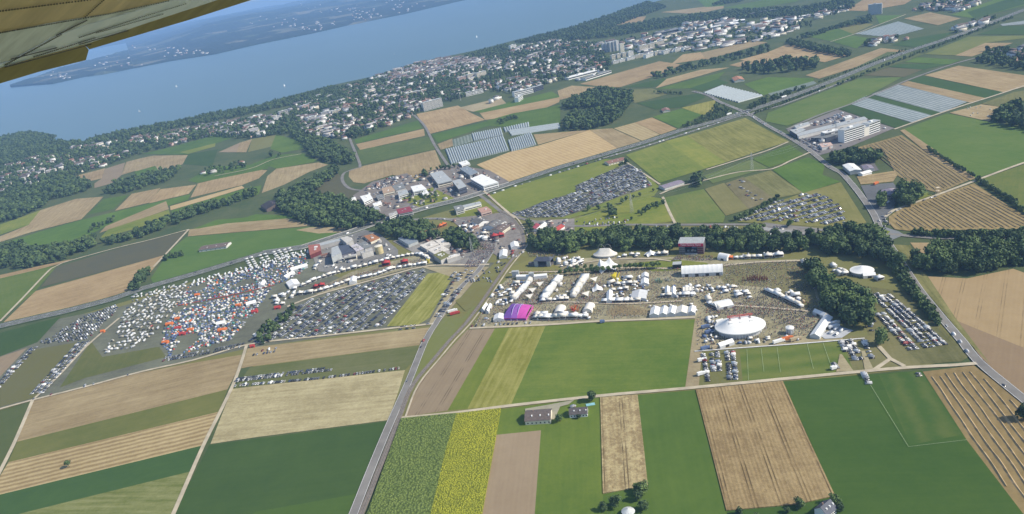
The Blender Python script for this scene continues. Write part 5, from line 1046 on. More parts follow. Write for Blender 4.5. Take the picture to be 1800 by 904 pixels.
# --- business park
grey_r = MATS['grey_roofing']
BP = [([(795, 319), (809, 316), (820, 328), (806, 333)], 12, slate_r, metal_g, 'square office block with dark walls and pale roof'), ([(827, 315), (847, 307), (876, 321), (850, 328)], 9, white, white, 'large white flat roofed hall beside the motorway'), ([(756, 306), (777, 301), (795, 318), (770, 324)], 8, WALLS[1], metal_g, 'beige stepped office block with skylights'), ([(722, 329), (741, 325), (750, 333), (727, 338)], 8, white, white, 'bright white hall in the middle of the business park'),
 ([(671, 332), (688, 328), (695, 336), (674, 341)], 6, WALLS[1], plain('tan_roof', (.40, .29, .2)), 'low hall with tan roof strips'), ([(689, 328), (708, 323), (713, 331), (696, 336)], 6, concrete, grey_r, 'grey roofed hall joined to the tan one'), ([(699, 338), (715, 334), (718, 340), (701, 345)], 7, WALLS[0], metal_g, 'pale grey hall with lorries in front'), ([(697, 369), (720, 364), (726, 372), (701, 377)], 7, WALLS[2], plain('crimson_roof', (.25, .05, .07)), 'hall with crimson roof right above the motorway'),
 ([(633, 346), (650, 342), (655, 349), (640, 356)], 7, white, white, 'white ribbed roof hall at the wood edge'), ([(655, 359), (669, 354), (671, 357), (657, 362)], 6, WALLS[0], white, 'narrow white roofed shed in the business park'), ([(683, 377), (697, 372), (699, 376), (685, 382)], 7, white, concrete, 'white walled block with dark openings above the motorway'), ([(612, 351), (624, 346), (626, 349), (614, 354)], 6, white, white, 'white roofed shed half hidden by the wood'),
 ([(797, 364), (811, 361), (816, 368), (802, 372)], 7, WALLS[2], grey_r, 'grey roofed house below the motorway'), ([(813, 362), (843, 355), (846, 358), (816, 366)], 6, WALLS[0], metal_g, 'row building with white window frames below the motorway'), ([(839, 368), (855, 364), (864, 370), (846, 375)], 6, WALLS[3], plain('salmon_roof', (.45, .27, .21)), 'salmon roofed low hall below the motorway'), ([(808, 297), (822, 293), (840, 303), (826, 309)], 7, metal_g, plain('bluegrey_roof', (.22, .26, .30)), 'blue grey hall next to the plastic tunnels'), ([(806, 286), (820, 282), (826, 287), (812, 291)], 5, white, white, 'white greenhouse annex at the plastic tunnels'), ([(740, 338), (750, 335), (754, 340), (744, 343)], 6, white, white, 'small white cube next to the bright white hall'),
 ([(645, 368), (662, 362), (668, 367), (650, 373)], 6, concrete, metal_g, 'grey depot hall behind the wood'), ([(660, 345), (672, 342), (676, 347), (664, 350)], 5, concrete, grey_r, 'low depot shed in the lorry yard')]
for px4, h, wm, rm, lb in BP: flat('business_hall', lb, 'building', px4, h, wm, rm, 2 if h > 6 else 1, units=2)
for px4, he, hr, lb, wm, rm in (([(832, 390), (843, 383), (856, 388), (844, 396)], 5, 8, 'farm building with long grey roof beside the white tents', WALLS[0], plain('grey_tiles', (.16, .155, .15))), ([(853, 397), (870, 387), (880, 393), (864, 404)], 5, 8.5, 'big farm building with dark grey roof above the crowded lane', WALLS[0], MATS['grey_tiles']), ([(865, 404), (881, 394), (892, 400), (878, 410)], 5, 8, 'farm building with brown roof above the red canopy', WALLS[1], ROOFS[0]),
   ([(932, 402), (940, 395), (948, 396), (940, 406)], 4, 6.5, 'stable with faded crimson roof', WALLS[0], MATS['crimson_roof']), ([(969, 405), (982, 397), (993, 398), (979, 408)], 4, 6.5, 'stable with bright red roof at the wood', WALLS[0], plain('bright_red_roof', (.40, .07, .06))), ([(942, 404), (956, 392), (960, 394), (946, 405)], 3.5, 5, 'white roofed stable between the two red roofs', WALLS[0], white), ([(958, 404), (966, 397), (969, 399), (961, 405)], 3, 4.5, 'small white roofed shed beside the bright red stable', WALLS[0], white),
   ([(1344, 401), (1420, 410), (1414, 415), (1341, 405)], 4.5, 6.5, 'very long pale roofed riding hall', concrete, plain('pale_sheet_roof', (.46, .45, .42))), ([(1333, 407), (1388, 414), (1387, 417), (1332, 410)], 3, 4, 'long narrow white roofed stable row', WALLS[0], white), ([(1360, 399), (1378, 401), (1376, 405), (1359, 402)], 6, 8, 'short grey roofed house above the riding hall', WALLS[2], ROOFS[2]),
   ([(923, 722), (970, 718), (969, 738), (924, 741)], 4.5, 8.0, 'large farm barn with grey brown roof on the farm track', WALLS[1], plain('barn_tiles', (.13, .105, .095), vary=.2, scale=.5)), ([(1000, 717), (1033, 715.5), (1034, 727.5), (1001, 730)], 3.6, 6.8, 'white farmhouse with dark roof and skylights', WALLS[0], plain('dark_tiles', (.10, .09, .09), vary=.2, scale=.5)), ([(1425, 893), (1450, 885), (1474, 892), (1455, 908)], 4.0, 8.5, 'house with dark slate roof among trees at the wheat corner', WALLS[0], slate_r),
   ([(352, 433), (400, 427), (404, 432), (356, 439)], 4, 6, 'farm sheds with brown corrugated roofs beside the green field', WALLS[2], ROOFS[0]), ([(458, 362), (488, 352), (498, 358), (470, 369)], 6, 11, 'big barn with very dark roof at the wood edge', ROOFS[0], plain('black_tiles', (.05, .045, .05))), ([(1063, 284), (1095, 277), (1100, 281), (1068, 289)], 4, 6, 'brick red roofed farm buildings beside the motorway', WALLS[1], ROOFS[1]), ([(1160, 326), (1196, 316), (1200, 321), (1164, 332)], 4, 5.5, 'long violet grey roofed nursery building at the track', WALLS[2], plain('violet_grey_roof', (.24, .21, .26))),
   ([(1482, 291), (1500, 287.5), (1513, 298), (1495, 303)], 6, 7.5, 'filling station canopy with white ribbed roof', metal_g, white), ([(1510, 303), (1528, 299), (1531, 302), (1513, 307)], 4, 5.5, 'low white workshop behind the ribbed canopy', WALLS[0], WALLS[0]), ([(1515, 293), (1530, 290), (1536, 296), (1521, 300)], 4, 5.5, 'grey workshop next to the filling station', WALLS[2], MATS['violet_grey_roof']), ([(1288, 137), (1302, 134), (1307, 139), (1292, 143)], 5, 8, 'lone farmhouse with orange tiled roof by the big plastic tunnel', WALLS[1], plain('orange_tiles', (.40, .19, .11))),
   ([(1163, 192), (1174, 189), (1177, 193), (1166, 196)], 4, 6, 'red roofed farmhouse among the green plots', WALLS[1], ROOFS[1]), ([(1552, 338), (1572, 330), (1580, 340), (1562, 348)], 4, 6, 'house with grey roof under the tall trees', WALLS[2], MATS['violet_grey_roof'])): gable('farm_building' if 'house' not in lb else 'farmhouse', lb, 'building', px4, he, hr, wm, rm, wins=6 if 'farm' in lb or 'house' in lb else 0)
x, y = G(1105, 905); e = empty('round_pavilion', (x, y, gz(x, y))); tag(e, 'small pavilion with pale conical roof under the garden trees', 'pavilion'); n = 12
mesh_obj('wall', [(3.2 * math.cos(6.283 * i / n), 3.2 * math.sin(6.283 * i / n), z) for z in (0, 3) for i in range(n)], [(i, (i + 1) % n, n + (i + 1) % n, n + i) for i in range(n)], WALLS[2], e); mesh_obj('roof', [(5 * math.cos(6.283 * i / n), 5 * math.sin(6.283 * i / n), 2.9) for i in range(n)] + [(0, 0, 5.4)], [(i, (i + 1) % n, n) for i in range(n)], plain('zinc_roof', (.55, .57, .56)), e)
v, f = box_vf(-4, 4, -1.8, 1.8, 0, .5); o = mesh_obj('garden_pool', v, f, plain('pool_blue', (.25, .50, .56))); x, y = G(1038, 712); o.location = (x, y, gz(x, y)); tag(o, 'pale blue covered garden pool behind the white farmhouse', 'pool')
# --- factory with white ribbon windows
wf = plain('bright_white_wall', (.82, .82, .80), vary=.03)
slab('office_block', 'long white office block with dark ribbon windows on six floors', 'building', (1484.5, 252), (1519, 241), 14, 21, wf, metal_g, 6); slab('office_block', 'white office block with ribbon windows at the far end of the factory', 'building', (1528, 238), (1547, 231), 14, 19, wf, metal_g, 5); slab('stair_tower', 'white stair tower joining the two office blocks', 'building', (1519.3, 241), (1527.7, 238.3), 9, 15, white2, metal_g, 0)
slab('office_block', 'grey fronted low block with a curved white edge beside the offices', 'building', (1450, 246), (1477, 240), 12, 11, plain('grey_front', (.38, .38, .38)), white, 1)
for px4, h, lb, rm in (([(1400, 235), (1518, 206), (1524, 210), (1404, 240)], 6, 'very long grey factory hall edged in white', metal_g), ([(1425, 243), (1524, 216), (1532, 221), (1452, 243)], 7, 'long dark roofed factory hall behind the offices', grey_r), ([(1388, 229), (1410, 226), (1416, 229), (1399, 236)], 7, 'dark walled factory head building at the road', metal_g), ([(1440, 254), (1460, 251), (1464, 256), (1445, 260)], 5, 'pink and white gatehouse before the factory', WALLS[3]), ([(1482, 206), (1494, 203), (1498, 206), (1486, 209)], 6, 'small white building in the factory lorry yard', white), ([(1396, 222), (1420, 215), (1424, 218), (1400, 226)], 4, 'low pale shed along the factory fence', metal_g)): flat('factory_hall', lb, 'building', px4, h, WALLS[2] if 'dark' not in lb else slate_r, rm, 0, units=3)
# --- blocks of flats in the town
grey_w = plain('grey_panel', (.50, .50, .49), vary=.06)
TB = [((746, 196), (779, 187), 13, 25, WALLS[2], 8, 'long slab of flats at the edge of the stubble'), ((1060, 93), (1065, 92), 12, 32, grey_w, 0, None), ((1066.5, 92.5), (1071, 91.5), 12, 33, grey_w, 0, None), ((1072.5, 92), (1077, 91), 12, 34, grey_w, 0, None), ((1078.5, 91), (1083, 90), 12, 35, grey_w, 0, None), ((1084.5, 90), (1089, 88.5), 12, 36, grey_w, 0, None), ((1091, 93), (1098, 91.5), 12, 30, WALLS[1], 0, 'cream tower of flats in front of the grey tower row'),
 ((1125, 91), (1140, 87.5), 13, 19, WALLS[1], 6, 'cream slab of flats left of the long one'), ((1143, 87), (1168, 80.5), 13, 20, WALLS[1], 6, 'long cream slab of flats behind terraces'), ((1526, 27), (1550, 24.5), 15, 34, plain('bluegrey_panel', (.42, .44, .46)), 0, 'ribbed grey high rise standing alone among fields'), ((493, 207), (508, 203), 12, 20, grey_w, 5, 'grey flats by the dark trees west of town'), ((533, 197), (546, 192), 14, 20, WALLS[3], 6, 'pink block of flats in the trees'), ((543, 217), (556, 212), 13, 17, grey_w, 5, 'grey tilted looking block of flats'), ((567, 207), (583, 203), 12, 16, grey_w, 5, 'grey flats at the left end of the suburb'), ((586, 204), (600, 200), 12, 15, WALLS[1], 5, 'beige flats within the suburb'),
 ((716, 172), (738, 166), 12, 14, WALLS[1], 4, 'pale yellow block above the long slab'), ((660, 143), (682, 137), 12, 14, WALLS[0], 4, 'white hotel like block near the lake front'), ((677, 177), (694, 172), 11, 12, WALLS[3], 3, 'pinkish school block amid trees'), ((808, 148), (822, 144), 13, 22, WALLS[3], 7, 'terracotta stepped flats, left part'), ((824, 144), (838, 140), 13, 24, WALLS[1], 7, 'terracotta stepped flats, middle part'), ((840, 141), (856, 136), 13, 24, WALLS[1], 7, 'terracotta stepped flats, right part'), ((820, 170), (850, 163), 14, 12, WALLS[0], 3, 'low white terrace by the building land'), ((738, 168), (753, 163), 12, 14, WALLS[3], 4, 'rose coloured flats beside the park'),
 ((758, 137), (780, 131), 12, 15, WALLS[0], 4, 'white slab with grey roof at the town park'), ((790, 122), (807, 118), 12, 14, WALLS[0], 4, 'white slab near the old town'), ((706, 137), (722, 133), 12, 15, WALLS[1], 4, 'cream slab near the station'), ((725, 133), (738, 130), 12, 15, WALLS[0], 4, 'white block near the station'), ((898, 87), (908, 84), 12, 16, WALLS[0], 4, 'white block by the lakeside wood'), ((913, 87), (931, 82), 12, 13, WALLS[0], 4, 'long white block by the lakeside wood'), ((980, 127), (992, 123), 12, 18, WALLS[3], 5, 'salmon block at the edge of the garden suburb'), ((1016, 130), (1022, 128), 10, 14, WALLS[0], 4, 'small white cube block in trees'),
 ((1076, 105), (1084, 103), 12, 14, WALLS[1], 4, None), ((1085.5, 103), (1093, 101), 12, 14, WALLS[1], 4, None), ((1095, 101), (1103, 99), 12, 14, WALLS[1], 4, None), ((1105, 99), (1114, 96.5), 12, 14, WALLS[0], 4, None), ((1078, 113), (1088, 110.5), 11, 9, WALLS[0], 3, None), ((1090, 110), (1101, 107), 11, 9, WALLS[0], 3, None), ((1103, 107), (1116, 103.5), 11, 10, WALLS[0], 3, None), ((1118, 103), (1134, 99), 11, 10, WALLS[1], 3, None), ((1136, 103), (1150, 98), 11, 12, WALLS[0], 4, None), ((1152, 98), (1165, 94.5), 11, 12, WALLS[1], 4, None), ((1167, 96), (1182, 92), 11, 12, WALLS[0], 4, None), ((1187, 92), (1196, 89.5), 11, 12, WALLS[0], 4, None), ((1202, 91), (1212, 88), 11, 13, WALLS[0], 4, None),
 ((905, 171), (938, 163), 16, 14, wf, 3, 'white office building with flat roof beside the parkway'), ((940, 162), (956, 157), 18, 14, slate_r, 3, 'dark glass office building beside the white one'), ((912, 180), (920, 174), 12, 12, wf, 3, 'white wing of the parkway offices'), ((380, 234), (398, 229), 12, 10, WALLS[0], 3, 'white school block above the green strip'), ((378, 225), (400, 219), 14, 9, grey_w, 2, 'grey sports hall above the school'), ((402, 228), (445, 216), 10, 8, WALLS[0], 2, 'long white school wing'), ((440, 213), (462, 206), 12, 12, WALLS[0], 4, 'white flats beside the school'), ((483, 216), (497, 212), 12, 18, WALLS[0], 5, 'white flats above the dark field')]
for a, b, dp, h, wm, fl, lb in TB:
    low = lb is None and h < 20; slab('apartment_block' if (h > 13 or low) else 'town_building', lb or (('cream' if wm == WALLS[1] else 'white') + ' terraced flats stepping down to the stubble' if low else 'slim grey tower of flats in a row of five'), 'building', a, b, dp, h, wm, metal_g, fl, (('cream' if wm == WALLS[1] else 'white') + ' terraced flats at the fields' if low else 'row of grey towers') if lb is None else None, cols=6 if fl == 0 else 0)
x, y = G(1648, 341); e = empty('timber_tower', (x, y, gz(x, y))); tag(e, 'pale timber lookout tower standing by the farm track', 'tower'); mb = MB()
for sx in (-1.8, 1.8):
    for sy in (-1.8, 1.8): mb.bar((sx, sy, 0), (sx, sy, 9), .28)
mb.build('frame', plain('pale_timber', (.6, .5, .36)), e)
for z in (4.2, 8.8): mb = MB(); mb.box(-2.2, 2.2, -2.2, 2.2, z, z + .3); mb.build('platform', MATS['pale_timber'], e)
# --- power line
galv = plain('galvanised_steel', (.42, .43, .43), .5, .4)
PYL = [(832, 452), (1111, 374), (1322, 300), (1470, 245)]; tops = []
for i, p in enumerate(PYL):
    x, y = G(*p); nx_, ny_ = G(*PYL[min(i + 1, 3)]); ox, oy = G(*PYL[max(i - 1, 0)]); rz = math.atan2(ny_ - oy, nx_ - ox); e = empty('power_pylon', (x, y, gz(x, y)), rz); tag(e, ('lattice power pylon at the road junction', 'lattice power pylon in the meadow beside the packed car park', 'lattice power pylon by the green strips', 'lattice power pylon in front of the factory')[i], 'pylon', 'power pylons'); H_ = 30; mb = MB()
    for sx in (-2.2, 2.2):
        for sy in (-2.2, 2.2): mb.bar((sx, sy, 0), (sx * .15, sy * .15, H_), .13)
    for k in range(9):
        z = k * 3.2; s0 = 2.2 * (1 - .85 * z / H_); s1 = 2.2 * (1 - .85 * (z + 3.2) / H_)
        for sg in (-1, 1): mb.bar((-s0, sg * s0, z), (s1, sg * s1, z + 3.2), .08); mb.bar((sg * s0, -s0, z), (sg * s1, s1, z + 3.2), .08)
    mb.build('lattice', galv, e); t_ = []
    for z, r in ((20, 4.5), (25, 5.5)):
        mb = MB(); mb.bar((0, -r, z), (0, r, z), .14); mb.bar((0, -r, z), (0, 0, z + 1.4), .09); mb.bar((0, r, z), (0, 0, z + 1.4), .09); mb.build('cross_arm', galv, e)
        for sg in (-1, 1): t_.append(Vector((x - math.sin(rz) * r * sg, y + math.cos(rz) * r * sg, gz(x, y) + z - .3)))
    tops.append(t_)
for i in range(3):
    for a, b in zip(tops[i], tops[i + 1]):
        mb = MB(); prev = None
        for k in range(15):
            t = k / 14; p = a.lerp(b, t); p.z -= 9 * 4 * t * (1 - t)
            if prev is not None: mb.bar(prev, p, .07, n=3)
            prev = p
        tag(mb.build('power_cable', galv), ('power cable hung between the junction pylon and the meadow pylon', 'power cable hung over the green plots', 'power cable hung near the factory')[i], 'cable', 'power cables span %d' % i)
# --- plastic tunnels: each hoop house a part
plast = plain('tunnel_plastic', (.36, .40, .40), .45, vary=.15, spec=.4)
def tunnels(label, px4, n_, rows_dir=0, w_=None):
    q = GS(px4); q = [Vector(p) for p in q]; c = sum(q, Vector((0, 0))) / 4; e = empty('plastic_tunnels', (c.x, c.y, gz(c.x, c.y))); tag(e, label, 'greenhouse')
    for k in range(n_):
        t0, t1 = (k + .06) / n_, (k + .94) / n_; A0, A1 = q[0].lerp(q[1], t0) - c, q[0].lerp(q[1], t1) - c; B0, B1 = q[3].lerp(q[2], t0) - c, q[3].lerp(q[2], t1) - c; v = []
        for P0, P1 in ((A0, A1), (B0, B1)): v += [(*(P0.lerp(P1, .5 - .5 * math.cos(math.pi * i / 6))), 3.2 * math.sin(math.pi * i / 6)) for i in range(7)]
        mesh_obj('tunnel', v, [(i, i + 1, 8 + i, 7 + i) for i in range(6)] + [tuple(range(7))[::-1], tuple(range(7, 14))], plast, e, smooth=False)
tunnels('large block of white plastic tunnels beside the golden wheat', [(783, 264), (885, 240), (895, 265), (793, 290)], 26); tunnels('white plastic tunnels behind the large block', [(829, 236), (881, 226), (885, 239), (833, 249)], 14); tunnels('short plastic tunnels at the lane, upper row', [(885, 226), (930, 216), (931, 224), (888, 233)], 11); tunnels('long low plastic tunnels ending at the wood', [(893, 230), (900, 239), (985, 226), (982, 217)], 3); tunnels('white plastic tunnels at the head of the golden wheat', [(893, 248), (934, 234), (943, 255), (899, 267)], 12); tunnels('wide plastic tunnel block beside the motorway junction', [(1236, 164), (1298, 181), (1341, 169), (1268, 151)], 14)

# ------------------------------------------------------------------ trees
wood([(935, 428), (945, 416), (1010, 420), (1090, 414), (1180, 412), (1330, 418), (1420, 428), (1420, 446), (1330, 445), (1245, 440), (1242, 432), (1192, 432), (1190, 442), (1100, 440), (1040, 436), (1000, 446), (930, 444)], 9.5, 16, 'in the wood behind the red fronted stage')
wood([(1400, 428), (1440, 416), (1480, 410), (1540, 413), (1562, 440), (1585, 480), (1562, 478), (1545, 462), (1500, 453), (1455, 450), (1440, 440)], 9.5, 17, 'in the wood between roundabout and round tent')
tree_line([(1566, 445), (1590, 485), (1620, 530), (1650, 570)], 3.2, 7, 'in the belt beside the right hand road', 2.2, 'bush'); tree_line([(1560, 452), (1582, 490), (1612, 532), (1640, 562)], 3.2, 6.5, 'in the belt beside the right hand road', 2.2, 'bush')
wood([(1420, 480), (1445, 474), (1458, 503), (1485, 513), (1510, 519), (1528, 542), (1540, 580), (1505, 585), (1462, 552), (1428, 520)], 9.5, 17, 'in the tongue of wood beside the car rows')
wood([(1600, 466), (1640, 446), (1700, 434), (1760, 428), (1860, 416), (1860, 462), (1790, 466), (1720, 482), (1660, 482), (1615, 476)], 9.5, 17, 'in the wood above the ploughed slope')
wood([(1455, 288), (1480, 273), (1550, 276), (1556, 286), (1500, 293)], 9.5, 15, 'behind the filling station'); wood([(1570, 352), (1590, 338), (1615, 348), (1605, 366), (1580, 366)], 9, 19, 'around the grey roofed house', .1); wood([(1540, 352), (1555, 348), (1560, 366), (1545, 372)], 9, 13, 'on the lay-by beside the road')
tree_at(1548, 606, 15, 'large solitary round tree at the end of the car rows'); tree_at(122, 822, 8, 'small bushy tree alone in the striped stubble', ROUND[0]); tree_at(1040, 706, 11, 'dark garden tree at the corner of the farm track'); tree_at(985, 742, 8, 'small tree between barn and farmhouse'); tree_at(1018, 736, 4, 'low shrub on the lawn below the farmhouse', BUSH[0], 'garden_bush'); tree_at(1799, 738, 14, 'dark roadside tree at the windrow field edge')
for i, (x, y, h, l) in enumerate(((1062, 898, 8, 'leafy small tree at the left of the pavilion garden'), (1082, 892, 10, 'tall light green tree in front of the pavilion'), (1130, 868, 10, 'tree at the top of the pavilion garden'), (1122, 880, 9, 'tree in the right hand hedge of the pavilion garden'), (1130, 898, 9, 'lowest tree of the pavilion garden hedge'), (1120, 864, 7, 'greyish small tree at the wheat corner'), (1300, 906, 7, 'light green shrubby tree below the brown wheat'), (1406, 893, 8, 'round tree left of the slate roofed house'), (1467, 888, 8, 'tree behind the slate roofed house'), (1478, 900, 7, 'tree right of the slate roofed house'), (1385, 902, 5, 'low tree in the row below the brown wheat'), (1330, 910, 4, 'shrub in the row below the brown wheat'))): tree_at(x, y, h, l, TREES[i % 6])
tree_line([(986, 485), (1050, 480), (1100, 476), (1157, 472)], 6.6, 9.5, 'in the neat avenue before the star tents', .3, 'avenue'); tree_line([(1003, 478), (1040, 474), (1060, 472)], 8, 7, 'in the back row of the avenue', 1, 'avenue')
wood([(487, 348), (520, 333), (590, 300), (597, 306), (545, 346), (600, 354), (640, 370), (684, 389), (612, 407), (560, 397), (520, 386), (490, 372)], 11, 15, 'in the dark wood above the motorway'); wood([(662, 408), (690, 395), (730, 393), (765, 402), (772, 420), (730, 427), (690, 422)], 9.5, 14, 'in the wood around the crane'); wood([(770, 416), (800, 408), (842, 432), (832, 448), (790, 432)], 9.5, 13, 'in the trees beside the crowded lane'); wood([(705, 352), (745, 336), (790, 350), (745, 364)], 11, 7, 'on the scrubby plot above the motorway', dens=.5)
wood([(-30, 472), (-20, 440), (40, 432), (60, 442), (133, 430), (170, 420), (172, 432), (100, 462), (40, 474)], 12, 14, 'in the long wood left of the slate field'); wood([(165, 428), (220, 420), (252, 402), (300, 385), (335, 372), (382, 360), (450, 337), (452, 344), (385, 368), (330, 388), (260, 416), (200, 432)], 11, 13, 'in the tree belt above the slate field'); wood([(148, 408), (170, 398), (205, 384), (208, 388), (175, 404), (152, 412)], 11, 9, 'in the small copse among stubble'); wood([(230, 510), (248, 482), (263, 478), (262, 488), (245, 512)], 9, 12, 'in the copse at the motorway'); wood([(283, 455), (320, 445), (326, 450), (290, 460)], 8, 7, 'in the hedge below the farm sheds')
wood([(-20, 350), (60, 328), (120, 315), (158, 320), (160, 336), (90, 352), (75, 366), (30, 386), (-20, 398)], 13, 15, 'in the big dark wood below the western suburb'); wood([(180, 342), (200, 325), (270, 305), (320, 295), (300, 320), (260, 328), (230, 340)], 13, 13, 'in the wood among stubble fields'); wood([(500, 205), (530, 215), (535, 242), (580, 250), (625, 275), (622, 289), (590, 291), (545, 277), (536, 262), (510, 236)], 12, 14, 'in the wooded valley below the suburb'); wood([(520, 383), (540, 390), (570, 395), (562, 400), (530, 394)], 8, 8, 'beside the quarry patch')
wood([(986, 190), (1050, 158), (1108, 165), (1113, 181), (1080, 190), (1000, 193)], 11, 15, 'in the dark copse right of the tunnels, far part'); wood([(995, 212), (1010, 204), (1080, 192), (1108, 184), (1082, 217), (1040, 229), (992, 230)], 11, 15, 'in the dark copse right of the tunnels, near part'); tree_line([(1150, 135), (1200, 122), (1250, 110), (1300, 97), (1350, 84)], 9, 14, 'in the tree line across the stubble', 9); tree_line([(1155, 138), (1200, 127), (1250, 115), (1350, 92)], 10, 13, 'in the tree line across the stubble', 9); wood([(1290, 128), (1320, 118), (1350, 112), (1435, 112), (1440, 120), (1360, 132)], 17, 21, 'in the tall group by the stubble', .25, .6); tree_line([(1152, 164), (1200, 166)], 6, 7, 'in the clipped belt of the green plots')
wood([(1240, 205), (1260, 182), (1290, 195), (1270, 208), (1200, 228), (1195, 224)], 9, 7, 'on the motorway junction bank', dens=.8); wood([(1310, 190), (1345, 176), (1420, 152), (1420, 157), (1350, 182), (1318, 196)], 9, 8, 'on the motorway bank', dens=.8); tree_line([(1330, 200), (1400, 174), (1450, 155)], 7, 6, 'along the motorway slip road', 2); tree_line([(1470, 152), (1540, 124), (1600, 101), (1690, 66), (1780, 32)], 8, 7, 'along the far motorway', 3, skip=.15); tree_line([(1440, 146), (1520, 116), (1590, 90)], 9, 5, 'along the far motorway', 2)
tree_line([(1632, 264), (1660, 282), (1690, 300), (1712, 312)], 4.5, 5, 'in the hedge above the windrows', 2, 'bush'); tree_line([(1718, 318), (1750, 338), (1800, 372), (1850, 402)], 4.5, 6, 'in the hedge above the windrows', 2, 'bush'); tree_line([(1605, 410), (1660, 414), (1720, 414), (1800, 410), (1860, 406)], 4, 7, 'in the thick hedge below the windrows', 1.5, 'bush'); tree_line([(1605, 413), (1660, 417), (1720, 417), (1800, 413), (1860, 409)], 4, 7, 'in the thick hedge below the windrows', 1.5, 'bush'); tree_line([(1296, 388), (1330, 370), (1362, 352), (1368, 350)], 5, 6, 'in the hedge above the sloping car park', 2, 'bush')
wood([(1740, 214), (1770, 190), (1870, 192), (1870, 240), (1800, 232)], 12, 17, 'in the dark wood at the green slope'); wood([(1712, 112), (1735, 88), (1800, 92), (1870, 92), (1870, 125), (1780, 122)], 14, 14, 'around the red roofed village', dens=.75); wood([(1385, 72), (1430, 82), (1500, 95), (1490, 102), (1430, 92), (1385, 80)], 10, 13, 'in the dark belt above the stubble'); tree_line([(1358, 112), (1420, 108), (1438, 116)], 9, 14, 'in the tall group by the stubble', 5)
wood([(1395, 70), (1440, 58), (1530, 32), (1535, 40), (1470, 52), (1420, 68)], 13, 14, 'in the far wood below the high rise'); wood([(905, 76), (1000, 52), (1070, 29), (1140, 5), (1172, 14), (1120, 32), (1075, 50), (990, 76)], 16, 15, 'in the lakeside forest', .1); wood([(1000, 72), (1075, 52), (1150, 38), (1240, 27), (1300, 20), (1420, 14), (1500, 0), (1500, 16), (1420, 30), (1300, 34), (1200, 45), (1060, 68)], 17, 15, 'in the forest beyond the town'); wood([(1250, 12), (1272, 2), (1330, -6), (1300, 4)], 15, 14, 'in the forest beyond the town')
wood([(-20, 292), (-20, 247), (50, 234), (98, 241), (85, 250), (148, 252), (172, 246), (170, 254), (100, 268), (20, 292)], 15, 15, 'on the wooded headland'); wood([(166, 244), (252, 226), (332, 212), (365, 203), (450, 190), (516, 172), (590, 153), (590, 162), (510, 186), (420, 206), (330, 222), (250, 238), (175, 252)], 14, 14, 'along the lake shore', dens=.85); wood([(570, 160), (640, 145), (655, 160), (620, 185), (560, 190), (520, 200), (515, 190)], 16, 14, 'in the lakeside gardens', dens=.8); wood([(755, 160), (790, 140), (830, 150), (835, 165), (790, 180), (765, 178)], 15, 14, 'in the town park'); wood([(815, 100), (850, 90), (895, 80), (890, 90), (840, 104)], 15, 14, 'in the castle park')
wood([(655, 165), (690, 150), (705, 158), (680, 172)], 15, 13, 'in the school park'); wood([(1080, 300), (1100, 285), (1104, 287)], 6, 8, 'at the motorway farm'); wood([(1221, 322), (1232, 312), (1238, 316), (1230, 328)], 7, 13, 'at the nursery building'); tree_line([(1040, 372), (1090, 358), (1130, 345), (1150, 338)], 14, 8, 'below the packed car park', 5); tree_line([(1125, 376), (1155, 362), (1168, 356)], 8, 7, 'in the meadow copse', 4); wood([(1068, 376), (1080, 362), (1086, 378), (1078, 386)], 8, 11, 'on the meadow corner'); wood([(1100, 384), (1128, 372), (1166, 358), (1168, 364), (1110, 388)], 10, 6, 'in the meadow copse', dens=.6)
wood([(455, 585), (500, 555), (520, 535), (530, 535), (500, 575), (470, 605), (455, 608)], 8, 8, 'along the strip through the camp car park'); tree_line([(1336, 402), (1342, 402)], 4, 8, 'at the riding hall'); tree_line([(1384, 398), (1390, 400)], 4, 8, 'at the riding hall'); tree_line([(930, 392), (936, 402), (930, 412)], 6, 9, 'beside the railway bend', 3)
tree_line([(760, 300), (790, 298), (800, 295)], 8, 9, 'in the business park'); tree_line([(750, 312), (745, 306)], 5, 10, 'in the business park'); tree_line([(890, 212), (905, 208)], 6, 8, 'at the small nursery'); wood([(870, 215), (905, 205), (912, 210), (880, 220)], 9, 8, 'at the small nursery', dens=.7); wood([(360, 300), (420, 285), (440, 292), (375, 312)], 14, 9, 'around the allotment sheds', dens=.4)
# ------------------------------------------------------------------ town
T1 = [(-20, 305), (50, 284), (120, 264), (172, 255), (250, 240), (330, 226), (420, 214), (500, 200), (510, 236), (440, 245), (370, 241), (300, 258), (250, 271), (180, 294), (130, 310), (60, 326), (-20, 350)]
town(T1, 17, 'in the western suburb', .30, .55, .015)
T2 = [(505, 190), (590, 162), (660, 138), (730, 115), (800, 103), (840, 104), (880, 95), (960, 74), (1060, 78), (1060, 95), (1075, 118), (1000, 140), (900, 165), (860, 160), (800, 175), (760, 180), (740, 200), (700, 216), (640, 241), (612, 246), (545, 240), (522, 216)]
town(T2, 17.5, 'in the lakeside town', .33, .54, .055)
town([(670, 136), (735, 113), (800, 103), (845, 106), (840, 125), (780, 130), (720, 142), (690, 146)], 15, 'in the old town', .75, .1, .06, 1.15)
town([(1060, 80), (1200, 50), (1350, 36), (1425, 34), (1430, 46), (1350, 72), (1220, 92), (1130, 98), (1100, 90)], 25, 'in the far works district', .2, .4, .16, 1.4); town([(1200, 44), (1300, 34), (1300, 40), (1200, 50)], 20, 'in the far works district', .6, .2, .1)
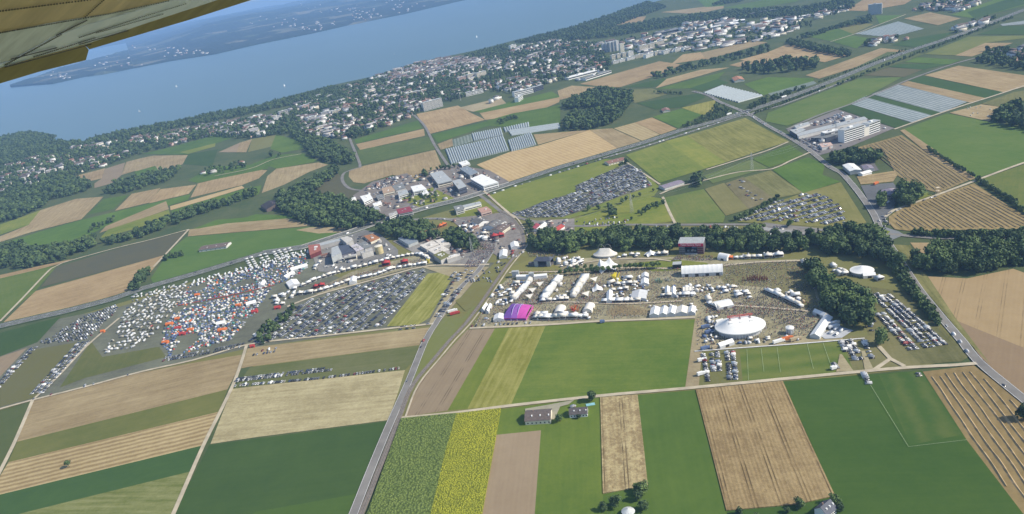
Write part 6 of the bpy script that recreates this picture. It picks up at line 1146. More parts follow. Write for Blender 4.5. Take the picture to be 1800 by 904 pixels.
town([(1600, 20), (1640, 4), (1740, -10), (1720, 10), (1690, 22), (1650, 20)], 19, 'in the far village', .6, .35, 0); town([(1730, 95), (1760, 86), (1870, 90), (1870, 112), (1760, 112)], 24, 'in the red roofed village', .6, .3, 0, 1.3); town([(1510, 78), (1560, 68), (1600, 70), (1530, 84)], 20, 'in the hamlet by the netted orchard', .7, .2, 0); town([(1660, 58), (1740, 32), (1750, 36), (1680, 62)], 20, 'in the hamlet by the far motorway', .45, .5, 0); town([(1420, 30), (1480, 14), (1490, 20), (1440, 36)], 22, 'in the far hamlet', .6, .3, .1); town([(340, 318), (345, 305), (440, 284), (500, 268), (500, 275), (420, 298)], 30, 'among the allotment sheds', .35, .3, 0); town([(1010, 138), (1070, 122), (1080, 124), (1040, 140), (990, 148)], 26, 'in the retail strip', .1, .25, .12, 1.2); town([(805, 190), (890, 168), (895, 176), (830, 194)], 30, 'on the building land', .2, .1, .05)
for a, b, w_, h, lb in (((1160, 62), (1200, 54), 60, 9, 'huge dark grey flat roofed works hall'), ((1230, 56), (1300, 45), 45, 9, 'long white flat roofed works hall'), ((1275, 45), (1310, 40), 40, 10, 'white works hall with two roof levels'), ((1345, 44), (1382, 36), 35, 8, 'white warehouse near the forest'), ((1320, 30), (1365, 22), 14, 13, 'dark blue row of flats at the forest'), ((1405, 33), (1442, 28), 25, 7, 'white low hall by the far wood'), ((1030, 142), (1075, 128), 25, 7, 'flat retail hall with grey roof'), ((1000, 141), (1050, 128), 25, 7, 'flat retail hall with white roof'), ((880, 160), (925, 146), 12, 6, 'long white shed beside the railway'), ((1213, 73), (1240, 68), 30, 10, 'white works building at the stubble')):
    wm = slate_r if 'dark' in lb else WALLS[0]; slab('works_hall', lb, 'building', a, b, w_, h, wm, grey_r if 'dark' in lb or 'grey' in lb else white, 1)
# far shore villages
it = []
for px, py, n_, sx, sy in ((110, 140, 14, 18, 3), (200, 120, 18, 30, 5), (330, 98, 40, 40, 3), (390, 22, 110, 45, 4), (560, 52, 70, 60, 4), (640, 32, 60, 50, 4), (700, 16, 30, 30, 4)):
    for k in range(n_):
        x, y = G(px + random.gauss(0, sx), py + random.gauss(0, sy) - 0)
        if math.hypot(x, y) < 26000 and math.hypot(x, y) > float(np.interp(math.atan2(x, y), fa, fr)) + 60: it.append((random.choice(HOUSES), x, y, 10.0 + min(1, (math.hypot(x, y) - float(np.interp(math.atan2(x, y), fa, fr))) / 7000) * 190, random.uniform(-.4, .4), 1.25, 1.25))
join_stuff('far_shore_villages', it, 'specks of pale houses scattered over the far lake shore', 'houses')
# ------------------------------------------------------------------ cars
park([(898, 378), (955, 356), (1012, 339), (1012, 328), (1063, 306), (1103, 289), (1127, 301), (1145, 326), (1080, 349), (1035, 366), (988, 382), (930, 383)], ((900, 377), (1063, 306)), (5.2, 8.2), 2.7, .93, 'in the densely packed field below the motorway', .04)
park([(1297, 388), (1362, 356), (1395, 350), (1412, 342), (1436, 341), (1465, 352), (1478, 362), (1485, 380), (1486, 397), (1400, 391)], ((1350, 389), (1471, 355)), (5.2, 10.8), 2.7, .9, 'in the sloping car park above the riding hall', .05)
park([(522, 541), (560, 522), (640, 500), (700, 484), (745, 474), (750, 482), (672, 574), (600, 586), (500, 598), (488, 590)], ((510, 593), (619, 511)), (5.2, 9.8), 2.8, .88, 'in the big car park beside the entrance market', .06)
park([(432, 602), (470, 570), (515, 540), (524, 540), (486, 592), (470, 606)], ((441, 600), (520, 540)), (5.2, 9.0), 3.0, .7, 'in the tree lined camp car park', .1); park([(763, 558), (795, 480), (806, 476), (836, 476), (815, 503), (776, 560)], ((766, 565), (830, 482)), (5.2, 9), 3.2, .55, 'beside the festival road', .15)
park([(66, 606), (111, 580), (155, 552), (201, 536), (209, 543), (179, 574), (155, 596), (127, 600)], ((66, 606), (190, 560)), (5.2, 7.8), 3.0, .8, 'in the western camp car park', .15); park([(815, 497), (860, 470), (885, 470), (868, 497)], ((815, 490), (880, 475)), (5.2, 9), 3.4, .4, 'on the dirt by the pylon', .2)
car_row([(60, 612), (0, 676), (-20, 700)], 3.0, 'along the left camp lane', .8, off=(-3, 3)); car_row([(150, 602), (66, 695)], 3.0, 'along the second camp lane', .8, off=(-9, -3, 4)); car_row([(290, 632), (360, 620), (432, 606)], 3.2, 'along the track below the campground', .75, off=(-4, 3)); car_row([(60, 702), (150, 680), (240, 656)], 9, 'along the track below the campground', .3)
car_row([(414, 671), (500, 661), (592, 650)], 3.0, 'in the two rows on the green strip', .85, off=(0, 5)); car_row([(414, 679), (560, 666), (706, 648)], 3.0, 'in the single row above the pale wheat', .85); car_row([(448, 622), (490, 615)], 4, 'on the stubble corner', .7, off=(-4, 4))
for pts, o in (([(1236, 624), (1241, 650), (1245, 674)], (0,)), ([(1259, 620), (1264, 656)], (-4.5, 0.8)), ([(1284, 619), (1288, 646), (1290, 671)], (-3.5, 1.8)), ([(1478, 601), (1487, 622)], (0,)), ([(1495, 599), (1516, 636)], (0, -5)), ([(1518, 600), (1534, 634)], (0,)), ([(1520, 655), (1532, 679)], (-1.5,)), ([(1614, 658), (1618, 666)], (0,)), ([(1465, 640), (1474, 652)], (0,))): car_row(pts, 2.9, 'parked beside the football pitch lines' if pts[0][0] < 1470 else 'on the trodden grass near the lone round tree', .88, vans=.25, off=o)
for pts in ([(1546, 552), (1608, 618)], [(1537, 518), (1590, 568), (1636, 614)], [(1558, 520), (1610, 565), (1659, 610)]): car_row(pts, 2.75, 'in the long double rows beside the right hand road', .93, off=(-2.6, 2.6))
car_row([(1535, 590), (1530, 572), (1545, 560)], 4, 'under the trees by the long double rows', .6); car_row([(1560, 378), (1600, 362), (1650, 345)], 6, 'along the farm track by the windrows', .6, False); car_row([(1550, 388), (1562, 400)], 4, 'at the roundabout lay-by', .6, off=(-4, 3)); car_row([(1600, 634), (1650, 630)], 14, 'on the verge beside the long double rows', .8, False); car_row([(752, 573), (700, 578)], 4, 'at the crossing of the festival road', .5, False, off=(-3, 4)); car_row([(830, 574), (880, 571), (940, 568)], 4.5, 'along the fence below the purple tent', .6)
park([(1335, 408), (1375, 414), (1372, 420), (1333, 416)], ((1335, 412), (1372, 417)), (4.5, 6), 2.8, .7, 'behind the riding hall', .2); park([(1400, 238), (1430, 248), (1450, 262), (1440, 270), (1402, 246)], ((1402, 240), (1445, 262)), (5, 8), 3, .7, 'in front of the factory'); park([(1440, 215), (1475, 200), (1482, 206), (1445, 221)], ((1440, 218), (1480, 203)), (5, 8), 3, .6, 'in the factory lorry yard', .3); park([(640, 330), (690, 312), (705, 318), (665, 335)], ((640, 330), (690, 312)), (6, 9), 4, .5, 'in the business park lorry yard', .5); park([(1275, 325), (1305, 314), (1345, 350), (1330, 357)], ((1275, 325), (1330, 357)), (9, 14), 5, .25, 'on the grey tan strip', .1); park([(1150, 397), (1330, 400), (1330, 403), (1150, 400)], ((1150, 398), (1330, 401)), (4,), 4, .5, 'along the lane behind the wood', .4); park([(1010, 390), (1100, 382), (1110, 392), (1012, 400)], ((1010, 395), (1100, 386)), (7, 10), 4, .35, 'on the small meadow car park', .2)
SHEDS = [house_proto(random.uniform(6, 14), random.uniform(5, 9), random.choice((3, 4, 5)), 2.0, WALLS[i % 4], ROOFS[(3, 2, 0, 1)[i % 4]], ('flat', 'gable', 'flat')[i % 3]) for i in range(8)]
for pts, gp, dn, lb in (([(628, 350), (655, 325), (715, 310), (760, 304), (800, 294), (860, 304), (888, 320), (800, 348), (700, 372)], 17, .5, 'in the business park'), ([(790, 388), (850, 380), (905, 395), (915, 430), (880, 440), (860, 420)], 15, .4, 'around the crowded lane'), ([(735, 430), (765, 412), (800, 436), (845, 446), (790, 462)], 13, .5, 'on the building site'), ([(548, 446), (600, 420), (650, 406), (690, 440), (600, 470)], 18, .35, 'in the works yard'), ([(1390, 232), (1475, 197), (1565, 226), (1490, 256), (1438, 270)], 20, .45, 'on the factory lot'), ([(930, 388), (1000, 388), (1004, 404), (940, 408)], 13, .5, 'among the stables'), ([(1490, 292), (1540, 290), (1545, 300), (1505, 306)], 13, .5, 'at the filling station'), ([(1555, 330), (1575, 330), (1565, 370), (1545, 392)], 14, .4, 'on the lay-by'), ([(925, 722), (985, 712), (1040, 708), (1040, 728), (990, 738)], 14, .35, 'around the farm')):
    X, Y, _ = grid_in(pts, gp, .45)
    for x, y in zip(X, Y):
        if random.random() < dn: q = random.choice(SHEDS); put('shed', 'shed', 'shed', q, x, y, .3 + random.gauss(0, .15) + random.choice((0, 1.57)), random.uniform(.5, 1.0), '%s shed with %s %s' % (*q.words, lb), '%s sheds with %s %s' % (*q.words, lb), size=8)
        elif random.random() < .6: car_at(x + 4, y, random.choice((.3, 1.9)) + random.gauss(0, .1), 'parked ' + lb, .35)
def traffic(line, off, step, prob, where, rev=False, vans=.3):
    ln = smooth_line(line, step); ln = offset_line(ln, off)
    for i in range(len(ln) - 1):
        if random.random() < prob: d = Vector(ln[i + 1]) - Vector(ln[i]); car_at(ln[i][0], ln[i][1], math.atan2(d.y, d.x) + (math.pi if rev else 0), where, vans)
traffic(mw, 5, 26, .16, 'driving on the motorway', vans=.35); traffic(mw, -5, 26, .16, 'driving on the motorway', True, .35); traffic(RD[4], 0, 8, .7, 'queueing on the slip road', vans=.35); traffic(RD[1][: len(RD[1]) * 2 // 5], 2, 9, .55, 'queueing on the right hand road'); traffic(RD[1], -2, 22, .3, 'driving on the right hand road', True); traffic(RD[5], 0, 18, .3, 'on the junction slip road'); traffic(GS([(858, 343), (900, 330), (1060, 279)]), -2, 9, .6, 'queueing along the motorway edge', vans=.4); traffic(RD[0], 2, 40, .2, 'driving on the festival road')
# lorries and buses
def truck(px, py, rz, L, col, label):
    x, y = G(px, py); e = empty('lorry', (x, y, gz(x, y)), rz); tag(e, label, 'lorry'); mb = MB(); mb.box(-L / 2, L / 2 - 2.4, -1.25, 1.25, .9, 3.6); mb.build('box_body', col, e); mb = MB(); mb.box(L / 2 - 2.2, L / 2, -1.2, 1.2, .5, 2.9); c_ = mb.build('cab', col, e); mb = MB(); mb.box(L / 2, L / 2 + .05, -1.1, 1.1, 1.6, 2.5); mb.build('windscreen', glass, c_)
    for xx in (-L / 2 + 1.5, -L / 2 + 2.8, L / 2 - 1.2):
        for s in (-1, 1): mb = MB(); mb.bar((xx, s * .95, .5), (xx, s * 1.25, .5), .5, n=8); mb.build('wheel', tyre, e)
tilt = math.atan2(Vector(mw[40]).y - Vector(mw[39]).y, Vector(mw[40]).x - Vector(mw[39]).x)
for px, py, L, c_, lb in ((715, 379, 16, white, 'white lorry crossing the motorway above the crane'), (1281, 202, 16, white, 'white lorry below the motorway junction'), (1378, 172, 16, white, 'white lorry on the motorway between hedges'), (800, 553, 12, FAB['red'], 'red lorry parked beside the festival road'), (796, 549, 12, white, 'white lorry parked beside the red one'), (1247, 586, 9, FAB['blue'], 'blue lorry in the yard left of the big top'), (1240, 577, 9, FAB['blue'], 'blue box lorry behind the yard left of the big top'), (1240, 615, 9, FAB['blue'], 'blue lorry at the corner of the pitch'), (1466, 571, 12, white, 'white and blue coach under the wood edge, upper one'), (1466, 577, 12, FAB['pale'], 'pale coach under the wood edge, lower one'), (1540, 325, 10, FAB['orange'], 'orange and white lorry in the lay-by'), (1232, 636, 6, white, 'white box lorry on the left of the pitch car rows'), (1233, 660, 8, white, 'white long lorry beside the dirt strip'), (1466, 650, 6, white, 'white camper on the pitch'), (1399, 599, 12, FAB['tan'], 'tan trailer below the round kiosk'), (1384, 598, 12, FAB['orange'], 'orange trailer below the round kiosk'), (1369, 603, 12, white, 'white trailer at the pitch fence'), (1260, 613, 10, FAB['tan'], 'tan trailer at the pitch fence'), (1059, 568, 5, FAB['blue'], 'small blue trailer on the meadow edge')): truck(px, py, tilt if py < 400 else .2, L, c_, lb)
# ------------------------------------------------------------------ campground
X, Y, a = grid_in([(234, 520), (327, 497), (327, 518), (299, 551), (271, 592), (230, 613), (178, 627), (197, 597), (220, 551)], 7.5, .25, ((178, 627), (327, 500)), 8.5)
for x, y in zip(X, Y):
    ci = random.choice((0, 0, 1, 2, 2))
    if random.random() < .25: car_at(x, y, a + random.gauss(0, .5), 'standing between the caravans', .1)
    elif random.random() < .8: put('caravan', 'caravan', 'caravan', CARAVAN[ci], x + random.uniform(-1, 1), y, a + random.choice((0, 1.57)) + random.gauss(0, .25), random.uniform(.75, 1.0), CVN[ci] + ' caravan in the caravan rows of the campground', CVN[ci] + ' caravans on the campground', size=6)
X, Y, a = grid_in([(330, 497), (420, 472), (540, 440), (545, 446), (430, 482), (335, 506)], 7.5, .3, ((330, 500), (540, 442)), 8)
for x, y in zip(X, Y):
    if random.random() < .8: put('caravan', 'camper_van', 'camper van', CARAVAN[0], x, y, a + 1.57 + random.gauss(0, .2), 1.0, 'white camper van parked along the motorway side of the campground', 'camper vans along the motorway', size=6)
for pts in ([(438, 456), (446, 470)], [(462, 450), (470, 462)], [(486, 444), (496, 456)], [(505, 440), (512, 452)]):
    for o in (-4, 4):
        for x, y in offset_line(smooth_line(GS(pts), 11), o): put('caravan', 'camper_van', 'camper van', CARAVAN[0], x, y, tilt + random.gauss(0, .1), .9, 'white camper van in the short paired rows by the works', 'camper vans by the works', size=6.5)
for pts, g, dn in (([(299, 551), (332, 504), (420, 478), (536, 448), (545, 466), (520, 486), (485, 502), (313, 540)], 3.6, .72), ([(290, 572), (313, 543), (480, 506), (466, 524), (445, 556), (405, 598), (300, 628), (284, 604)], 3.4, .78)):
    X, Y, _ = grid_in(pts, g, .45)
    for x, y in zip(X, Y):
        nn = mnoise.noise(Vector((x * .02, y * .02, 5)))
        if nn < -.32 or random.random() > dn: continue
        if random.random() < .12: put('stall', 'camp_gazebo', 'gazebo', random.choice(STALLS[1:4] + [STALL_C['blue']]), x, y, random.uniform(0, 6.28), .6, 'small pale gazebo among the camping tents', 'gazebos on the campground', size=3.5)
        else: c_ = random.choice(DOME_W); put('tent', 'camping_tent', 'tent', DOMES[c_], x, y, random.uniform(0, 6.28), random.uniform(.65, 1.15), '%s dome tent in the packed campground' % c_, '%s dome tents' % c_, size=3)
# ------------------------------------------------------------------ stalls
stalls([(533, 503), (570, 488), (613, 476), (660, 464), (691, 456), (733, 449), (758, 459)], 7.0, 'white stall in the upper row of the entrance market'); stalls([(529, 518), (565, 513), (619, 495), (659, 486), (691, 475), (714, 471), (754, 465)], 6.5, 'white stall in the lower row of the entrance market')
stalls([(556, 506), (575, 502)], 7, 'red stall in the entrance market', [STALL_C['red']], 1.3); stalls([(680, 467), (690, 465)], 9, 'red stall in the upper entrance market', [STALL_C['red']], 1.4); stalls([(712, 464), (722, 462)], 9, 'red stall beside the yellow frame', [STALL_C['red']], 1.4); stall_cluster([(478, 528), (500, 512), (520, 506), (525, 512), (505, 535), (485, 540)], 9, 'small stall in the food corner below the market', .7)
W2 = lambda: STALLS
stalls([(931, 497), (915, 515), (900, 531)], 6.5, 'white stall in the slanted row left of the shade sails', s=1.3); stall_cluster([(870, 508), (890, 497), (915, 497), (898, 530), (872, 535)], 10, 'scattered white tent behind the slanted row', .55); stalls([(982, 494), (968, 512), (954, 531)], 6.2, 'white stall in the left leg of the horseshoe', s=1.45); stalls([(955, 531), (1006, 527)], 6, 'white stall in the base of the horseshoe', s=.95); stalls([(1028, 492), (1017, 508), (1006, 526)], 6.2, 'white stall in the right leg of the horseshoe', s=1.3); stall_cluster([(985, 496), (1022, 493), (1004, 522), (965, 526)], 11, 'small tent inside the horseshoe', .45, .8)
stalls([(943, 561), (970, 561), (1000, 560), (1038, 559)], 5.8, 'white stall in the row at the meadow fence', s=1.3); stalls([(945, 556), (1005, 555)], 8, 'white stall behind the row at the meadow fence', prob=.7); stalls([(1087, 502), (1126, 499)], 5.5, 'white stall in the upper food block'); stalls([(1075, 500), (1090, 494), (1122, 490)], 8, 'white stall behind the upper food block', prob=.7); stalls([(1078, 512), (1112, 508)], 6, 'white stall at the top of the lower food block'); stalls([(1064, 532), (1100, 531), (1130, 530)], 6, 'counter stall at the bottom of the lower food block')
stall_cluster([(1080, 525), (1104, 518), (1104, 526), (1085, 528)], 7, 'small tent inside the lower food block', .7, .8); stalls([(1166, 522), (1226, 520)], 5.5, 'white stall in the front row of the upper food row'); stall_cluster([(1190, 506), (1222, 504), (1260, 503), (1295, 507), (1328, 522), (1310, 527), (1280, 518), (1250, 513), (1200, 514)], 8.0, 'white stall in the upper food row', .85); stalls([(1245, 529), (1248, 536), (1270, 547)], 6, 'white stall on the edge of the angled yard'); stalls([(1347, 513), (1380, 527), (1414, 543)], 5.5, 'white stall in the long slanted row below the wood'); stall_cluster([(1360, 512), (1395, 515), (1412, 525), (1415, 537), (1385, 526)], 8, 'small white tent behind the long slanted row', .7)
stall_cluster([(972, 459), (1000, 452), (1026, 456), (1020, 464), (985, 470)], 6.5, 'white tent packed beside the smaller stage', .85); stalls([(1003, 472), (1026, 461)], 5, 'white stall in the slanted row by the smaller stage'); stall_cluster([(1085, 449), (1126, 446), (1126, 452), (1088, 454)], 8, 'round white tent between circus tent and stage', .9, 1.1, [STALLS[1], STALLS[3]]); stalls([(1158, 449), (1180, 448)], 7, 'pinkish tent beside the main stage', [STALLS[3]], 1.2); stalls([(1283, 456), (1345, 453)], 6, 'small tent along the wood edge right of the main stage', STALLS + [STALL_C['orange'], STALL_C['red']], .9); stalls([(1350, 453), (1378, 451)], 6, 'white tent at the dirt path end of the wood edge', s=1.2); stalls([(1412, 462), (1418, 474)], 6, 'white tent in the shade of the tongue of wood')
stall_cluster([(1455, 466), (1470, 462), (1488, 476), (1492, 484), (1462, 484)], 6.5, 'white tent left of the round tent', .85); stalls([(1545, 492), (1558, 488)], 9, 'white dome tent right of the round tent', [STALLS[1]], 1.2); stall_cluster([(1240, 560), (1262, 560), (1255, 575), (1245, 578)], 7, 'white box tent in the artists yard', .85); stalls([(1318, 597), (1345, 594)], 8, 'small cream tent behind the big top', [STALLS[3]], .8); stall_cluster([(800, 402), (840, 396), (850, 408), (820, 412)], 9, 'white tent in the crowded lane', .7); stall_cluster([(835, 412), (858, 408), (862, 422), (845, 424)], 8, 'white tent at the crowded lane mouth', .7, 1.2); stalls([(870, 420), (890, 415)], 7, 'red canopy above the railway bend', [STALL_C['red']], 1.5); stalls([(775, 400), (785, 395)], 6, 'orange tent of the fairground stall', [STALL_C['orange']], 1.2)
stall_cluster([(850, 528), (870, 510), (885, 500), (868, 540), (850, 555)], 12, 'backstage tent along the railway', .5); stall_cluster([(1452, 556), (1470, 560), (1480, 580), (1440, 590)], 11, 'backstage tent under the wood edge', .4); stall_cluster([(548, 470), (560, 460), (572, 470), (556, 480)], 9, 'service tent in the works yard', .5)
for pts, lb in (([(872, 505), (905, 497), (925, 498), (900, 535), (868, 540)], 'beside the slanted row'), ([(1062, 492), (1140, 484), (1140, 532), (1062, 534)], 'among the food blocks'), ([(1164, 504), (1290, 503), (1320, 520), (1230, 524), (1164, 524)], 'along the upper food row'), ([(940, 553), (1040, 551), (1040, 562), (942, 564)], 'by the meadow fence row'), ([(1140, 538), (1224, 536), (1224, 553), (1140, 556)], 'among the meadow marquees'), ([(1345, 512), (1400, 515), (1418, 540), (1380, 528)], 'behind the slanted wood row'), ([(970, 455), (1026, 452), (1024, 468), (985, 472)], 'beside the smaller stage'), ([(1235, 556), (1264, 558), (1258, 605), (1236, 610)], 'in the artists yard'), ([(1300, 598), (1440, 588), (1440, 594), (1300, 606)], 'behind the big top'), ([(800, 398), (860, 405), (866, 425), (830, 415)], 'along the crowded lane')):
    X, Y, a = grid_in(pts, 6.2, .5)
    for x, y in zip(X, Y):
        if random.random() < .62: q = random.choice(STALLS + [STALL_C['blue'], STALL_C['tan'], STALLS[0], STALLS[4]]); put('canopy', 'small_canopy', 'canopy', q, x, y, .15 + random.gauss(0, .2) + random.choice((0, 1.57)), random.uniform(.35, .75), q.words + 'small canopy ' + lb, q.words + 'canopies ' + lb, sz=random.uniform(.5, .8), size=3)
for pts, lb in (([(845, 560), (870, 525), (890, 510), (880, 545), (862, 570)], 'backstage by the railway'), ([(1236, 560), (1262, 562), (1256, 600), (1238, 600)], 'in the artists yard'), ([(1300, 600), (1380, 594), (1440, 590), (1440, 594), (1300, 608)], 'behind the big top'), ([(1442, 560), (1480, 570), (1490, 590), (1445, 592)], 'under the wood edge yard'), ([(985, 496), (1022, 494), (1004, 520), (966, 524)], 'inside the stall horseshoe'), ([(560, 470), (600, 476), (690, 450), (700, 445), (610, 465)], 'in the works yard'), ([(885, 440), (920, 445), (890, 470), (870, 465)], 'beside the railway bend'), ([(1190, 515), (1300, 512), (1325, 524), (1290, 524), (1200, 520)], 'behind the upper food row'), ([(1380, 445), (1255, 449), (1245, 452), (1380, 450)], 'in the shaded stage yard')): park(pts, (pts[0], pts[1]), (6, 9), 6, .4, lb, .55)
# ------------------------------------------------------------------ crowd
crowd([(832, 572), (862, 520), (905, 480), (980, 475), (1180, 470), (1420, 458), (1446, 545), (1470, 585), (1225, 612), (1222, 555), (960, 566)], 2.4, .62); crowd([(1190, 450), (1250, 450), (1260, 458), (1180, 460)], 1.5, .9); crowd([(1240, 545), (1345, 520), (1440, 560), (1420, 585), (1340, 560), (1250, 560)], 2.0, .7); crowd([(900, 495), (985, 492), (960, 535), (905, 540)], 1.9, .75); crowd([(1030, 500), (1070, 495), (1065, 530), (1010, 535)], 2.0, .7); crowd([(845, 405), (870, 420), (872, 440), (840, 470), (815, 472), (840, 430)], 1.7, .8); crowd([(545, 512), (620, 485), (740, 456), (745, 462), (640, 486), (560, 515)], 1.8, .7); crowd([(925, 440), (1000, 450), (1000, 456), (930, 452)], 1.7, .6)
# ------------------------------------------------------------------ boats on the lake, bales
for i, (px, py) in enumerate(((245, 197), (310, 153), (838, 66), (500, 152), (790, 88), (693, 96))):
    x, y = G(px, py); e = empty('sailing_boat', (x, y, .15), .4 * i); tag(e, 'tiny white sailing boat on the open lake', 'boat', 'sailing boats'); mesh_obj('hull', [(-4, -1.2, 0), (3, -1.4, 0), (5.5, 0, 0), (3, 1.4, 0), (-4, 1.2, 0), (-4, -1.3, 1.2), (3, -1.5, 1.2), (6, 0, 1.4), (3, 1.5, 1.2), (-4, 1.3, 1.2)], [(0, 1, 6, 5), (1, 2, 7, 6), (2, 3, 8, 7), (3, 4, 9, 8), (4, 0, 5, 9), (5, 6, 7, 8, 9)], white, e); mesh_obj('sail', [(-3.5, .1, 2), (1, 0, 2), (1, 0, 13), (1.2, .05, 2), (5.6, 0, 1.6), (1.2, .02, 11)], [(0, 1, 2), (3, 4, 5)], white, e)
bp_ = plain('bale_wrap', (.66, .66, .6))
for k in range(9):
    x, y = G(random.uniform(1700, 1750), random.uniform(188, 206)); v = [(-1, .9 * math.cos(6.283 * i / 10), .9 + .9 * math.sin(6.283 * i / 10)) for i in range(10)]; v += [(1, a[1], a[2]) for a in v]; o = mesh_obj('straw_bale', v, [(i, (i + 1) % 10, 10 + (i + 1) % 10, 10 + i) for i in range(10)] + [tuple(range(10))[::-1], tuple(range(10, 20))], bp_); o.location = (x, y, gz(x, y)); o.rotation_euler.z = random.uniform(0, 3); tag(o, 'pale round bale on the stubble patch below the netted orchard', 'bale', 'bales on the stubble')
# ------------------------------------------------------------------ windrows of straw: raised ridges on their field
straw_m = plain('straw_ridge', (.38, .28, .15), .95, vary=.2, scale=.4)
def windrows(px, row, gap, w_, h_, fobj):
    poly = GS(px); a, b = Vector(G(*row[0])), Vector(G(*row[1])); e = (b - a).normalized(); n = Vector((-e.y, e.x)); vs = [p[0] * n.x + p[1] * n.y for p in poly]; us = [p[0] * e.x + p[1] * e.y for p in poly]; v0 = min(vs) + gap * .6; z0 = gz(*(sum(Vector(p).x for p in poly) / len(poly), sum(Vector(p).y for p in poly) / len(poly)))
    while v0 < max(vs):
        u = np.arange(min(us), max(us), 4.0); off = np.array([.5 * mnoise.noise(Vector((q * .03, v0 * .1, 0))) * 2.2 for q in u]); X = u * e.x + (v0 + off) * n.x; Y = u * e.y + (v0 + off) * n.y; k = in_poly(X, Y, poly); X, Y = X[k], Y[k]
        if len(X) > 3:
            v = []; m_ = len(X)
            for x, y in zip(X, Y): ww = w_ * random.uniform(.8, 1.2); v += [(x - n.x * ww, y - n.y * ww, z0), (x, y, z0 + h_ * random.uniform(.75, 1.2)), (x + n.x * ww, y + n.y * ww, z0)]
            mesh_obj('windrow', v, [q for i in range(m_ - 1) for q in ((i * 3, i * 3 + 3, i * 3 + 4, i * 3 + 1), (i * 3 + 1, i * 3 + 4, i * 3 + 5, i * 3 + 2))], straw_m, fobj)
        v0 += gap
fields_by = [o for o in bpy.data.objects if o.name.startswith('stubble_field')]
def field_at(px, py):
    x, y = G(px, py); best = None
    for o in fields_by:
        P_ = [(v.co.x, v.co.y) for v in o.data.vertices]
        if in_poly([x], [y], P_)[0]: best = o
    return best
windrows([(1628, 662), (1708, 650), (1800, 722), (1870, 780), (1880, 960), (1838, 945), (1704, 775)], ((1628, 662), (1704, 775)), 6.2, 1.0, .9, field_at(1740, 740)); windrows([(1508, 262), (1585, 241), (1636, 278), (1695, 318), (1650, 337), (1615, 328), (1578, 306), (1558, 268)], ((1585, 241), (1700, 318)), 5.6, .8, .75, field_at(1620, 300)); windrows([(1570, 384), (1585, 371), (1650, 347), (1712, 326), (1800, 382), (1860, 416), (1800, 401), (1620, 403), (1580, 400)], ((1650, 347), (1740, 400)), 5.6, .8, .75, field_at(1650, 380))
finish_scatter()

# ------------------------------------------------------------------ the aircraft wing above the window
def onp(px, py, P0, n): d = ray(px, py); return EYE + d * ((P0 - EYE).dot(n) / d.dot(n))
WA, WB, WC = EYE + ray(-60, 172) * 2.4, EYE + ray(440, 0) * 4.6, EYE + ray(60, -160) * 1.7
wn = (WB - WA).cross(WC - WA).normalized()
if wn.dot(EYE - WA) < 0: wn = -wn
WROOT = EYE + Vector((-1.2, 2.5, .6)); wing = empty('aircraft_wing', WROOT); tag(wing, 'worn metal underside of an aircraft wing with rivet lines and brown trailing edge', 'aircraft wing')
def metal(name, col, rough, vary=.25, sc=3.0, mt=.75):
    m, t, b = new_mat(name); pos = N(t, 'ShaderNodeNewGeometry').outputs['Position']; mp = N(t, 'ShaderNodeMapping'); t.links.new(pos, mp.inputs[0]); mp.inputs['Scale'].default_value = (1.0, 2.5, .7)
    f = noise_n(t, mp.outputs[0], sc, 6.0, .6); t.links.new(mix_c(t, ramp_n(t, f, .3, .7), c4(tuple(c * (1 - vary) for c in col)), c4(tuple(min(1, c * (1 + vary)) for c in col))), b.inputs['Base Color'])
    b.inputs['Metallic'].default_value = mt; b.inputs['Roughness'].default_value = rough; bp = N(t, 'ShaderNodeBump'); bp.inputs['Strength'].default_value = .15; bp.inputs['Distance'].default_value = .01; t.links.new(f, bp.inputs['Height']); t.links.new(bp.outputs[0], b.inputs['Normal']); return m
def panel(name, px, mat, lift, th=.06):
    P = [onp(x, y, WA + wn * lift, wn) - WROOT for x, y in px]; n = len(P); Q = [p - wn * th for p in P]; a = sum(((P[i] - P[0]).cross(P[(i + 1) % n] - P[0]) for i in range(n)), Vector((0, 0, 0)))
    if a.dot(wn) < 0: P.reverse(); Q = [p - wn * th for p in P]
    return mesh_obj(name, P + Q, [tuple(range(n)), tuple(range(2 * n - 1, n - 1, -1))] + [(i, n + i, n + (i + 1) % n, (i + 1) % n) for i in range(n)], mat, wing)
brown = metal('brown_wing_skin', (.74, .53, .29), .38, .22, 3.0, .35); silver = metal('silver_wing_skin', (.90, .96, 1.0), .3, .1, 4.0, .35); edge = metal('olive_edge', (.36, .27, .11), .5, .2, 3.0, .2); dull = metal('dull_wing_skin', (.74, .74, .72), .38, .3, 5.0, .35)  # brown skin: reflection of the tan ground put into its base colour
panel('skin_panel', [(-260, 60), (-260, -260), (520, -260), (420, -40), (300, 0), (190, 24), (100, 38), (0, 58)], brown, 0.0); panel('skin_panel', [(-260, 118), (-260, 60.5), (0, 58.5), (100, 38.5), (190, 24.5), (300, .5), (240, 18), (150, 44), (90, 66), (20, 106), (-60, 125)], dull, 0.0)
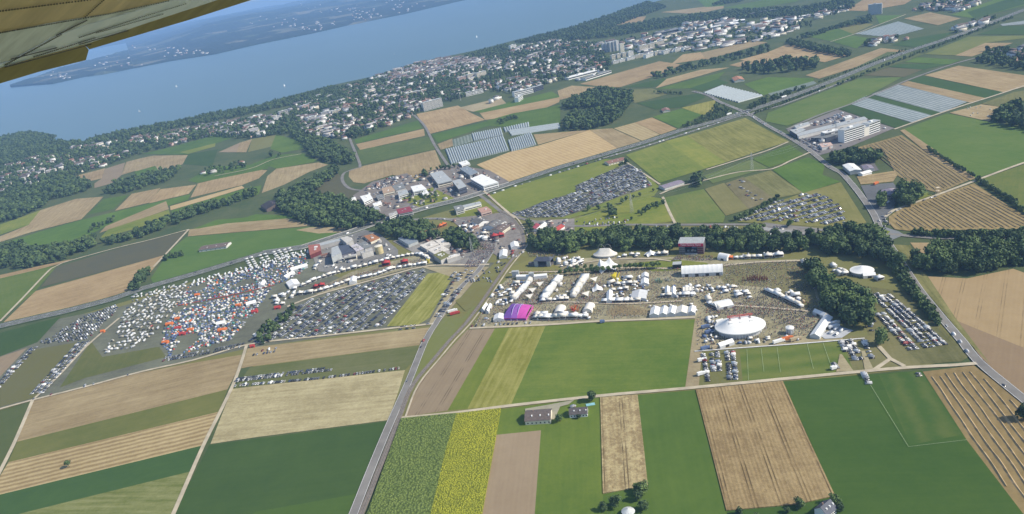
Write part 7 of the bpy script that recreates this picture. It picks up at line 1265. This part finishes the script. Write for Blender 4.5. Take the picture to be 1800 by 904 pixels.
panel('skin_panel', [(-60, 133), (20, 107), (90, 67), (150, 45), (240, 19), (300, 1), (360, -16), (470, -42), (440, -20), (360, 8), (250, 44), (150, 79), (60, 103), (0, 121)], silver, 0.0); panel('flap_edge', [(-90, 178), (-90, 146), (0, 122), (60, 104), (150, 80), (156, 88), (151, 106), (70, 126), (0, 147)], edge, .004, .09); panel('trailing_edge', [(157, 87), (151, 79.5), (250, 44.5), (360, 8.5), (470, -28), (520, -24), (430, 4), (330, 36)], edge, .002, .07)
mb = MB()
def rivets(a, b, k):
    for i in range(k):
        t = i / k + random.gauss(0, .0015); x, y = a[0] + (b[0] - a[0]) * t, a[1] + (b[1] - a[1]) * t; p = onp(x, y, WA + wn * .003, wn) - WROOT; s = .0035; u = (WB - WA).normalized(); v_ = wn.cross(u)
        mb.add([p + (u * math.cos(6.283 * j / 6) + v_ * math.sin(6.283 * j / 6)) * s - wn * .001 for j in range(6)] + [p + wn * .003], [(j, (j + 1) % 6, 6) for j in range(6)])
for a, b, k in (((0, 20), (180, -3), 34), ((0, 58), (190, 25), 44), ((190, 25), (300, 1), 26), ((150, 30), (185, -2), 12), ((10, 114), (110, 60), 34), ((100, 62), (155, 35), 20), ((140, 66), (250, 30), 34), ((250, 30), (330, 6), 22), ((60, 100), (170, 66), 34), ((170, 58), (290, 24), 34)): rivets(a, b, k)
rv = mb.build('rivets', plain('rivet_grime', (.05, .045, .04), .6), wing); rv['kind'] = 'stuff'
for a, b in (((10, 118), (160, 78)), ((140, 78), (225, 54)), ((20, 104), (100, 84))):
    m2 = MB(); u = [onp(*q, WA + wn * .004, wn) - WROOT for q in (a, b)]; m2.bar(u[0], u[1], .0022); m2.build('seam', plain('rivet_grime', (.05, .045, .04)), wing)
# ------------------------------------------------------------------ the air
hz = bpy.data.materials.new('haze'); hz.use_nodes = True; t = hz.node_tree; t.nodes.clear(); out = t.nodes.new('ShaderNodeOutputMaterial'); pv = t.nodes.new('ShaderNodeVolumePrincipled')
pv.inputs['Color'].default_value = (.34, .58, 1.0, 1); pv.inputs['Density'].default_value = HAZE; pv.inputs['Anisotropy'].default_value = 0.0; t.links.new(pv.outputs[0], out.inputs['Volume'])
v, f = box_vf(-31000, 31000, -3500, 47000, -1.0, 460.0); o = mesh_obj('haze', v, f, hz); o['kind'] = 'stuff'
